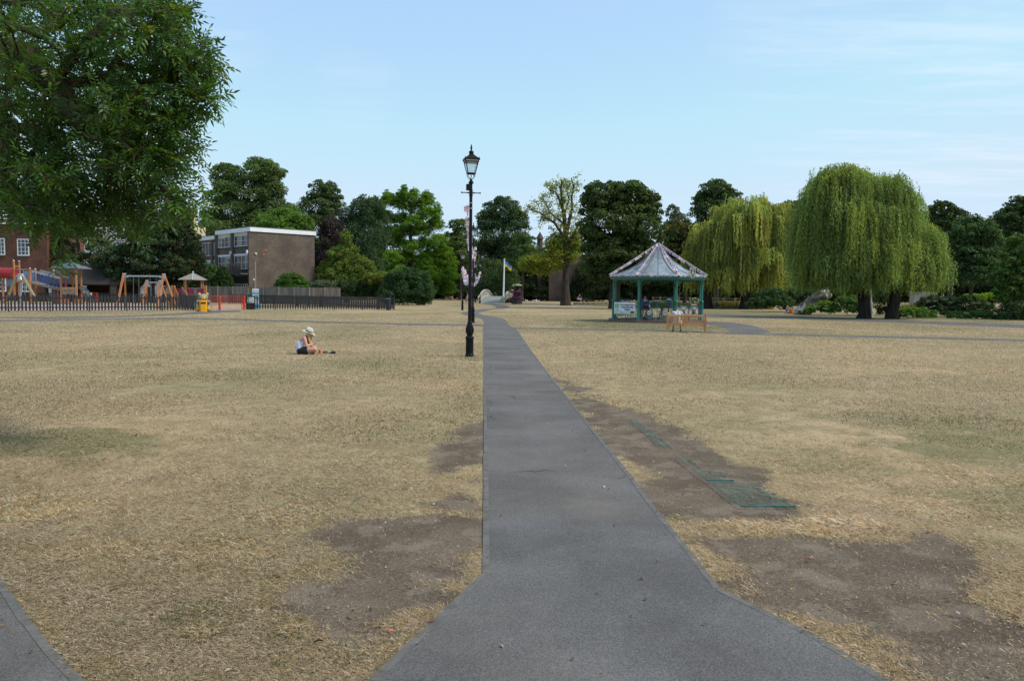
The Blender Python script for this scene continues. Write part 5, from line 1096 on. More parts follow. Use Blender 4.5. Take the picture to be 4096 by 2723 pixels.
# ---- union flag bunting
FB_, FW_, FR_ = M('flag_blue', (.11, .12, .36), .8, 0, .05), M('flag_white', (.72, .7, .74), .8, 0, .04), M('flag_red', (.55, .05, .08), .8, 0, .05)
def flag_data():
    w, h, m = .1, .13, MB()
    m.quad((-w, 0, 0), (w, 0, 0), (w, 0, -h), (-w, 0, -h), 0)
    for s in (-1, 1):
        def q(pts, k, mi): m.add([(x, s * .0012 * k, z) for x, z in pts], [tuple(range(len(pts)))], mi)
        for sg in (-1, 1):
            a = [(-w * sg, 0), (-w * sg * .68, 0), (w * sg, -h * .84), (w * sg, -h), (w * sg * .68, -h), (-w * sg, -h * .16)]; q(a, 1, 1)
            pass
        q([(-w * .26, 0), (w * .26, 0), (w * .26, -h), (-w * .26, -h)], 3, 1); q([(-w, -h * .34), (w, -h * .34), (w, -h * .66), (-w, -h * .66)], 3.3, 1)
        q([(-w * .12, 0), (w * .12, 0), (w * .12, -h), (-w * .12, -h)], 4, 2); q([(-w, -h * .42), (w, -h * .42), (w, -h * .58), (-w, -h * .58)], 4.3, 2)
    o = m.build('flag', [FB_, FW_, FR_]); me = o.data; bpy.data.objects.remove(o); return me
FLAG = flag_data()
def bunting(label, pts, pitch, sc=1.0, face=None, wob=.5, group='strings of small union flags', seed=0, cord=.006):
    rr = random.Random(seed); pts = [V3(p) for p in pts]; root = thing('flag_bunting', label, 'bunting', tuple(pts[0]), group=group); o = pts[0]
    MB().tube([p - o for p in pts], cord, 5).build('cord', FW_, root)
    acc, k, seg = 0, 0, [(pts[i + 1] - pts[i]).length for i in range(len(pts) - 1)]; tot = sum(seg); n = min(99, int(tot / pitch))
    for i in range(n):
        s = (i + .5) * tot / n; j = 0
        while j < len(seg) - 1 and s > seg[j]: s -= seg[j]; j += 1
        d = (pts[j + 1] - pts[j]).normalized(); p = pts[j] + d * s - o
        f = bpy.data.objects.new('flag', FLAG); COL.objects.link(f); f.parent = root
        yaw = math.atan2(d.y, d.x) if face is None else face
        dn = V3((0, 0, -1)); u = V3((math.cos(yaw), math.sin(yaw), 0)); u = (d if face is None else u)
        q = Matrix.Rotation(rr.gauss(0, wob), 3, 'Z') @ Matrix((u, V3((0, 0, 1)).cross(u).normalized(), u.cross(V3((0, 0, 1)).cross(u).normalized()))).transposed() @ Matrix.Rotation(rr.gauss(0, .35), 3, 'X')
        f.rotation_mode = 'QUATERNION'; f.rotation_quaternion = q.to_quaternion(); f.location = p; f.scale = (sc * rr.uniform(.85, 1.1), sc, sc * rr.uniform(.85, 1.1))
    return root
def sag(a, b, s, n=18): a, b = V3(a), V3(b); return [a + (b - a) * (i / n) - V3((0, 0, 4 * s * (i / n) * (1 - i / n))) for i in range(n + 1)]
tie = lambda i, z: V3(lamps[i].location) + V3((0, 0, z * LP[i][3] * .972))
bunting('string of small union flags running from the nearest lamp post back to the second', sag(tie(0, 4.25) + V3((-.09, .05, 0)), tie(1, 4.3), .8), .3, .95, wob=.9, seed=1)
bunting('string of small union flags dropping steeply from the second lamp post', sag(tie(1, 4.2) + V3((.07, -.1, 0)), tie(2, 4.4), 1.7), .36, 1.5, wob=.8, seed=2)
bunting('string of small union flags sagging over the winding path from the third lamp post', sag(tie(2, 4.45), tie(3, 4.5), 1.9), .5, 2.2, wob=.7, seed=3)
bunting('string of small union flags sagging between the two far lamp posts by the bridge', sag(tie(4, 4.3), tie(3, 4.5), 1.2), .3, 2.0, wob=.7, seed=4)
# ---- bandstand
GRN = M('bandstand_green', (.012, .14, .105), .35, 0, .1, 2, spec=.55)
BC = V3(GX(2630, 50.4)); Z0 = .16; RC, RE = 2.95, 3.17
def roof_mat():
    m, nt, bs = nmat('lead_grey_roof'); tc = node(nt, 'ShaderNodeTexCoord'); mp = node(nt, 'ShaderNodeMapping'); mp.inputs['Scale'].default_value = (1, 1, .35); nt.links.new(tc.outputs['Object'], mp.inputs[0])
    f = ramp(nt, noise(nt, mp.outputs[0], 1.3, 5, .65), .35, .7); g = ramp(nt, noise(nt, mp.outputs[0], 7, 5, .7), .55, .75)
    # left panels: dark streaky stains, plus their shaded side put into the colour
    sp = node(nt, 'ShaderNodeSeparateXYZ'); nt.links.new(tc.outputs['Object'], sp.inputs[0]); l = ramp(nt, sp.outputs[0], .2, -1.3)
    mm = node(nt, 'ShaderNodeMath', operation='MULTIPLY'); nt.links.new(l, mm.inputs[0]); nt.links.new(ramp(nt, noise(nt, mp.outputs[0], 3.0, 6, .7), .36, .62), mm.inputs[1])
    c = mixc(nt, f, (.2, .235, .255), (.3, .34, .365)); c = mixc(nt, g, c, (.17, .19, .2)); c = mixc(nt, mm.outputs[0], c, (.06, .062, .06)); nt.links.new(c, bs.inputs['Base Color']); bs.inputs['Roughness'].default_value = .42; bs.inputs['Specular IOR Level'].default_value = .5; return m
ang = lambda k: -math.pi / 2 - math.pi / 8 + k * math.pi / 4       # k=0: front-left column, 1: front-right
def bandstand():
    t = thing('bandstand', 'octagonal green iron bandstand with flared grey roof and union flag bunting', 'bandstand', tuple(BC), R(-10.4))
    v = lambda k, r, z: V3((r * math.cos(ang(k)), r * math.sin(ang(k)), z))
    m = MB(); m.add([v(k, 3.3, -.05) for k in range(8)] + [v(k, 3.3, Z0 - .004) for k in range(8)], [tuple(range(8, 16)), tuple(reversed(range(8)))] + [(k, (k + 1) % 8, 8 + (k + 1) % 8, 8 + k) for k in range(8)]); m.build('plinth', brick_mat('plinth_brick', (.2, .12, .09), (.15, .1, .08), (.18, .15, .13)), t)
    m = MB(); m.add([v(k, 3.18, Z0) for k in range(8)], [tuple(range(8))]); m.build('floor', asphalt('bandstand_floor', (.14, .135, .13)), t)
    for k in range(8):
        p = v(k, RC, 0); m = MB(); m.lathe([(0.126, Z0), (0.126, Z0 + .05), (0.092, Z0 + .1), (0.089, 1.2), (0.092, 1.22), (0.111, 1.27), (0.115, 1.3), (0.096, 1.34), (0.074, 1.38), (0.065, 1.45), (0.061, 2.18), (0.085, 2.2), (0.087, 2.26), (0.059, 2.28), (0.058, 2.72), (0.081, 2.76), (0.089, 2.8)], (p.x, p.y, 0), 16); c = m.build('column', GRN, t, 40)
        for s in (-1, 1):
            q = v(k + s, RC, 0); u = (q - p).normalized(); b = MB(); r = .42; pts = [p + u * (.08 + r * (1 - math.cos(a))) + V3((0, 0, 2.3 + (r + .02) * math.sin(a))) for a in [i * math.pi / 2 / 8 for i in range(9)]]
            b.tube(pts, .022, 6); b.tube([p + u * (.2 + .06 * math.cos(a)) + V3((0, 0, 2.6 + .06 * math.sin(a))) for a in [i * math.pi / 4 for i in range(9)]], .014, 5); b.tube([p + u * (.36 + .045 * math.cos(a)) + V3((0, 0, 2.68 + .04 * math.sin(a))) for a in [i * math.pi / 4 for i in range(9)]], .012, 5); b.build('bracket', GRN, c, 40)
    m = MB()
    for k in range(8):
        a0, a1 = [v(k, RE + .02, z) for z in (2.7, 2.78, 2.86)], [v(k + 1, RE + .02, z) for z in (2.7, 2.78, 2.86)]; i0, i1 = v(k, RE - .22, 2.7), v(k + 1, RE - .22, 2.7); j0, j1 = v(k, RE - .22, 2.84), v(k + 1, RE - .22, 2.84); o0, o1 = v(k, RE + .07, 2.79), v(k + 1, RE + .07, 2.79); p0, p1 = v(k, RE + .07, 2.86), v(k + 1, RE + .07, 2.86)
        m.quad(i0, i1, a1[0], a0[0]); m.quad(a0[0], a1[0], a1[1], a0[1]); m.quad(a0[1], a1[1], o1, o0); m.quad(o0, o1, p1, p0); m.quad(i0, j0, j1, i1)
        # ring beam over the columns
        b0, b1, c0, c1 = v(k, RC + .06, 2.62), v(k + 1, RC + .06, 2.62), v(k, RC + .06, 2.8), v(k + 1, RC + .06, 2.8); d0, d1, e0, e1 = v(k, RC - .06, 2.62), v(k + 1, RC - .06, 2.62), v(k, RC - .06, 2.8), v(k + 1, RC - .06, 2.8)
        m.quad(b0, b1, c1, c0); m.quad(d0, e0, e1, d1); m.quad(b0, d0, d1, b1)
    m.build('gutter', GRN, t)
    PR = [(.05, 4.9), (.21, 4.72), (.38, 4.53), (.54, 4.35), (.92, 3.97), (1.2, 3.76), (1.48, 3.57), (1.95, 3.3), (2.35, 3.14), (2.75, 3.01), (3.21, 2.87)]; m = MB(); sm = MB()
    for k in range(8):
        for (ra, za), (rb, zb) in zip(PR, PR[1:]):
            m.quad(v(k, rb, zb), v(k + 1, rb, zb), v(k + 1, ra, za), v(k, ra, za))
        sm.tube([v(k, r, z + .015) for r, z in PR], .028, 5); sm.tube([(v(k, r, z) + v(k + 1, r, z)) / 2 + V3((0, 0, .012)) for r, z in PR[2:]], .018, 5)
    m.build('roof', roof_mat(), t); sm.build('roof_seams', M('roof_seam', (.1, .115, .125), .5), t, 40)
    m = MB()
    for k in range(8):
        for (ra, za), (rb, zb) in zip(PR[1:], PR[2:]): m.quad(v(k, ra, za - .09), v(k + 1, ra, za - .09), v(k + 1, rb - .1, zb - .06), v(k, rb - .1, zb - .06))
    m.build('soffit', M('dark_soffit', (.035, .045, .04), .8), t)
    MB().lathe([(.1, 4.86), (.11, 4.9), (.05, 4.94), (.045, 4.99), (.06, 5.02), (.03, 5.06), (0, 5.1)], n=12).build('finial', BLK, t, 40)
    # railings on every side but one at the back
    for k in range(8):
        if k == 3: continue
        p, q = v(k, RC - .0, 0), v(k + 1, RC - .0, 0); u = (q - p).normalized(); L = (q - p).length; m = MB(); a, b = .2, L - .2; P = lambda x, z: p + u * x + V3((0, 0, z))
        md = (a + b) / 2
        if k == 1:
            for z in (1.2, 1.08, .36): m.bar(P(a, z), P(b, z), .04, .04)
            for x in (a, md, b): m.bar(P(x, Z0), P(x, 1.2), .05, .05)
            for x0, x1 in ((a, md), (md, b)):
                c = P((x0 + x1) / 2, .72)
                for (sx, sz) in ((-1, -1), (-1, 1), (1, -1), (1, 1)): m.bar(c + u * sx * .12 + V3((0, 0, sz * .12)), P(x0 if sx < 0 else x1, .36 if sz < 0 else 1.08), .04, .03)
            rl = m.build('railing', M('dark_green_iron', (.015, .05, .042), .45), t); g = MB()
            n = V3((u.y, -u.x, 0))
            for x0, x1 in ((a + .04, md - .04), (md + .04, b - .04)): g.box((P((x0 + x1) / 2, .72)) - n * .06, (x1 - x0, .02, .68), math.atan2(u.y, u.x))
            g.build('stone_panel', M('pale_stone', (.38, .36, .33), .8, 0, .12, 2), rl); g = MB()
            for x0, x1 in ((a, md), (md, b)): g.ell(P((x0 + x1) / 2, .72), (.13, .05, .17), 14, q=Matrix.Rotation(math.atan2(u.y, u.x), 3, 'Z'))
            g.build('oval_boss', M('slate_boss', (.09, .105, .1), .5), rl, 60)
        else:
            for z in (1.26, 1.12, .86 if k else 1.12): m.bar(P(a, z), P(b, z), .03, .028)
            m.bar(P(a, .34), P(b, .34), .03, .028)
            for x in (a, md, b): m.bar(P(x, Z0), P(x, 1.26), .04, .04)
            for x0, x1 in ((a, md), (md, b)):
                c = P((x0 + x1) / 2, .62)
                for (sx, sz) in ((-1, 1), (1, 1)): m.bar(c + u * sx * .1 + V3((0, 0, .1)), P(x0 if sx < 0 else x1, 1.1), .03, .024)
                for i in range(-2, 3): m.tube([c + V3((0, 0, -.2)) + u * (i * .11 + .1 * math.cos(w)) + V3((0, 0, .1 * math.sin(w))) for w in [j * math.pi / 3 for j in range(7)]], .011, 4)
                m.bar(c + V3((0, 0, -.08)), P((x0 + x1) / 2, .34), .024, .024)
            rl = m.build('railing', GRN, t)
            if k in (0, 4, 5, 2, 6):
                n = V3((u.y, -u.x, 0))
                for x0, x1 in ((a, md), (md, b)):
                    c = P((x0 + x1) / 2, .63); MB().cyl(c - n * .02, c + n * .02, .14, .14, 20).build('medallion', M('cream_medallion', (.6, .57, .5), .6), rl)
                    if k == 0: text_mesh('HG', .15, M('medallion_ink', (.2, .19, .17), .7), rl, 'lettering', c + n * .024 + V3((0, 0, -.05)), (math.pi / 2, 0, math.atan2(u.y, u.x)), bold=.002)
    return t
bandstand()
RB = Matrix.Rotation(R(-10.4), 3, 'Z'); bv = lambda k, r, z: BC + RB @ V3((r * math.cos(ang(k)), r * math.sin(ang(k)), z))
for k, nm in ((0, 'front left ridge'), (1, 'front right ridge'), (2, 'right hand edge'), (7, 'left hand edge')):
    bunting('union flag bunting along the %s of the bandstand roof' % nm, sag(bv(k, .06, 5.0), bv(k, RE + .1, 2.97), .03, 10), .26, 1.22, face=None if k in (2, 7) else 0, wob=.35, seed=20 + k, cord=.013)
for k, nm in ((0, 'front'), (7, 'left front'), (1, 'right front')):
    bunting('union flags pinned along the %s eave of the bandstand' % nm, [bv(k, RE + .1, 2.95), bv(k + 1, RE + .1, 2.95)], .34, 1.0, wob=.3, seed=30 + k)
def banner():
    p, q = bv(7, RC, 0), bv(8, RC, 0); u = (q - p).normalized(); n = V3((u.y, -u.x, 0)); L = (q - p).length; yaw = math.atan2(u.y, u.x); w, h = 1.42, .78; c = p + u * (L / 2 + .0) + n * .1 + V3((0, 0, .84))
    t = thing('banner', 'white Live music here every Sunday banner tied to the left bandstand railing', 'banner', tuple(c), yaw); t.scale = (1.36, 1, 1); m = MB(); N = 12
    for i in range(N):
        x0, x1 = -w / 2 + w * i / N, -w / 2 + w * (i + 1) / N; s = lambda x: .012 * math.sin(x * 7) - .0; e = lambda x: -.012 * math.sin((x + w / 2) * 6)
        m.quad((x0, s(x0), -h / 2), (x1, s(x1), -h / 2), (x1, s(x1), h / 2 + e(x1)), (x0, s(x0), h / 2 + e(x0)))
    sh = m.build('sheet', M('banner_vinyl', (.72, .75, .78), .45, 0, .04), t, 0)
    INK, GR = M('banner_ink', (.05, .045, .09), .6), M('banner_green', (.16, .42, .06), .6); rt = (math.pi / 2, 0, 0); y = -.02
    for s, z, sz in (('Live music here', .19, .155), ('every Sunday', .045, .155), ('3-5pm', -.1, .145)): text_mesh(s, sz, INK, t, 'lettering', (.19, y, z), rt, bold=.003)
    for s, z, sz in (('MUSIC', -.07, .085), ('IN THE', -.135, .05), ('MEADOW', -.195, .066)): text_mesh(s, sz, M('banner_pale_green', (.3, .55, .35), .6), t, 'lettering', (-.5, y, z), rt)
    m = MB(); O = V3((-.5, y, .0)); U, Z = V3((1, 0, 0)), V3((0, 0, 1))
    m.prism([(-.12, .04), (-.12, .24), (-.1, .29), (-.08, .26), (-.05, .31), (-.02, .27), (0, .32), (.02, .27), (.05, .31), (.08, .26), (.1, .29), (.12, .24), (.12, .04), (.075, .04), (.075, .15), (-.075, .15), (-.075, .04)], O, U, Z, .002)
    m.prism([(-.06, .04), (-.06, .13), (-.04, .13), (-.04, .04)], O, U, Z, .002); m.prism([(-.02, .04), (-.02, .13), (.02, .13), (.02, .04)], O, U, Z, .002); m.prism([(.04, .04), (.04, .13), (.06, .13), (.06, .04)], O, U, Z, .002); m.build('crown_logo', GR, t)
    m = MB(); m.prism([(-.08, .16), (0, .22), (.08, .16)], O + V3((0, -.004, 0)), U, Z, .002); m.build('roof_mark', M('banner_vinyl', (0, 0, 0)), t)
    m = MB(); m.prism([(.52, -.27), (.66, -.27), (.66, -.15), (.4, -.15), (.4, -.27)], V3((0, y, 0)), U, Z, .002); m.build('sponsor_block', M('sponsor_dark', (.05, .048, .045), .6), t)
    m = MB(); m.prism([(-.3, -.25), (-.3, -.19), (-.27, -.16), (-.24, -.19), (-.24, -.25)], V3((0, y, 0)), U, Z, .002); m.build('town_mark', GR, t); text_mesh('Farnham', .05, INK, t, 'lettering', (-.12, y, -.22), rt); text_mesh('L', .07, M('blue_ink', (.1, .25, .55), .6), t, 'lettering', (.04, y, -.24), rt)
    m = MB(); m.prism([(.08, -.24), (.08, -.23), (.24, -.23), (.24, -.24)], V3((0, y, 0)), U, Z, .002); m.prism([(.08, -.2), (.08, -.19), (.24, -.19), (.24, -.2)], V3((0, y, 0)), U, Z, .002); m.build('small_print', M('print_grey', (.4, .45, .55), .7), t)
    mats = [M('bunt_a', (.5, .15, .15), .7), M('bunt_b', (.2, .2, .5), .7), M('bunt_c', (.6, .45, .15), .7), M('grass_print', (.2, .4, .07), .7)]; m = MB(); rr = random.Random(3)
    m.prism([(-w / 2, -h / 2), (w / 2, -h / 2), (w / 2, -h / 2 + .06), (-w / 2, -h / 2 + .06)], V3((0, y + .002, 0)), U, Z, .002, 3)
    for i in range(46): x, z = rr.uniform(-w / 2 + .02, w / 2 - .04), -h / 2 + rr.uniform(.04, .11); m.prism([(x, z), (x + .02, z), (x + .02, z + .025), (x, z + .025)], V3((0, y - .003, 0)), U, Z, .002, rr.randrange(3))
    m.build('meadow_print', mats, t)
banner()
def shield():
    c = A(2771, 1091, 47.6); t = thing('heraldic_shield', 'cream heraldic shield board fixed at the right eave of the bandstand', 'sign', tuple(c), R(-16)); U, Z = V3((1, 0, 0)), V3((0, 0, 1)); k = .0153; out = []
    P = [(410, 340), (480, 318), (640, 300), (770, 318), (845, 380), (850, 900), (825, 1010), (760, 1100), (690, 1150), (630, 1160), (560, 1145), (490, 1090), (440, 1010), (412, 880)]
    f = lambda p, b=0: [((x - 630) * .051 * k, (730 - y) * .051 * k) for x, y in p]
    MB().prism(f(P), (0, 0, 0), U, Z, .03).build('board', M('cream_board', (.62, .55, .4), .5), t)
    G_, A_, Wm, D_ = M('mantling_green', (.02, .055, .045), .6), M('heraldic_gold', (.42, .2, .05), .5), M('helm_white', (.7, .7, .68), .5), M('heraldic_dark', (.06, .04, .03), .6)
    y = -.033
    m = MB(); m.prism(f([(490, 480), (540, 470), (570, 560), (590, 640), (560, 700), (580, 830), (560, 880), (525, 870), (510, 680), (490, 600)]), (0, y, 0), U, Z, .006); m.prism(f([(790, 500), (745, 490), (715, 580), (680, 640), (720, 700), (715, 830), (740, 880), (765, 830), (775, 680), (800, 600)]), (0, y, 0), U, Z, .006); m.build('mantling', G_, t)
    m = MB(); m.prism(f([(600, 570), (640, 550), (670, 580), (690, 690), (730, 720), (735, 830), (560, 830), (560, 730), (600, 690)]), (0, y, 0), U, Z, .006); m.build('helm', Wm, t)
    m = MB(); m.prism(f([(580, 834), (730, 834), (715, 930), (650, 1000), (595, 930)]), (0, y, 0), U, Z, .006); m.prism(f([(550, 980), (570, 985), (640, 1050), (705, 985), (725, 980), (720, 1060), (640, 1110), (555, 1060)]), (0, y, 0), U, Z, .006); m.prism(f([(615, 440), (665, 440), (670, 540), (615, 540)]), (0, y, 0), U, Z, .006); m.build('arms', A_, t)
    m = MB(); m.prism(f([(570, 340), (585, 340), (600, 400), (640, 430), (680, 400), (690, 340), (705, 340), (690, 420), (645, 455), (590, 420)]), (0, y - .007, 0), U, Z, .005); m.prism(f([(600, 960), (680, 960), (640, 1010)]), (0, y - .007, 0), U, Z, .005); m.build('antlers', D_, t)
    m = MB(); m.bar((-.28, .25, .02), (-.05, .04, .08), .02, .02); m.bar((-.28, .25, .02), (-.05, .04, -.12), .02, .02); m.build('stay', BLK, t)
shield()
def wreath():
    p, q = bv(1, RC, 0), bv(2, RC, 0); c = p + (q - p) * .72 + V3((0, 0, 1.38)); t = thing('wreath', 'white and green flower wreath standing on the right bandstand railing', 'wreath', tuple(c)); rg = np.random.default_rng(4); a = rg.uniform(0, 6.28, 420)
    C = np.stack([.2 * np.cos(a), rg.normal(size=420) * .04, .14 * np.sin(a)], -1) + rg.normal(size=(420, 3)) * .03; col = np.where(rg.random((420, 1)) < .5, np.array((.7, .72, .6)), np.array((.1, .15, .05))); Vt, Fa, Co = leaf_quads(rg, C, unit(rg.normal(size=C.shape)), .07, .05, col); np_mesh('flowers', Vt, Fa, LEAF, t, Co)
    MB().tube([(.2 * math.cos(w), 0, .14 * math.sin(w)) for w in [i * math.pi / 8 for i in range(17)]], .03, 6).build('ring', M('wreath_moss', (.06, .09, .03), .9), t, 40)
wreath()
# ------------------------------------------------------------------ playground and street furniture
OW = M('orange_timber', (.42, .17, .07), .7, 0, .25, 3, (1, 1, .2), .2); OB = M('orange_board', (.62, .2, .02), .5, 0, .1, 3); GW = M('grey_timber', (.24, .2, .15), .85, 0, .3, 3, (.3, 1, 1), .3); STEEL = M('galvanised', (.36, .38, .4), .45, .6, .15, 3); ROPE = M('blue_rope', (.02, .1, .3), .8); CAP = M('post_cap', (.5, .52, .54), .4); DRED = M('dark_red_plastic', (.3, .02, .025), .3, 0, .12, 2); PBLU = M('pale_blue_board', (.2, .34, .42), .6, 0, .1, 3); SLATE = M('slate_roof', (.1, .12, .14), .5, 0, .2, 4); DSTEEL = M('dull_steel', (.13, .14, .16), .35, .6)
def climbing_frame():
    d = 84.0; root = thing('climbing_frame', 'timber climbing frame with red tube slide, rope bridge and roofed tower', 'play equipment', tuple(GX(200, d))); k = d / F; B = V3(root.location)
    X = lambda px: A(px, 1170, d).x - B.x
    Z = lambda px, py: ZA(px, py, d)
    def post(px, y, top, m=OW, w=.15):
        c = MB(); c.box((X(px), y, top / 2), (w, w, top)); p = c.build('post', m, root); MB().lathe([(w * .62, top), (w * .6, top + .06), (.02, top + .1)], (X(px), y, 0), 10).build('cap', CAP, p, 40)
    zt = Z(58, 1043)
    for px, y, t in ((42, 1.6, zt), (58, 0, zt), (107, 1.6, Z(107, 1075)), (122, 0, Z(122, 1074)), (12, 0, Z(12, 1116)), (75, .1, Z(75, 1118)), (-20, .4, Z(-20, 1116)), (178, 1.8, Z(178, 1080)), (194, 1.7, Z(194, 1079)), (252, 1.9, Z(252, 1080))): post(px, y, t)
    zd = Z(90, 1123)
    for px, y in ((227, 1.7), (245, 0), (288, 1.8), (306, 0)): MB().box((X(px), y, Z(px, 1073) / 2), (.16, .16, Z(px, 1073))).build('post', OW, root)
    c = MB(); c.box(((X(58) + X(122)) / 2, .8, zd - .08), (X(122) - X(58), 1.6, .12)); c.build('deck', GW, root); c = MB(); c.box(((X(245) + X(306)) / 2, .9, Z(275, 1156)), (X(306) - X(245), 1.8, .1)); c.build('deck', GW, root)
    b = MB(); b.box(((X(58) + X(122)) / 2, 0, zd), (X(122) - X(58) - .16, .06, .22)); b.build('edge_board', OB, root); b = MB(); b.box(((X(245) + X(306)) / 2, 0, Z(275, 1152.5)), (X(306) - X(245) - .17, .07, .2)); b.build('edge_board', OB, root); b = MB(); b.box((X(50), .8, Z(50, 1064)), (.6, .06, .22)); b.build('edge_board', OB, root)
    p = MB()
    for i in range(8): p.box((X(64) + i * (X(104) - X(64)) / 7, 1.55, (Z(80, 1083) + zd) / 2), (.13, .05, Z(80, 1083) - zd))
    p.build('blue_panel', PBLU, root); p = MB()
    for i in range(5): p.box((X(19) + i * .16, .5, Z(25, 1128)), (.13, .05, .66))
    p.box((X(28), .5, Z(25, 1144)), (1.0, .05, .06)); p.build('blue_panel', PBLU, root)
    # red tube
    r = (Z(0, 1071) - Z(0, 1113)) / 2; zc = (Z(0, 1071) + Z(0, 1113)) / 2; t = MB(); xs = [X(55) - i * .5 for i in range(14)]; prof = []
    t.tube([(x, .2 + .0 * i, zc - (max(0, i - 3) ** 1.3) * .04) for i, x in enumerate(xs)], r, 20); o = t.build('tube_slide', DRED, root, 40); t = MB()
    for x in (X(18), X(34), X(2)): t.tube([(x - .05, .2, zc), (x + .05, .2, zc)], r + .04, 20)
    t.build('tube_flange', DRED, o, 40)
    # top bar + hoops
    b = MB(); b.cyl((X(58), 0, Z(60, 1077)), (X(124), 0, Z(124, 1078)), .035); b.cyl((X(95), .0, Z(95, 1077)), (X(98), .1, Z(98, 1180)), .03); b.build('steel_bar', STEEL, root, 40); RP = M('red_hoop', (.4, .02, .03), .35)
    for px0, px1, pt, pb in ((62, 78, 1080, 1121), (104, 117, 1080, 1121), (250, 264, 1112.5, 1148), (287, 303, 1112.5, 1148)):
        z1, z0 = Z(px0, pt), Z(px0, pb); MB().tube([(X(px0), .05, z1), (X(px0) + .15, .05, z1), ((X(px0) + X(px1)) / 2 + .1, .05, z1 - .05), (X(px1), .05, z1 - .3), (X(px1), .05, z0)], .04, 7).build('hoop', RP, root, 40)
    MB().cyl((X(180), 1.8, Z(180, 1094)), (X(250), 1.9, Z(250, 1095)), .035).build('red_bar', RP, root, 40)
    # sloping bridge with nets
    a, e = V3((X(126), .1, Z(126, 1083))), V3((X(243), .1, Z(243, 1113))); g = MB()
    g.bar(a, e, .05, .22); g.bar(a + V3((0, 1.5, .08)), e + V3((0, 1.5, .08)), .05, .2); g.build('bridge_rail', STEEL, root)
    a2, e2 = V3((X(126), .15, Z(126, 1132))), V3((X(243), .15, Z(243, 1160))); g = MB(); g.bar(a2, e2, .1, .2); g.bar(a2 + V3((0, 1.4, 0)), e2 + V3((0, 1.4, 0)), .1, .2); g.bar(a2 + V3((0, .7, .06)), e2 + V3((0, .7, .06)), 1.3, .05); g.build('bridge_deck', GW, root)
    n = MB(); kn = MB()
    for s in range(15):
        f = (s + .5) / 15
        for y in (0, 1.45): n.cyl(a + (e - a) * f + V3((0, y, -.1)), a2 + (e2 - a2) * f + V3((0, y, .1)), .016, n=5)
        if s % 2 == 0: kn.ell(a2 + (e2 - a2) * f + V3((0, -.02, .14)), .055, 8); kn.ell(a + (e - a) * f + V3((0, -.03, -.14)), .045, 8)
    for j in (1, 2, 3, 4):
        for y in (0, 1.45): n.cyl(a + (a2 - a) * j / 5 + V3((0, y, 0)), e + (e2 - e) * j / 5 + V3((0, y, 0)), .015, n=5)
    for i in range(7): n.cyl((X(180) + i * .16, 1.7, Z(180, 1140)), (X(180) + i * .16 + .1, 1.6, Z(180, 1200)), .015, n=5)
    for i in range(6): n.cyl((X(178), 1.68, Z(180, 1145 + i * 10)), (X(228), 1.66, Z(228, 1147 + i * 10)), .015, n=5)
    n.build('rope_net', ROPE, root); kn.build('net_knobs', CAP, root, 60)
    # roof, climbing wall, slide
    e0, e1, za, ze = X(215), X(322), Z(267, 1046), Z(267, 1072); cx = (e0 + e1) / 2; hw = (e1 - e0) / 2; f = MB(); q = .9
    f.add([(cx - hw, q - hw, ze), (cx + hw, q - hw, ze), (cx + hw, q + hw, ze), (cx - hw, q + hw, ze), (cx, q, za), (cx - hw, q - hw, ze - .06), (cx + hw, q - hw, ze - .06), (cx + hw, q + hw, ze - .06), (cx - hw, q + hw, ze - .06)], [(0, 1, 4), (1, 2, 4), (2, 3, 4), (3, 0, 4), (8, 7, 6, 5), (0, 5, 6, 1), (1, 6, 7, 2), (2, 7, 8, 3), (3, 8, 5, 0)]); ro = f.build('tower_roof', SLATE, root); f = MB()
    for sx, sy in ((-1, -1), (1, -1), (1, 1), (-1, 1)): f.bar((cx + sx * hw, q + sy * hw, ze + .02), (cx, q, za + .03), .09, .06)
    f.box((cx, q, za + .12), (.16, .16, .3)); f.build('roof_ridge', DSTEEL, ro)
    w = MB(); x0, x1 = X(248), X(304)
    for i in range(4): w.box(((x0 + x1) / 2, -.02, Z(275, 1178) + i * .165 + .08), (x1 - x0, .06, .155))
    cw = w.build('climbing_wall', GW, root)
    for px, py in ((260, 1160), (284.5, 1160), (271, 1174.5), (296, 1174)): MB().ell((X(px), -.08, Z(px, py)), (.09, .08, .08), 10).build('hand_hold', DSTEEL, cw, 60)
    s = MB(); pts = [(X(308), .5, Z(308, 1151)), (X(322), .5, Z(322, 1154)), (X(335), .5, Z(335, 1166)), (X(346), .5, Z(346, 1184)), (X(352), .5, Z(352, 1204)), (X(362), .5, Z(362, 1211))]
    for y in (-.3, .3): s.tube([(x, .5 + y, z + .12) for x, _, z in pts], .06, 6)
    for (p, r_) in zip(pts, pts[1:]): s.bar(p, r_, .6, .03)
    s.build('chute', DSTEEL, root); s = MB(); s.tube([(X(196), 1.6, Z(196, 1090)), (X(205), 1.6, Z(205, 1097)), (X(218), 1.6, Z(218, 1113)), (X(250), 1.6, Z(250, 1090)), (X(262), 1.7, Z(262, 1102)), (X(276), 1.8, Z(276, 1117))][3:], .09, 6); s.tube([(X(160), 1.9, Z(160, 1093)), (X(190), 1.7, Z(190, 1086)), (X(203), 1.6, Z(203, 1094)), (X(213), 1.6, Z(213, 1106))], .09, 6); s.build('chute_side', DSTEEL, root, 50)
    for px in (255, 298): MB().bar((X(px), .0, .35), (X(px) + .5, .05, .35), .06, .5).build('low_board', OW, root)
climbing_frame()
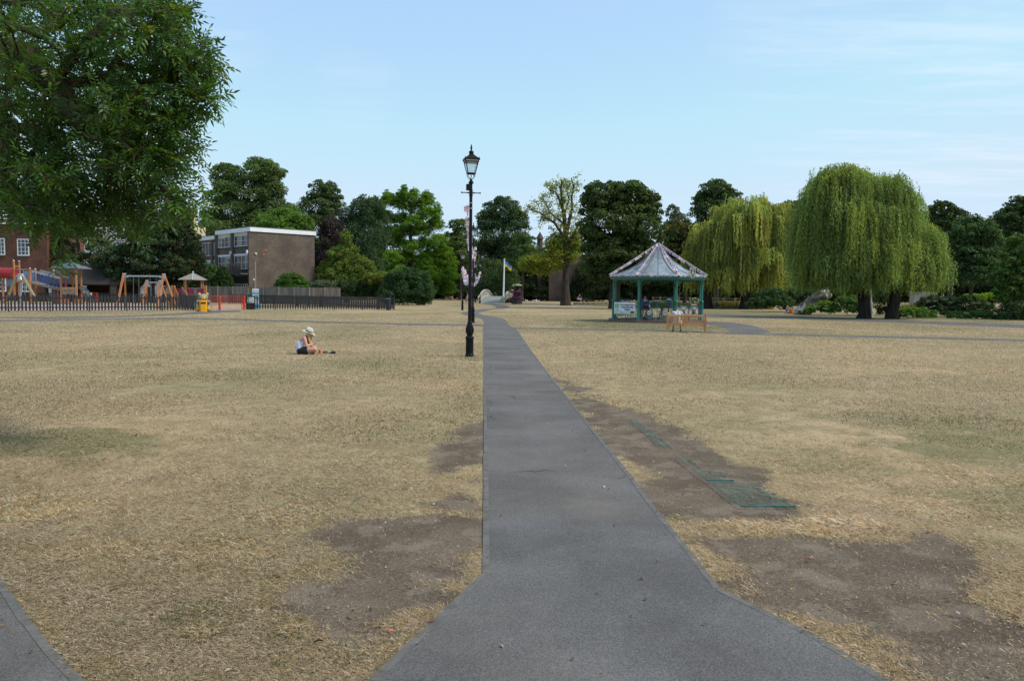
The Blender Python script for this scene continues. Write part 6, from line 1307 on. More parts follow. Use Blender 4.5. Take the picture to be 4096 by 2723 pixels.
def spinner():
    d = 65.0; b = GX(82, d); root = thing('roundabout', 'steel spinner with two sloping brass coloured arms beside the front fence', 'play equipment', tuple(b)); X = lambda px: A(px, 1170, d).x - b.x; Z = lambda px, py: ZA(px, py, d)
    MB().cyl((X(84), 0, 0), (X(84), 0, Z(84, 1120)), .08, .07, 14).build('pole', STEEL, root, 40); BR_ = M('brassy_steel', (.33, .28, .13), .4, .5)
    for px, py, pm, ym in ((27, 1196, 71, 1106), (137, 1184, 94, 1106)):
        m = MB(); a, c = V3((X(pm), 0, Z(pm, ym))), V3((X(px), 0, Z(px, py))); m.bar(a, c, .3, .09); m.build('arm', BR_, root); MB().bar(c, c + V3((-.25 if px < 80 else .1, 0, -.25)), .05, .05).build('foot_ring', DSTEEL, root)
    m = MB(); m.tube([(X(70), 0, Z(70, 1108)), (X(75), 0, Z(75, 1102)), (X(83), 0, Z(83, 1099)), (X(91), 0, Z(91, 1102)), (X(96), 0, Z(96, 1108))], .11, 8); m.lathe([(.28, Z(83, 1119)), (.18, Z(83, 1104)), (.05, Z(83, 1100))], (X(83), 0, 0), 14); m.build('head', STEEL, root, 40)
spinner()
def swing(name, label, d, pxl, pxr, ptop, spread, seats, toddler=False):
    cx = (pxl + pxr) / 2; b = GX(cx, d); root = thing(name, label, 'swing', tuple(b)); X = lambda px: A(px, 1170, d).x - b.x; zt = ZA(cx, ptop, d); tilt = .35
    for px, sg in ((pxl, -1), (pxr, 1)):
        for y, ox in ((-spread, .08), (spread, .55)):
            m = MB(); m.bar((X(px) + (0 if y < 0 else sg * .0), y * .06, zt + .05), (X(px) + sg * ox, y, 0), .15, .15); l = m.build('leg', OW, root)
        c = MB(); c.box((X(px), 0, zt + .09), (.22, .3, .07)); c.build('leg_cap', CAP, root)
        m = MB()
        if toddler: m.prism([(-.42, -.62), (.42, -.62), (.12, .0), (-.12, .0)], (X(px), -.12, zt), (1, 0, 0), (0, 0, 1), .05)
        else: m.prism([(0, -.3), (.5 * -sg, -.12), (.5 * -sg, .0), (0, .0)], (X(px), -.04, zt - .08), (1, 0, 0), (0, 0, 1), .08); m.box((X(px) + sg * .02, -.05, zt - .3), (.2, .12, .5))
        m.build('bracket_plate', STEEL, root)
    MB().cyl((X(pxl), 0, zt - .14), (X(pxr), 0, zt - .14), .075, n=12).build('top_bar', STEEL, root, 40)
    for a, c in seats:
        zs = .45; s = MB(); s.box(((X(a) + X(c)) / 2, 0, zs), (abs(X(c) - X(a)) + .06, .24, .05 if not toddler else .28)); s.build('seat', M('black_rubber', (.02, .02, .022), .7), root); s = MB(); s.cyl((X(a) - .0, 0, zt - .14), (X(a), 0, zs), .014, n=6); s.cyl((X(c), 0, zt - .14), (X(c), 0, zs), .014, n=6); s.build('chains', STEEL, root)
swing('swing_frame', 'tall two seat swing frame with orange timber legs behind the black fence', 73.7, 498, 656, 1099, 1.35, [(534, 556), (602, 626)])
swing('swing_frame', 'smaller toddler swing with white bracket plates seen through the tall swing', 88, 589, 640, 1125, 1.0, [(606, 622)], True)
def play_hut():
    d = 84.0; b = GX(767, d); root = thing('play_hut', 'small timber play hut with shingled roof and red panels left of the gate', 'play equipment', tuple(b)); X = lambda px: A(px, 1170, d).x - b.x; Z = lambda px, py: ZA(px, py, d)
    for px, y in ((729.6, .6), (753, -.6), (782, 1.6), (804.6, .5)): MB().cyl((X(px), y, 0), (X(px), y, Z(px, 1119)), .1, .1, 10).build('post', OW, root, 40)
    za, ze = Z(767, 1093), Z(767, 1119); m = MB(); n = 5; rr = (X(821) - X(714)) / 2 / .95
    m.lathe([(rr, ze - .03), (rr, ze), (.06, za)], (0, .4, 0), n, ph=R(-54 - 18)); rf = m.build('roof', M('grey_shingle', (.24, .21, .18), .9, 0, .25, 6, (.2, .2, 3), .4), root)
    f = MB()
    for k in range(n): a = R(-72) + k * 2 * math.pi / n; f.bar((rr * math.cos(a), .4 + rr * math.sin(a), ze + .02), (0, .4, za + .03), .08, .05)
    f.build('roof_ridge', M('ridge_pale', (.36, .38, .37), .6), rf); MB().lathe([(.06, za), (.07, za + .1), (.09, za + .13), (.07, za + .2), (0, za + .24)], (0, .4, 0), 10).build('finial', CAP, rf, 40)
    RPN = M('red_panel', (.33, .015, .03), .5, 0, .1, 3); z0, z1 = Z(767, 1176), Z(767, 1155)
    for a, c in ((759, 786), (795, 824), (721, 737)): m = MB(); m.box(((X(a) + X(c)) / 2, -.55, (z0 + z1) / 2), (X(c) - X(a), .05, z1 - z0)); m.build('red_panel', RPN, root)
    for a, c in ((690, 701), (737, 745)): m = MB(); m.box(((X(a) + X(c)) / 2, -.56, Z(700, 1164)), (X(c) - X(a), .05, .75)); m.build('blue_panel', M('blue_panel', (.06, .17, .36), .5), root)
    m = MB(); m.box(((X(757) + X(826)) / 2, -.57, z1 + .05), (X(826) - X(757), .08, .1)); m.box(((X(757) + X(826)) / 2, -.57, z0 - .06), (X(826) - X(757), .08, .1)); m.box((X(790), -.6, (z0 + z1) / 2), (.24, .05, z1 - z0)); m.build('grey_frame', M('grey_board', (.16, .17, .18), .7), root)
    for px in (700, 709, 828, 834): MB().cyl((X(px), -.7, 0), (X(px), -.7, Z(px, 1142)), .1, .1, 10).build('post', OW, root, 40)
    for a, c in ((711, 722), (740, 756)): MB().bar((X(a), -.8, Z(a, 1149)), (X(c), -.85, Z(c, 1172)), .08, .14).build('stair_rail', OW, root)
    for px in (724, 760): MB().cyl((X(px), -.9, 0), (X(px), -.9, Z(px, 1170)), .09, n=10).build('newel_post', OW, root, 40)
play_hut()
def bear_bin():
    b = G(813, 1246); d = b.y; k = d / F; t = thing('bear_bin', 'yellow litter bin held by a grey seated bear figure', 'litter bin', tuple(b + V3((-.14, .4, 0))), R(21)); GB = M('bear_grey', (.27, .25, .215), .7, 0, .12, 4); YL = M('bin_yellow', (.8, .36, .008), .35, 0, .05, 2); YM = M('muzzle_yellow', (.62, .38, .03), .5, 0, .1, 4); DK = M('bear_dark', (.02, .018, .016), .4)
    m = MB(); m.ell((0, .12, .4), (.48, .4, .42), 20); m.ell((0, .1, .72), (.42, .34, .36), 18); m.ell((0, -.02, 1.12), (.37, .34, .29), 20)
    for s in (-1, 1): m.ell((s * .4, -.2, .74), (.14, .26, .15), 12, q=Matrix.Rotation(R(-25), 3, 'X')); m.ell((s * .4, -.28, .22), (.19, .3, .2), 14)
    o = m.build('body', GB, t, 60); rm = o.modifiers.new('r', 'REMESH'); rm.mode = 'VOXEL'; rm.voxel_size = .03; rm.use_smooth_shade = True; sm = o.modifiers.new('s', 'SMOOTH'); sm.iterations = 6
    for s in (-1, 1):
        m = MB(); m.ell((s * .29, -.02, 1.37), (.13, .08, .13), 14); e = m.build('ear', GB, t, 60); m = MB(); m.ell((s * .29, -.075, 1.37), (.085, .04, .085), 12); m.build('ear_inside', YM, e, 60)
        m = MB(); m.ell((s * .12, -.32, 1.2), (.035, .03, .05), 10); e = m.build('eye', M('eye_white', (.6, .55, .5), .4), t, 60); m = MB(); m.ell((s * .115, -.345, 1.195), (.018, .016, .026), 8); m.build('pupil', M('bear_brown', (.12, .04, .025), .4), e, 60)
        m = MB(); m.ell((s * .41, -.57, .22), (.13, .03, .15), 14); m.build('foot_pad', YM, t, 60)
    m = MB(); m.ell((0, -.34, 1.07), (.17, .13, .13), 16); mz = m.build('muzzle', YM, t, 60); m = MB(); m.ell((0, -.46, 1.12), (.05, .04, .035), 10); m.tube([(0, -.475, 1.1), (.01, -.48, 1.04), (-.05, -.465, 1.02)], .008, 5); m.build('nose', DK, mz, 60)
    # the bin itself
    m = MB(); w0, w1, y0, y1, h = .27, .3, -.78, -.38, .9
    P = [(-w0, y1, 0), (w0, y1, 0), (w0, y0 + .02, 0), (w0 * .6, y0 - .04, 0), (-w0 * .6, y0 - .04, 0), (-w0, y0 + .02, 0)]
    Q = [(x * w1 / w0, y, h) for x, y, z in P]; m.add(P + Q, [(0, 1, 2, 3, 4, 5), (6, 7, 8, 9, 10, 11)] + [(i, (i + 1) % 6, 6 + (i + 1) % 6, 6 + i) for i in range(6)]); bn = m.build('bin', YL, t, bev=.015)
    m = MB(); m.box((0, y0 - .045, .7), (.4, .03, .13)); m.build('slot', DK, bn); m = MB(); m.box((0, y0 - .05, .775), (.46, .04, .03)); m.build('slot_lip', YL, bn)
bear_bin()
def totem():
    b = G(1036, 1237); d = b.y; t = thing('information_board', 'upright blue and white Farnham information board in front of the black fence', 'sign', (b.x - .15, b.y - .45, 0), R(16)); w, h = .58, 1.8; BL = M('sky_blue_print', (.09, .36, .62), .5, 0, .03); WH = M('board_white', (.74, .76, .76), .5, 0, .03)
    MB().box((0, 0, h / 2 + .05), (w, .1, h)).build('board', BL, t, bev=.01); m = MB(); m.box((0, -.052, h - .08), (w - .004, .01, .28)); m.build('header', WH, t)
    m = MB(); O = (0, -.06, h - .13); U, Z = (1, 0, 0), (0, 0, 1); m.prism([(-.24, -.03), (-.24, .06), (-.21, .1), (-.14, .1), (-.11, .06), (-.11, -.03), (-.15, -.03), (-.15, .03), (-.2, .03), (-.2, -.03)], O, U, Z, .004); m.build('town_mark', M('banner_green', (.16, .42, .06)), t); text_mesh('Farnham', .105, M('banner_ink', (.05, .045, .09)), t, 'lettering', (.085, -.062, h - .13), (math.pi / 2, 0, 0), bold=.002)
    rr = random.Random(8); cols = [M('pic_green', (.12, .2, .05), .6), M('pic_pink', (.5, .25, .22), .6), M('pic_red', (.4, .06, .08), .6), M('pic_sand', (.5, .44, .33), .6), M('pic_dark', (.1, .06, .05), .6)]; m = MB(); m.box((0, -.054, 1.18), (.5, .01, .34), mi=3)
    for i in range(34): x, z = rr.uniform(-.22, .18), rr.uniform(1.04, 1.28); m.box((x + .02, -.06 - i * .0002, z), (rr.uniform(.03, .1), .002, rr.uniform(.02, .06)), rot=Matrix.Rotation(rr.uniform(-.9, .9), 3, 'Y'), mi=rr.randrange(5))
    m.build('picture', cols, t); m = MB(); m.box((0, -.053, .9), (.5, .008, .24)); m.build('pale_panel', M('pic_pale', (.5, .52, .5), .6), t); m = MB(); m.box((0, -.054, .63), (.52, .01, .2)); m.build('text_panel', WH, t)
    m = MB()
    for i in range(4): m.box((0, -.061, .57 + i * .04), (.42, .002, .012))
    m.build('small_print', M('print_grey', (.3, .32, .36)), t)
    c = G(1003, 1238.5); t = thing('park_notice', 'white playground notice with green heading fixed to the black fence beside the blue board', 'sign', (c.x, c.y - .1, 0)); MB().box((0, 0, .86), (.68, .02, .5)).build('board', M('notice_pale', (.55, .66, .62), .5, 0, .03), t, bev=.004); m = MB(); m.box((-.12, -.013, 1.05), (.4, .004, .05)); m.build('heading', M('heading_green', (.2, .5, .12), .6), t); m = MB()
    for x, z in ((-.2, .96), (0, .95), (-.2, .83), (0, .82), (.2, .82), (-.2, .7), (0, .7), (.2, .7)): m.box((x, -.013, z), (.05 if (x, z) != (0, .7) else .2, .004, .035))
    m.build('pictograms', M('pict_dark', (.05, .06, .06), .6), t); MB().box((0, .05, .55), (.08, .06, 1.1)).build('post', BLACKW, t)
    p = G(1000, 1238.5); k = MB()
    t = thing('solid_board', 'solid black board panel in the fence behind the white notice', 'fence panel', (p.x, p.y + .02, 0)); MB().box((.05, 0, .6), (.84, .04, 1.15)).build('panel', BLACKW, t)
totem()
def poles():
    p = V3(GX(1023, 103)); zt = ZA(1023, 1050, 103); t = thing('steel_mast', 'thin pale steel mast rising in front of the brick gable', 'pole', tuple(p)); MB().cyl((0, 0, 0), (0, 0, zt), .07, .05, 8).build('shaft', STEEL, t, 40); MB().lathe([(.1, zt - .04), (.1, zt), (.03, zt + .05)], n=10).build('cap', STEEL, t, 40)
    p = V3(GX(1016, 84)); zt = ZA(1016, 1122, 84); t = thing('timber_post', 'brown timber post with a round white top behind the blue board', 'post', tuple(p)); MB().cyl((0, 0, 0), (0, 0, zt), .11, .1, 10).build('shaft', M('timber_brown', (.17, .11, .075), .85, 0, .3, 3), t, 40); m = MB(); m.ell((0, 0, zt + .1), .11, 12); m.build('round_top', CAP, t, 60)
    b = G(2013, 1210.6); d = b.y; zt = ZA(2013, 1040, d); t = thing('flagpole', 'white flagpole flying a blue and yellow flag beside the bridge', 'flagpole', tuple(b)); MB().cyl((0, 0, 0), (.12, 0, zt), .15, .11, 12).build('pole', WHITE, t, 40); m = MB(); m.ell((.12, 0, zt + .08), .16, 12); m.build('ball', M('gilt_ball', (.5, .45, .3), .4), t, 60)
    k = d / F; N, K = 14, 8; vs = []; W_, H_ = 30 * k, 21 * k
    for j in range(K + 1):
        for i in range(N + 1):
            u, v = i / N, j / K; vs.append((.22 + u * W_ * .95 - .15 * v * u, .25 * math.sin(u * 7 + v * 1.2) * u, zt - .3 - v * H_ * (1 - .1 * u) - W_ * .52 * u ** 1.1 + .12 * math.sin(u * 6)))
    m = MB(); m.add(vs, [])
    for j in range(K):
        for i in range(N): a = j * (N + 1) + i; m.f.append((a, a + 1, a + N + 2, a + N + 1)); m.m.append(0 if j < K // 2 else 1)
    f = m.build('flag', [M('flag_sky_blue', (.07, .2, .6), .7, 0, .05), M('flag_yellow', (.68, .5, .02), .7, 0, .05)], t, 0)
poles()
def planter():
    b = G(2067, 1216.4); d = b.y; k = d / F; t = thing('flower_planter', 'three tier planter with white, purple and pink flowers in a black octagonal tub', 'planter', tuple(b)); r = 21.5 * k; h = 18 * k
    MB().lathe([(r * .98, 0), (r, .1), (r, h), (r * .9, h), (r * .9, h - .1)], n=8).build('tub', M('planter_black', (.018, .018, .02), .6), t); MB().lathe([(.5, h), (.65, h + .9), (.6, h + 1.0), (.35, h + 1.0), (.3, h + 1.6), (.5, h + 1.9), (.45, h + 1.95)], n=12).build('upper_pots', M('planter_black', (0, 0, 0)), t, 40)
    rg = np.random.default_rng(2)
    for nm, z, rx, rz, cols in (('pink_flowers', h + .12, r * 1.02, .42, ((.3, .06, .16), (.07, .11, .03), (.22, .06, .2))), ('purple_flowers', h + 1.08, .98, .3, ((.2, .02, .22), (.3, .05, .25), (.05, .04, .05))), ('white_flowers', h + 2.12, .72, .26, ((.75, .75, .72), (.72, .72, .7), (.1, .16, .04)))):
        n = 700; u = unit(rg.normal(size=(n, 3))); u[:, 2] = np.abs(u[:, 2]); C = np.array([0, 0, z]) + u * np.array([rx, rx, rz]) * rg.uniform(.65, 1.05, (n, 1)); c = np.array(cols)[rg.integers(0, 3, n)] * rg.uniform(.7, 1.2, (n, 1)); Vt, Fa, Co = leaf_quads(rg, C, unit(u + rg.normal(size=(n, 3)) * .5), .2, .16, c); np_mesh(nm, Vt, Fa, LEAF, t, Co)
planter()
def bins():
    b = G(1549, 1240.3); t = thing('litter_bin', 'square black litter bin with grey top at the right end of the black fence', 'litter bin', tuple(b + V3((.05, .1, 0)))); MB().box((0, 0, .52), (.3, .42, 1.04)).build('body', BLACKW, t, bev=.01); MB().box((0, 0, 1.06), (.34, .46, .04)).build('lid', M('bin_lid', (.22, .25, .28), .5), t)
    b = G(2674, 1246.5); t = thing('litter_bin', 'round dark blue litter bin on a stem behind the bandstand railing', 'litter bin', tuple(b)); NB = M('navy_enamel', (.016, .022, .04), .4); MB().lathe([(.24, 0), (.22, .04), (.07, .06), (.07, .42)], n=16).build('stem', NB, t, 40); MB().lathe([(.26, .4), (.33, .45), (.34, 1.1), (.34, 1.15)], n=20).build('drum', NB, t, 40); MB().lathe([(.35, 1.15), (.35, 1.2), (.2, 1.27), (.05, 1.32)], n=20).build('lid', M('bin_lid_blue', (.08, .11, .17), .4), t, 40); m = MB(); m.box((0, -.33, .92), (.3, .06, .16)); m.build('slot', DARKIN, t)
bins()
TEAK = M('bench_teak', (.5, .225, .08), .6, 0, .22, 3, (.12, 1, 1), .15, (.56, .265, .1)); TEAKV = M('bench_teak_upright', (.5, .225, .08), .6, 0, .22, 3, (1, 1, .12), .15, (.56, .265, .1))
def park_bench():
    a = G(2668.5, 1327); vd = V3((a.x + .8, a.y, 0)).normalized(); L = 145.5 / F * a.y * 1.012; c = a + V3((vd.y, -vd.x, 0)) * L; t = thing('park_bench', 'new golden timber memorial bench seen from behind in front of the bandstand', 'bench', tuple(a), math.atan2(c.y - a.y, c.x - a.x)); h = .845
    for x in (0, L):
        l = MB().box((x, 0, h / 2), (.075, .075, h)).build('back_post', TEAKV, t, bev=.006); MB().box((x, .52, .28), (.07, .07, .57)).build('front_leg', TEAKV, t, bev=.006); MB().box((x, .27, .575), (.09, .56, .035)).build('arm_rest', TEAKV, t, bev=.006); m = MB(); m.box((x, .26, .34), (.05, .46, .07)); m.build('side_rail', TEAK, t)
    MB().box((L / 2, 0, .765), (L - .08, .045, .1)).build('top_rail', TEAK, t, bev=.008); MB().box((L / 2, .01, .36), (L - .08, .045, .09)).build('bottom_rail', TEAK, t, bev=.006)
    n = 19
    for i in range(n):
        x = .09 + i * (L - .18) / (n - 1)
        if i in (8, 10): continue
        if i == 9: MB().box((x, .004, .56), (.19, .03, .31)).build('plaque_slat', TEAKV, t, bev=.003); continue
        MB().box((x, .004, .56), (.04, .022, .31)).build('back_slat', TEAKV, t)
    for i in range(6): MB().box((L / 2, .08 + i * .085, .4 - .006 * abs(i - 3)), (L - .06, .07, .024)).build('seat_slat', TEAK, t)
    m = MB(); m.box((L / 2, .5, .345), (L - .08, .035, .08)); m.build('front_rail', TEAK, t)
    for x, s in ((.04, 1), (L - .04, -1)): m = MB(); m.prism([(0, 0), (.17, .0), (.13, -.03), (.05, -.06), (0, -.13)] if s > 0 else [(0, 0), (0, -.13), (-.05, -.06), (-.13, -.03), (-.17, 0)], (x, -.015, .315), (1, 0, 0), (0, 0, 1), .035); m.build('corner_brace', TEAK, t)
    return a, c
BENCH = park_bench()
NAVY = M('bench_navy', (.022, .032, .048), .55, 0, .15, 3)
def metal_bench(label, px0, px1, py, d=None, h=.85, rz=0.0, group='dark park benches under the trees'):
    a = G(px0, py) if d is None else V3(GX(px0, d)); dd = a.y; L = (px1 - px0) * dd / F; t = thing('park_bench', label, 'bench', tuple(a), rz, group)
    for x in (.18, L / 2, L - .18): MB().box((x, .1, .22), (.09, .09, .45)).build('leg', NAVY, t); MB().bar((x, .4, .45), (x, .52, h + .02), .07, .05).build('back_support', NAVY, t)
    for i in range(4): MB().box((L / 2, .02 + i * .11, .47), (L, .09, .035)).build('seat_slat', NAVY, t)
    for i in range(3): MB().box((L / 2, .38 + i * .03, .58 + i * .13), (L, .03, .105)).build('back_slat', NAVY, t)
    return t, L
FB1 = metal_bench('dark bench with a seated man right of the oak trunk', 2305, 2352, 1209.7, h=.95)
metal_bench('dark empty bench seen above the banner at the left of the bandstand', 2478, 2523, None, d=145)
metal_bench('dark bench seen through the bandstand behind the woman in blue', 2604, 2634, 1235, d=None, rz=R(-14))
PALE = M('pale_bench_timber', (.33, .29, .23), .8, 0, .2, 3)
def side_bench():
    b = GX(1864, 128); t = thing('park_bench', 'pale timber bench seen from its end behind the nearest lamp post', 'bench', tuple(b), R(-80)); L = 1.7
    for x in (0, L): MB().box((x, 0, .45), (.1, .1, 1.1)).build('back_post', PALE, t); MB().box((x, -.6, .3), (.1, .1, .6)).build('front_leg', PALE, t)
    for i in range(4): MB().box((L / 2, -.1 - i * .14, .45), (L, .11, .04)).build('seat_slat', PALE, t)
    for i in range(3): MB().box((L / 2, .0, .6 + i * .15), (L, .04, .11)).build('back_slat', PALE, t)
side_bench()
def gulls():
    WG, GG = M('gull_white', (.75, .75, .74), .7, 0, .04), M('gull_grey', (.35, .37, .4), .7); OG = M('gull_beak', (.4, .16, .03), .5)
    def gull(label, px, py, rz, sc):
        b = G(px, py); t = thing('gull', label, 'gull', tuple(b), rz, 'white gulls on the dry grass', sc); m = MB(); m.ell((0, 0, .2), (.19, .085, .085), 14, q=Matrix.Rotation(R(12), 3, 'Y')); m.ell((.15, 0, .3), (.055, .05, .05), 12); m.cyl((.11, 0, .22), (.15, 0, .3), .06, .045, 10); m.prism([(-.15, -.0), (-.32, -.03), (-.32, .0), (-.15, .07)], (0, .03, .2), (1, 0, 0), (0, 0, 1), .06); m.build('body', WG, t, 60)
        for s in (-1, 1): w = MB(); w.ell((-.06, s * .075, .225), (.19, .02, .06), 12, q=Matrix.Rotation(R(12), 3, 'Y')); w.build('wing', GG, t, 60); MB().cyl((.0, s * .03, 0), (.0, s * .03, .13), .01, n=6).build('leg', OG, t)
        MB().cyl((.19, 0, .3), (.25, 0, .29), .015, .004, 6).build('beak', OG, t)
    for l, px, py, rz, sc in (('lone white gull standing right of the black bin', 1594, 1219.5, R(160), 1.6), ('white gull just right of the flower planter', 2105, 1209.5, R(120), 1.6), ('white gull in the middle of the three right of the planter', 2140, 1212, R(20), 1.8), ('gull standing closest to the oak trunk', 2154, 1210.5, R(60), 1.3)): gull(l, px, py, rz, sc)
gulls()
def cut_trunk():
    d = 73.0; b = V3(GX(3215, d)); t = thing('tree_stump', 'thick leaning cut trunk with pale stripped patches under the big willow', 'tree stump', tuple(b)); P = lambda px, py, y=0: A(px, py, d + y) - b
    m, nt, bs = nmat('stripped_bark'); tc = node(nt, 'ShaderNodeTexCoord'); mp = node(nt, 'ShaderNodeMapping'); mp.inputs['Rotation'].default_value = (0, R(-48), 0); mp.inputs['Scale'].default_value = (1, 1, .35); nt.links.new(tc.outputs['Object'], mp.inputs[0]); f = ramp(nt, noise(nt, mp.outputs[0], 1.15, 3, .5), .5, .54); g = noise(nt, mp.outputs[0], 7, 5, .65)
    nt.links.new(mixc(nt, f, mixc(nt, ramp(nt, g, .3, .7), (.035, .03, .025), (.11, .095, .08)), mixc(nt, ramp(nt, g, .3, .7), (.27, .23, .18), (.4, .36, .29))), bs.inputs['Base Color']); bs.inputs['Roughness'].default_value = .9; bump(nt, bs, g, .9, .06)
    mb = MB(); mb.tube([P(3200, 1266), P(3212, 1248), P(3232, 1225), P(3258, 1202), P(3285, 1185), P(3312, 1170, .2), P(3318, 1165, .2)], [.85, .68, .62, .6, .6, .58, .3], 18); mb.tube([P(3175, 1262), P(3190, 1250), P(3212, 1235)], [.3, .32, .2], 8); o = mb.build('trunk', m, t, 60)
    dsp = o.modifiers.new('sub', 'SUBSURF'); dsp.levels = dsp.render_levels = 2; tx = bpy.data.textures.new('bark_relief', 'CLOUDS'); tx.noise_scale = .4; dm = o.modifiers.new('d', 'DISPLACE'); dm.texture = tx; dm.strength = .22; dm.mid_level = .5
    s = MB(); rr = random.Random(2)
    for i in range(9): a = P(3360 + rr.uniform(-20, 15), 1195 + rr.uniform(-8, 12), 3); s.tube([a, a + V3((rr.uniform(.2, .9), 0, rr.uniform(-.1, .5)))], [.05, .015], 5)
    tag(s.build('dead_branches', BARKP), 'pale dead branches lying in the growth right of the leaning trunk', 'branches')
    b = V3(GX(3484, 67)); t2 = thing('birch_tree', 'slim pale grey trunk standing right behind the first willow trunk', 'tree', tuple(b)); mb = MB(); mb.tube([(.06, 0, -.1), (0, 0, .8), (-.12, 0, 2.2), (-.2, 0, 5.5)], [.24, .17, .15, .1], 10); mb.build('trunk', M('birch_bark', (.3, .285, .255), .85, 0, .35, 4), t2, 60)
    rg = np.random.default_rng(6); n = 2500; u = unit(rg.normal(size=(n, 3))); Vt, Fa, Co = leaf_quads(rg, np.array([-.2, 0, 7]) + u * np.array([1.5, 1.5, 2.5]) * rg.random((n, 1)) ** .4, unit(rg.normal(size=(n, 3))), .2, .13, np.array((.05, .09, .03)) * rg.uniform(.7, 1.3, (n, 1))); np_mesh('crown', Vt, Fa, LEAF, t2, Co)
cut_trunk()
# ------------------------------------------------------------------ things lying about
def grids():
    W_ = M('green_coated_wire', (.06, .17, .14), .5, 0, .5, 9)
    def mat_(label, p00, p10, p01, nx, ny, sink, seed, rim=True):
        a, b, c = G(*p00), G(*p10), G(*p01); u, v = b - a, c - a; t = thing('wire_grid', label, 'wire mesh', tuple(a + V3((0, 0, .004)))); m = MB(); rr = random.Random(seed)
        for i in range(nx + 1):
            f = i / nx; n = 9; pts = [u * f + v * (j / n) + V3((0, 0, .012 - sink * f * (.25 + .75 * abs(math.sin(j * 1.1 + seed))))) for j in range(n + 1)]; m.tube(pts, .0026 if i else .0042, 5)
        for j in range(ny + 1):
            f = j / ny; n = 6; pts = [v * f + u * (i / n) + V3((0, 0, .015 - sink * (i / n) * (.3 + .7 * abs(math.sin(f * 9 + i + seed))))) for i in range(n + 1)]; m.tube(pts, .0021, 5)
        o = m.build('mesh_wires', W_, t)
        if rim: m = MB(); m.bar((0, 0, .006), u + V3((0, 0, .004)), .008, .016); m.build('edge_bar', W_, t)
    mat_('nearest green wire grid half buried in the bare earth right of the path', (2962, 2028), (3186, 2028), (2832, 1930), 6, 11, .034, 1)
    mat_('short green wire grid just beyond the nearest one', (2826, 1924), (2935, 1924), (2768, 1880), 3, 3, .04, 2, True); mat_('bent green wire strip between the grids', (2755, 1869), (2800, 1869), (2704, 1827), 1, 3, .032, 3, False); mat_('farthest green wire grid half buried in the bare earth', (2652, 1790), (2690, 1790), (2514, 1682), 3, 13, .03, 4, False)
grids()
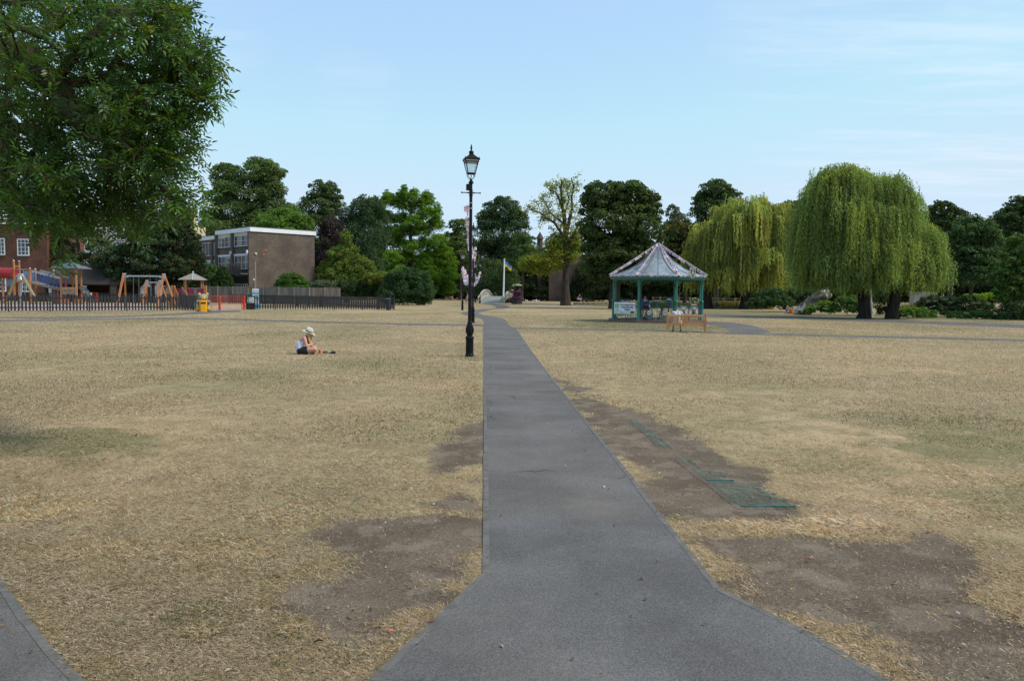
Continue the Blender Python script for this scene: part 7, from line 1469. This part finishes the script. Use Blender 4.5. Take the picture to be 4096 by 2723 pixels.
def litter():
    def leaf(label, px, py, L, c, rz, cat='leaf', fold=.35, nm='fallen_leaf'):
        b = G(px, py); t = thing(nm, label, cat, tuple(b + V3((0, 0, .012))), rz, 'fallen leaves on the ground'); m = MB(); P = [(0, 0), (.25, .18), (.5, .26), (.8, .14), (1, 0)]; n = len(P)
        vs = [(x * L, 0, .05 * L * math.sin(x * 3)) for x, w in P] + [(x * L, w * L, fold * w * L) for x, w in P] + [(x * L, -w * L, fold * w * L * .6 + .02 * L) for x, w in P]; m.add(vs, [(i, i + 1, n + i + 1, n + i) for i in range(n - 1)] + [(i, 2 * n + i, 2 * n + i + 1, i + 1) for i in range(n - 1)]); m.build('blade', M('leaf_' + str(round(c[0], 3)), c, .6, 0, .2, 60), t, 0); MB().tube([(0, 0, 0), (-.2 * L, .03 * L, .01), (-.45 * L, 0, 0)], .0015 + L * .008, 5).build('stalk', M('leaf_' + str(round(c[0], 3)), c), t)
    leaf('single green leaf with a long stalk lying on the middle of the path', 2088, 1752, .05, (.13, .2, .08), R(8)); leaf('orange dead leaf on the dry grass at the right', 3712, 2130, .045, (.34, .12, .04), R(30)); leaf('brown leaf by the right edge of the lower bare patch', 4078, 2450, .03, (.2, .1, .05), R(200)); leaf('brown curled leaf in the dry grass well left of the path', 926, 1632, .06, (.22, .12, .05), R(80)); leaf('small brown leaf on the asphalt in the right foreground', 2822, 2504, .022, (.05, .04, .03), R(170)); leaf('small dark leaf on the asphalt left of centre in the foreground', 2388, 2380, .02, (.1, .07, .05), R(10)); leaf('yellow leaf on the right bare patch', 3932, 2244, .02, (.5, .33, .03), R(60)); leaf('pale leaf beside the orange one on the dry grass', 3680, 2112, .035, (.5, .46, .33), R(-30))
    b = G(3838, 2455); t = thing('cigarette_end', 'white cigarette end with a tan filter on the lower right bare patch', 'cigarette end', tuple(b + V3((0, 0, .004)))); MB().cyl((0, 0, 0), (-.004, .022, 0), .004, n=8).build('paper', WHITE, t); MB().cyl((-.004, .022, 0), (-.007, .04, 0), .0041, n=8).build('filter', M('filter_tan', (.5, .28, .1), .8), t)
    b = G(435, 2358); MB_ = MB(); e = G(580, 2345) - b; MB_.tube([(0, 0, .015), tuple(e * .5 + V3((0, 0, .03))), tuple(e + V3((0, 0, .02)))], [.003, .0035, .002], 6); o = MB_.build('twig', M('twig_brown', (.2, .11, .07), .8)); o.location = b; tag(o, 'thin brown twig on the dry grass at the lower left', 'twig')
    b = G(1257, 2575); m = MB(); e = G(1292, 2569) - b; m.tube([(0, 0, .012), tuple(e * .5 + V3((0, 0, .018))), tuple(e + V3((0, 0, .012)))], [.005, .005, .003], 6); o = m.build('twig', BARKD); o.location = b; tag(o, 'short dark twig on the earth left of the path splay', 'twig')
    rr = random.Random(4)
    for px, py, s, c, l in ((1560, 2522, .02, (.42, .13, .09), 'pinkish brick fragment on the left bare patch'), (3240, 2232, .017, (.33, .14, .09), 'reddish stone on the right bare patch'), (1565, 2555, .012, (.4, .28, .2), 'small tan stone below the brick fragment'), (1733, 2016, .016, (.38, .35, .31), 'grey stone on the upper left bare patch'), (1972, 1472, .016, (.7, .68, .65), 'tiny scrap of white paper on the path')):
        b = G(px, py); m = MB(); m.ell((0, 0, .003), (s, s * .7, s * .45), 9); o = m.build('stone' if 'paper' not in l else 'paper_scrap', M('stone_' + str(round(c[0] * 100)), c, .9, 0, .15, 40), None, 0); o.location = b; o.rotation_euler = (0, 0, rr.uniform(0, 3)); tag(o, l, 'stone' if 'paper' not in l else 'litter')
litter()
# ------------------------------------------------------------------ people
def blob(name, items, voxel, mat, parent, it=4):
    mb = MB()
    for q in items:
        if q[0] == 'c':
            _, a, ra, b, rb = q; a, b = V3(a), V3(b)
            if (b - a).length > 1e-4: mb.cyl(a, b, ra, rb, 12)
            mb.ell(a, ra, 12); mb.ell(b, rb, 12)
        else: mb.ell(q[1], q[2], 14, q=q[3] if len(q) > 3 else None)
    me = bpy.data.meshes.new('tmp'); me.from_pydata(mb.v, [], mb.f); bm = bmesh.new(); bm.from_mesh(me); bmesh.ops.recalc_face_normals(bm, faces=bm.faces); bm.to_mesh(me); bm.free()
    o = bpy.data.objects.new(name, me); COL.objects.link(o)
    r = o.modifiers.new('r', 'REMESH'); r.mode = 'VOXEL'; r.voxel_size = voxel; r.use_smooth_shade = True
    s = o.modifiers.new('s', 'SMOOTH'); s.iterations = it; s.factor = .5
    dg = bpy.context.evaluated_depsgraph_get(); new = bpy.data.meshes.new_from_object(o.evaluated_get(dg)); o.modifiers.clear(); o.data = new; bpy.data.meshes.remove(me)
    new.name = name; new.materials.clear(); new.materials.append(mat); o.parent = parent; new.shade_smooth(); return o
def skin_mat(name, c):
    if name in _mc: return _mc[name]
    m = M(name, c, .55, 0, .08, 12); m.node_tree.nodes['Principled BSDF'].inputs['Subsurface Weight'].default_value = .08; return m
SKIN, SKINT, SKINR, SKIND = skin_mat('skin_fair', (.5, .3, .215)), skin_mat('skin_tan', (.38, .2, .125)), skin_mat('skin_pink', (.53, .27, .2)), skin_mat('skin_brown', (.2, .105, .065))
def hand(wr, d, n, s=1., curl=.5, left=1):
    """palm + five fingers: d = direction from the wrist, n = out of the back of the hand"""
    wr, d = V3(wr), V3(d).normalized(); n = V3(n); n = (n - d * n.dot(d)).normalized(); w = d.cross(n) * left; out = []
    for k, (o, L) in enumerate(((-.027, .066), (-.009, .076), (.009, .071), (.026, .055))):
        k0 = wr + (d * .082 + w * o) * s; out.append(('c', wr + (d * .012 + w * o * .55) * s, .0135 * s, k0, .0115 * s))
        a = curl * (.55 + .08 * k); d1 = d * math.cos(a) - n * math.sin(a); d2 = d * math.cos(2 * a) - n * math.sin(2 * a); k1 = k0 + d1 * L * .55 * s; out += [('c', k0, .0095 * s, k1, .0085 * s), ('c', k1, .0085 * s, k1 + d2 * L * .5 * s, .007 * s)]
    t0 = wr + (d * .03 - w * .028) * s; t1 = t0 + (d * .034 - w * .026 - n * .012) * s; out += [('c', t0, .0125 * s, t1, .0105 * s), ('c', t1, .0105 * s, t1 + (d * .03 - w * .004 - n * .014) * s, .0085 * s)]
    return out
def person(label, loc, rz, J, top=None, bottom=None, shoes=None, hair=None, skin_m=None, sc=1., sleeve=.5, leg=.45, voxel=.008, face=True, group=None, loose=1.0, hands=True, bare=False, strap=False, fat=1.0, hands_k=None):
    root = thing('person', label, 'person', loc, rz, group, sc); j = {k: V3(v) for k, v in J.items()}; sk = skin_m or SKIN
    hl, hr, sl, sr, hd, nk = j['hip_l'], j['hip_r'], j['sh_l'], j['sh_r'], j['head'], j['neck']; fw = j.get('face', V3((0, -1, 0))).normalized(); pel = (hl + hr) / 2; che = (sl + sr) / 2; upv = (che - pel).normalized(); mid = pel.lerp(che, .5) + j.get('bow', V3((0, 0, 0)))
    w = (sl - sr).normalized(); f = fat
    def torso(e): return [('c', hl.lerp(pel, .25), .105 * f + e, mid + w * .055 * f, .088 * f + e), ('c', hr.lerp(pel, .25), .105 * f + e, mid - w * .055 * f, .088 * f + e), ('c', mid + w * .055, .088 * f + e, sl.lerp(che, .5) - upv * .05, .088 + e), ('c', mid - w * .055, .088 * f + e, sr.lerp(che, .5) - upv * .05, .088 + e), ('c', sl - w * .02, .05 + e, sr + w * .02, .05 + e)]
    B = torso(0) + [('c', che + upv * .01, .05, nk, .047), ('c', nk, .047, hd - (hd - nk) * .2, .046), ('e', hd + (hd - nk).normalized() * .015, (.076, .092, .098), fw.to_track_quat('-Y', 'Z').to_matrix()), ('c', hd + fw * .035 - V3((0, 0, .055)), .05, hd + fw * .062 - V3((0, 0, .085)), .026)]
    if face:
        sd = fw.cross(V3((0, 0, 1))).normalized(); ud = sd.cross(fw)
        B += [('c', hd + fw * .09 + ud * .0, .011, hd + fw * .112 - ud * .028, .015), ('c', hd + fw * .082 + ud * .03 + sd * .03, .016, hd + fw * .082 + ud * .03 - sd * .03, .016)] + [('e', hd + sd * s * .078, (.014, .022, .032)) for s in (-1, 1)] + [('c', hd + fw * .088 - ud * .055 + sd * .018, .01, hd + fw * .088 - ud * .055 - sd * .018, .01)]
    A_, Lg = [], []
    for s in 'lr':
        sh, el, wr = j['sh_' + s], j['el_' + s], j['wr_' + s]; ua = sh.lerp(el, .45)
        B += [('c', sh, .05, ua, .046), ('c', ua, .046, el, .037), ('c', el, .038, el.lerp(wr, .3), .04), ('c', el.lerp(wr, .3), .04, wr, .026)]
        if hands: d = j.get('hd_' + s, wr - el); B += hand(wr, d, j.get('hn_' + s, V3((0, -1, .4))), 1.0, j.get('curl_' + s, V3((.5, 0, 0))).x, 1 if s == 'l' else -1)
        hp, kn, an, toe = j['hip_' + s], j['kn_' + s], j['an_' + s], j['toe_' + s]; B += [('c', hp, .094 * f, hp.lerp(kn, .5), .08 * f), ('c', hp.lerp(kn, .5), .08 * f, kn, .056), ('c', kn, .055, kn.lerp(an, .35) , .056), ('c', kn.lerp(an, .35), .056, an, .036), ('c', an, .037, an.lerp(toe, .3) - V3((0, 0, .02)), .036), ('c', an.lerp(toe, .3) - V3((0, 0, .02)), .036, toe, .024)]
    blob('body', B, voxel, sk, root)
    if face:
        m = MB()
        for s in (-1, 1): m.ell(hd + fw * .087 + sd * s * .031 + ud * .012, .0105, 8)
        m.build('eyes', M('eye_dark', (.03, .02, .015), .3), root, 60); m = MB(); m.tube([hd + fw * .0985 - ud * .054 + sd * x for x in (-.024, -.01, 0, .01, .024)], [.002, .0055, .006, .0055, .002], 6); m.build('lips', M('lip', (.36, .12, .1), .5), root, 60)
    if top:
        T = torso(.014 * loose)
        if strap: T = T[:2] + [(a, p - upv * .05, r, q - upv * .065, r2 * .9) for a, p, r, q, r2 in T[2:4]] + [('c', sl.lerp(che, .45) + fw * .02, .03, sl.lerp(che, .5) - upv * .12 - fw * .03, .06), ('c', sr.lerp(che, .45), .03, sr.lerp(che, .5) - upv * .12, .06)]
        else:
            for s in 'lr':
                sh, el, wr = j['sh_' + s], j['el_' + s], j['wr_' + s]; e = .016 * loose
                if sleeve <= 1: T.append(('c', sh, .054 + e, sh.lerp(el, sleeve), .048 + e * 1.3))
                else: T += [('c', sh, .054 + e, el, .042 + e), ('c', el, .042 + e, el.lerp(wr, sleeve - 1), .032 + e * 1.2)]
            T.append(('c', che + upv * .0, .055, nk.lerp(che, .5), .05 + .006))
            if loose > 1.2: T += [('c', hl - upv * .02, .115 * f + .016 * loose, mid + w * .055, .088), ('c', hr - upv * .02, .115 * f + .016 * loose, mid - w * .055, .088)]
        blob('top', T, voxel * 1.15, top, root, 18)
    if bottom:
        T = [('c', hl, .108 * f, hr, .108 * f), ('c', pel + upv * .04 + w * .05, .104 * f, pel + upv * .04 - w * .05, .104 * f)]
        for s in 'lr':
            hp, kn, an = j['hip_' + s], j['kn_' + s], j['an_' + s]
            if leg <= 1: T.append(('c', hp, .108 * f, hp.lerp(kn, leg), (.094 - .03 * leg) * f + .016))
            else: T += [('c', hp, .108 * f, kn, .07), ('c', kn, .07, kn.lerp(an, leg - 1), .056)]
        blob('shorts' if leg <= 1 else 'trousers', T, voxel * 1.1, bottom, root, 5)
    if shoes:
        for s in 'lr':
            an, toe = j['an_' + s], j['toe_' + s]; blob('shoe', [('c', an - V3((0, 0, .02)), .046, an.lerp(toe, .5) - V3((0, 0, .015)), .046), ('c', an.lerp(toe, .5) - V3((0, 0, .015)), .046, toe + (toe - an).normalized() * .015, .034)], voxel * 1.2, shoes, root)
    if hair:
        kind, hm = hair; up_ = (hd - nk).normalized(); H = [('e', hd + up_ * .035 - fw * .018, (.086, .098, .088), fw.to_track_quat('-Y', 'Z').to_matrix())]
        if kind == 'long':
            sd = fw.cross(V3((0, 0, 1))).normalized(); dn = j.get('hairdir', V3((0, 0, -1)))
            for a in (-1, -.5, 0, .5, 1): p0 = hd + sd * a * .075 - fw * (.06 - .05 * abs(a)) + V3((0, 0, .01)); p1 = p0 + dn * .18 + sd * a * .02 - fw * .01; p2 = p0 + dn * .34 + sd * a * .01 + fw * (.05 * abs(a)); H += [('c', p0, .034, p1, .034), ('c', p1, .034, p2, .018)]
        blob('hair', H, voxel * 1.2, hm, root, 4)
    return root, j
C = lambda n, c, **k: M(n, c, .85, 0, .1, 8, **k)
LILAC, TEEW, BLKC, SANDT, ROYAL, MAROON, NAVYC, GREENT, ORNG, DGREY = C('tank_lilac_white', (.6, .58, .7)), C('tee_white', (.62, .62, .63)), C('black_cloth', (.012, .012, .014)), C('tee_sand', (.4, .36, .31)), C('jacket_royal_blue', (.012, .035, .26)), C('tee_maroon', (.09, .035, .055)), C('navy_cloth', (.02, .025, .055)), C('tee_bottle_green', (.018, .05, .034)), C('tee_orange', (.65, .13, .015)), C('dark_grey_cloth', (.06, .06, .065))
BLOND, BROWN, DBRN, GINGER, GREYH = C('hair_blond', (.46, .32, .14)), C('hair_brown', (.1, .06, .035)), C('hair_dark', (.025, .017, .012)), C('hair_ginger', (.3, .13, .05)), C('hair_grey_short', (.14, .11, .09))
# --- 1. woman on the grass with a hat and a telephone (profile, facing +X)
def sun_hat_woman():
    b = G(1203, 1416); p = lambda x, z, y=0.: V3((x, y, z)); kx = lambda zx: (zx - 470) * .000639; kz = lambda zy: (1355 - zy) * .000639
    q = lambda zx, zy, y=0.: V3((kx(zx), y, kz(zy)))
    J = dict(hip_l=q(455, 1195, .11), hip_r=q(470, 1200, -.11), sh_l=q(640, 655, .165), sh_r=q(620, 645, -.165), neck=q(725, 560), head=q(838, 500), face=V3((.72, -.12, -.62)), bow=V3((-.06, 0, .0)), el_r=q(715, 985, -.24), wr_r=q(975, 905, -.13), hd_r=V3((.9, .35, .3)), hn_r=V3((.1, -.5, -.8)), curl_r=V3((.95, 0, 0)),
             el_l=q(760, 960, .2), wr_l=q(830, 1040, .0), hd_l=V3((.6, -.35, -.35)), hn_l=V3((.3, -.3, .9)), curl_l=V3((.35, 0, 0)), kn_r=q(1060, 1130, -.27), an_r=q(1000, 1300, .08), toe_r=q(1050, 1310, .26), kn_l=q(1075, 1115, .26), an_l=q(900, 1310, -.08), toe_l=q(820, 1325, -.24), hairdir=V3((.1, 0, -1)))
    r, j = person('woman in a white sun hat sitting cross legged on the grass looking at a telephone', tuple(b), R(15), J, LILAC, BLKC, None, ('long', BLOND), SKINR, 1.0, leg=.4, voxel=.0075, strap=True, fat=1.12)
    hd = j['head']; t = R(22); Q = Matrix.Rotation(t, 3, 'Y') @ Matrix.Rotation(R(6), 3, 'X'); c = q(815, 425, 0)
    m = MB(); N = 32
    def hat(prof, nm, mt, par=None):
        m = MB(); vs = []; fs = []
        for i, (rr, z, wv) in enumerate(prof):
            for k in range(N):
                a = 2 * math.pi * k / N; vs.append(c + Q @ V3((rr * 1.08 * math.cos(a), rr * .95 * math.sin(a), z + wv * math.cos(2 * a) - (.022 * max(0, math.cos(a)) ** 2 if z > .1 else 0))))
        for i in range(len(prof) - 1):
            for k in range(N): a_, b_ = i * N + k, i * N + (k + 1) % N; fs.append((a_, b_, b_ + N, a_ + N))
        m.add(vs, fs); return m.build(nm, mt, par or r, 50)
    STRAW = C('hat_straw', (.6, .6, .53)); h = hat([(.085, .01, 0), (.172, .0, -.012), (.174, .006, -.012), (.098, .016, 0), (.096, .06, 0), (.09, .11, 0), (.07, .137, 0), (.03, .14, 0), (.001, .132, 0)], 'sun_hat', STRAW); hat([(.1, .016, 0), (.1015, .018, 0), (.099, .048, 0), (.096, .05, 0)], 'hat_band', BLKC, h)
    # the phone in her right hand
    a, e = q(1130, 835, -.11), q(1232, 722, -.1); m = MB(); d = (e - a).normalized(); n = V3((0, 1, 0)).cross(d).normalized(); m.box((a + e) / 2 - e + e, ((e - a).length, .072, .011), rot=Matrix((d, V3((0, 1, 0)), n)).transposed()); o = m.build('telephone', M('phone_gold', (.34, .24, .15), .35, .3), None, bev=.003); tag(o, 'tan telephone held up by the woman in the white sun hat', 'telephone')
    for v in o.data.vertices: v.co += V3((0, 0, 0))
    o.location = b; o.rotation_euler = (0, 0, R(15))
    cb = G(1278.5, 1413.5); t = thing('drinks_can', 'bright red drinks can standing on the grass beside the seated woman', 'can', tuple(cb)); RC_ = M('can_red', (.62, .03, .02), .3, .2, .1, 30); MB().lathe([(.024, 0), (.031, .008), (.031, .092), (.025, .102)], n=20).build('can_body', RC_, t, 40); MB().lathe([(.025, .102), (.026, .104), (.022, .102), (.0, .101)], n=20).build('can_top', STEEL, t, 40); MB().lathe([(.0312, .03), (.0314, .031), (.0314, .034), (.0312, .035)], n=20).build('dark_stripe', M('can_dark', (.25, .015, .02), .4), t, 40)
    SB = M('sandal_black', (.016, .016, .018), .6)
    def sandal(label, px, py, rz, L):
        s = thing('sandal', label, 'sandal', tuple(G(px, py)), rz, 'pair of black sandals on the grass'); m = MB(); m.prism([(-.5 * L, -.03), (-.3 * L, -.042), (.2 * L, -.045), (.45 * L, -.035), (.5 * L, 0), (.45 * L, .035), (.2 * L, .045), (-.3 * L, .04), (-.5 * L, .03)], (0, 0, .004), (1, 0, 0), (0, 1, 0), .018); m.build('sole', SB, s); m = MB(); pts = [(.16 * L, .048 * math.cos(a), .02 + .05 * math.sin(a)) for a in [i * math.pi / 8 for i in range(9)]]
        for x, y in zip(pts, pts[1:]): m.bar(x, y, .1, .008)
        m.build('strap', SB, s)
    sandal('black sandal seen end on so its strap makes a ring', 1300, 1413.5, R(82), .2); sandal('black sandal lying sideways right of the ring shaped one', 1328, 1414, R(-8), .22)
sun_hat_woman()
# --- 2. in the bandstand
def floor_pt(px, dy): p = V3(GX(px, BC.y + dy)); p.z = Z0; return tuple(p)
def stand(dx=0.): return dict(hip_l=(.09, 0, .86), hip_r=(-.09, 0, .86), kn_l=(.12, -.03, .47), kn_r=(-.13, -.02, .47), an_l=(.15, .03, .08), an_r=(-.17, .03, .08), toe_l=(.2, -.13, .035), toe_r=(-.24, -.11, .035), sh_l=(.165, 0, 1.36), sh_r=(-.165, 0, 1.36), neck=(0, .0, 1.44), head=(0, -.015, 1.545), el_l=(.25, .02, 1.1), el_r=(-.25, .02, 1.1), wr_l=(.09, -.19, 1.02), wr_r=(-.07, -.2, 1.04), hd_l=V3((-.9, -.3, .1)), hd_r=V3((.9, -.3, .05)), curl_l=V3((.8, 0, 0)), curl_r=V3((.8, 0, 0)))
def crossed(): return dict(hip_l=(.1, .02, .11), hip_r=(-.1, .02, .11), kn_l=(.34, -.26, .16), kn_r=(-.34, -.26, .16), an_l=(-.1, -.36, .06), an_r=(.1, -.4, .06), toe_l=(-.26, -.38, .04), toe_r=(.26, -.42, .04), sh_l=(.17, -.03, .55), sh_r=(-.17, -.03, .55), neck=(0, -.06, .63), head=(0, -.09, .735), bow=V3((0, .04, 0)), el_l=(.25, -.08, .32), el_r=(-.25, -.08, .32), wr_l=(.2, -.27, .24), wr_r=(-.2, -.27, .24))
def bandstand_people():
    J = stand(); r, j = person('woman in an open royal blue jacket and black cap standing in the bandstand', floor_pt(2581, -1.9), R(6), J, BLKC, BLKC, C('trainer_dark', (.05, .05, .055)), ('short', DBRN), SKINT, .91, leg=.2, strap=True, fat=.92)
    jk = []; sl, sr = V3(J['sh_l']), V3(J['sh_r'])
    for s, w in (('l', 1), ('r', -1)):
        sh, el, wr = V3(J['sh_' + s]), V3(J['el_' + s]), V3(J['wr_' + s]); jk += [('c', sh + V3((0, 0, .0)), .07, el, .075), ('c', el, .075, el.lerp(wr, .35), .07), ('c', sh + V3((-w * .05, .05, -.02)), .065, (w * .19, .07, .72), .075), ('c', (w * .2, .01, 1.2), .05, (w * .24, .0, .7), .07)]
    jk += [('c', sl + V3((-.05, .06, 0)), .06, sr + V3((.05, .06, 0)), .06), ('c', (0, .09, 1.2), .08, (0, .1, .74), .1), ('c', (.1, .08, 1.1), .08, (.12, .09, .7), .09), ('c', (-.1, .08, 1.1), .08, (-.12, .09, .7), .09)]
    blob('jacket', jk, .012, ROYAL, r, 6)
    hd = V3(J['head']); m = [('e', hd + V3((0, .01, .055)), (.092, .1, .072)), ('c', hd + V3((-.04, -.1, .045)), .014, hd + V3((.04, -.1, .045)), .014), ('c', hd + V3((-.03, -.155, .03)), .01, hd + V3((.03, -.155, .03)), .01), ('c', hd + V3((0, -.09, .05)), .014, hd + V3((0, -.15, .033)), .012)]; blob('cap', m, .008, BLKC, r, 2); m = MB(); m.ell((0, -.25, 1.03), (.035, .03, .05), 10); o = m.build('paper_cup', TEEW, r, 60); o.name = 'held_wrap'
    bpy.data.objects.remove(o)
    J = crossed(); J.update(face=V3((0, -1, -.3))); r, j = person('dark haired person in a sand coloured T-shirt sitting back turned in the bandstand', floor_pt(2598, -1.2), R(188), J, SANDT, DGREY, None, ('short', DBRN), SKIND, .92, sleeve=.6, leg=.6, loose=2.0)
    J = crossed(); J.update(face=V3((.55, -.8, -.15)), el_r=(-.22, -.16, .36), wr_r=(-.06, -.2, .52), hd_r=V3((.4, .3, .9)), hn_r=V3((-.3, -1, 0)), curl_r=V3((1.0, 0, 0)), hairdir=V3((.05, -.12, -1)))
    person('girl with very long dark hair sitting cross legged in a white T-shirt in the bandstand', floor_pt(2648, -1.2), R(8), J, TEEW, BLKC, None, ('long', DBRN), SKINT, .92, sleeve=.6, leg=.5)
    # drink bottle by her knee
    b = V3(floor_pt(2624, -1.6)); t = thing('bottle', 'small clear bottle standing on the bandstand floor between the two sitters', 'bottle', tuple(b)); MB().lathe([(.035, 0), (.036, .15), (.02, .19), (.013, .21), (.013, .23)], n=12).build('bottle_body', M('bottle_plastic', (.35, .4, .36), .2), t, 40); MB().lathe([(.016, .23), (.016, .25)], n=10).build('cap', TEEW, t)
bandstand_people()
def sit(): return dict(hip_l=(.1, 0, .5), hip_r=(-.1, 0, .5), kn_l=(.16, -.42, .49), kn_r=(-.16, -.42, .49), an_l=(.19, -.42, .1), an_r=(-.19, -.42, .1), toe_l=(.21, -.57, .035), toe_r=(-.21, -.57, .035), sh_l=(.2, -.06, .97), sh_r=(-.2, -.06, .97), neck=(0, -.1, 1.04), head=(0, -.17, 1.13), bow=V3((0, .06, 0)), el_l=(.28, -.2, .76), el_r=(-.28, -.2, .76), wr_l=(.1, -.36, .66), wr_r=(-.1, -.36, .66))
def bench_man():
    a, c = BENCH; u = (c - a).normalized(); p = a + u * .44 + V3((-u.y, u.x, 0)) * .23; J = sit(); J.update(face=V3((0, -.7, -.7)), head=(0, -.2, 1.12))
    person('man in a pale T-shirt sitting with bowed head on the golden timber bench', (p.x, p.y, 0), math.atan2(u.y, u.x) + math.pi, J, C('tee_pale_lilac', (.5, .53, .6)), BLKC, C('sandal_brown', (.12, .07, .045)), ('short', GREYH), SKINR, .93, sleeve=.6, leg=.7, loose=1.3, fat=1.08)
    b = V3(GX(2318.5, FB1[0].location.y + .1)); J = sit(); J.update(head=(0, -.05, 1.2), neck=(0, -.02, 1.07), face=V3((0, -1, 0)), kn_r=(-.42, -.38, .62), an_r=(-.05, -.5, .62), toe_r=(.08, -.55, .55), el_l=(.3, .0, .72), wr_l=(.3, -.1, .5))
    person('balding man in dark red shirt and pale shorts on the far dark bench', (b.x, b.y + .1, 0), 0, J, MAROON, C('shorts_pale_blue', (.5, .56, .66)), C('trainer_white', (.7, .7, .7)), None, SKINR, 1.22, sleeve=.5, leg=.75, voxel=.012, fat=1.05)
    b = V3(GX(1869, 128)); J = sit(); J.update(head=(0, -.03, 1.2), neck=(0, -.01, 1.07), wr_l=(.12, -.4, .6), an_l=(.12, -.75, .12), an_r=(-.1, -.8, .1), kn_l=(.13, -.45, .5), kn_r=(-.12, -.45, .5), toe_l=(.12, -.92, .16), toe_r=(-.1, -.97, .15))
    person('woman with ginger hair and a pink and white top sitting on the pale bench', (b.x, b.y - .3, 0), R(96), J, C('top_pink_white', (.6, .4, .42)), NAVYC, C('shoe_white', (.7, .7, .7)), ('long', GINGER), SKINR, 1.13, sleeve=.5, leg=.6, voxel=.012)
    n0, ax, rt, zd, L = BR; p = n0 + ax * L * .97 + rt * .05; z = zd(.97) + .02; J = stand(); J.update(wr_l=(.24, -.02, .86), wr_r=(-.24, -.02, .86), hd_l=V3((0, 0, -1)), hd_r=V3((0, 0, -1)), el_l=(.24, .03, 1.1), el_r=(-.24, .03, 1.1))
    pp = A(1980, 1165, p.y); person('man in a bottle green T-shirt walking away over the humped bridge', (pp.x, p.y, pp.z - 1.69 * 1.13), R(176), J, GREENT, NAVYC, BLKC, ('short', DBRN), SKINT, 1.13, sleeve=.75, leg=1.9, voxel=.012)
bench_man()
def far_people():
    def lie(): j = crossed(); j.update(hip_l=(.1, .1, .11), hip_r=(-.1, .1, .11), sh_l=(.17, .42, .42), sh_r=(-.17, .42, .42), neck=(0, .44, .5), head=(0, .43, .61), el_l=(.28, .6, .2), el_r=(-.28, .6, .2), wr_l=(.26, .66, .04), wr_r=(-.26, .66, .04), kn_l=(.13, -.4, .4), kn_r=(-.1, -.42, .36), an_l=(.12, -.72, .07), an_r=(-.1, -.75, .07), toe_l=(.13, -.86, .04), toe_r=(-.12, -.9, .04)); return j
    d = 182
    for px, lb, rz, J, t, b, h, s in ((1785, 'person in a green top sitting at the left of the group under the conifer', 30, crossed(), C('top_green', (.05, .22, .13)), NAVYC, ('short', BROWN), SKIN), (1799, 'person with bare legs and a white top sitting behind the green top', -10, crossed(), TEEW, BLKC, ('short', DBRN), SKINT), (1808, 'person in a white top and sun hat sitting at the right of the group', 60, crossed(), C('top_pale_blue', (.55, .6, .64)), BLKC, ('short', C('hat_white_far', (.7, .7, .68))), SKIN), (1835, 'person in black leaning back on one arm right of the group', -75, lie(), BLKC, BLKC, ('short', BROWN), SKINT)):
        b_ = V3(GX(px, d + (px % 3))); person(lb, (b_.x, b_.y, 0), R(rz), J, t, b, None, h, s, 1.12, voxel=.016, face=False, sleeve=.4, group='people resting under the conifer')
    b = V3(GX(2868, 97)); t = thing('camp_chair', 'dark folding camp chair under the yellow willow', 'chair', tuple(b), R(68)); CH = C('chair_navy', (.022, .03, .05)); m = MB(); m.prism([(-.3, .0), (.3, .0), (.34, .62), (-.34, .62)], (0, .22, .42), (1, 0, 0), V3((0, .3, 1)).normalized(), .03); m.build('back', CH, t); m = MB(); m.box((0, 0, .4), (.6, .5, .04)); m.build('seat', CH, t)
    for x in (-.3, .3):
        for y, y2 in ((-.28, .26), (.28, -.26)): MB().cyl((x, y, 0), (x, y2, .62), .014, n=6).build('leg', DSTEEL, t)
        MB().box((x, 0, .62), (.08, .5, .04)).build('arm_rest', CH, t)
    J = sit(); J = {k: (V3(v) - (V3((0, 0, .02)) if k not in ('face', 'bow') else V3((0, 0, 0)))) for k, v in J.items()}; J.update(head=V3((0, .02, 1.15)), neck=V3((0, .02, 1.03)), kn_l=V3((.14, -.45, .6)), kn_r=V3((-.14, -.45, .58)), an_l=V3((.16, -.62, .1)), an_r=V3((-.16, -.62, .1)), toe_l=V3((.18, -.76, .04)), toe_r=V3((-.18, -.76, .04)))
    person('person in blue sitting in the camp chair under the yellow willow', (b.x, b.y, 0), R(68), J, C('shirt_dull_blue', (.04, .06, .12)), BLKC, BLKC, ('short', DBRN), SKIND, .86, voxel=.014, face=False, leg=.9)
    for px, d, lb, rz, t, h, s, scl in ((3186, 75.5, 'man in a pale blue T-shirt sitting hunched against the leaning cut trunk', 115, C('tee_ice', (.55, .6, .64)), ('short', GREYH), SKIN, 1.0), (3167, 77, 'person in a bright orange top sitting left of the leaning cut trunk', 150, ORNG, ('short', BROWN), SKIN, .8), (3156, 78, 'fair haired person in a patterned top farthest left by the leaning trunk', -60, C('top_patterned', (.4, .36, .36)), ('short', BLOND), SKIN, .92)):
        J = crossed(); J.update(face=V3((0, -.8, -.6)), head=(0, -.14, .7)); b = V3(GX(px, d)); person(lb, (b.x, b.y, 0), R(rz), J, t, BLKC, None, h, s, scl, voxel=.012, face=False, loose=1.6)
    b = V3(GX(3149, 78.5)); t = thing('wine_bottle', 'green bottle standing left of the people by the leaning trunk', 'bottle', tuple(b)); MB().lathe([(.09, 0), (.095, .3), (.04, .42), (.035, .55)], n=12).build('glass_body', M('bottle_green', (.03, .12, .04), .2), t, 40); MB().lathe([(.04, .5), (.04, .6)], n=10).build('foil', TEEW, t)
far_people()
# ------------------------------------------------------------------
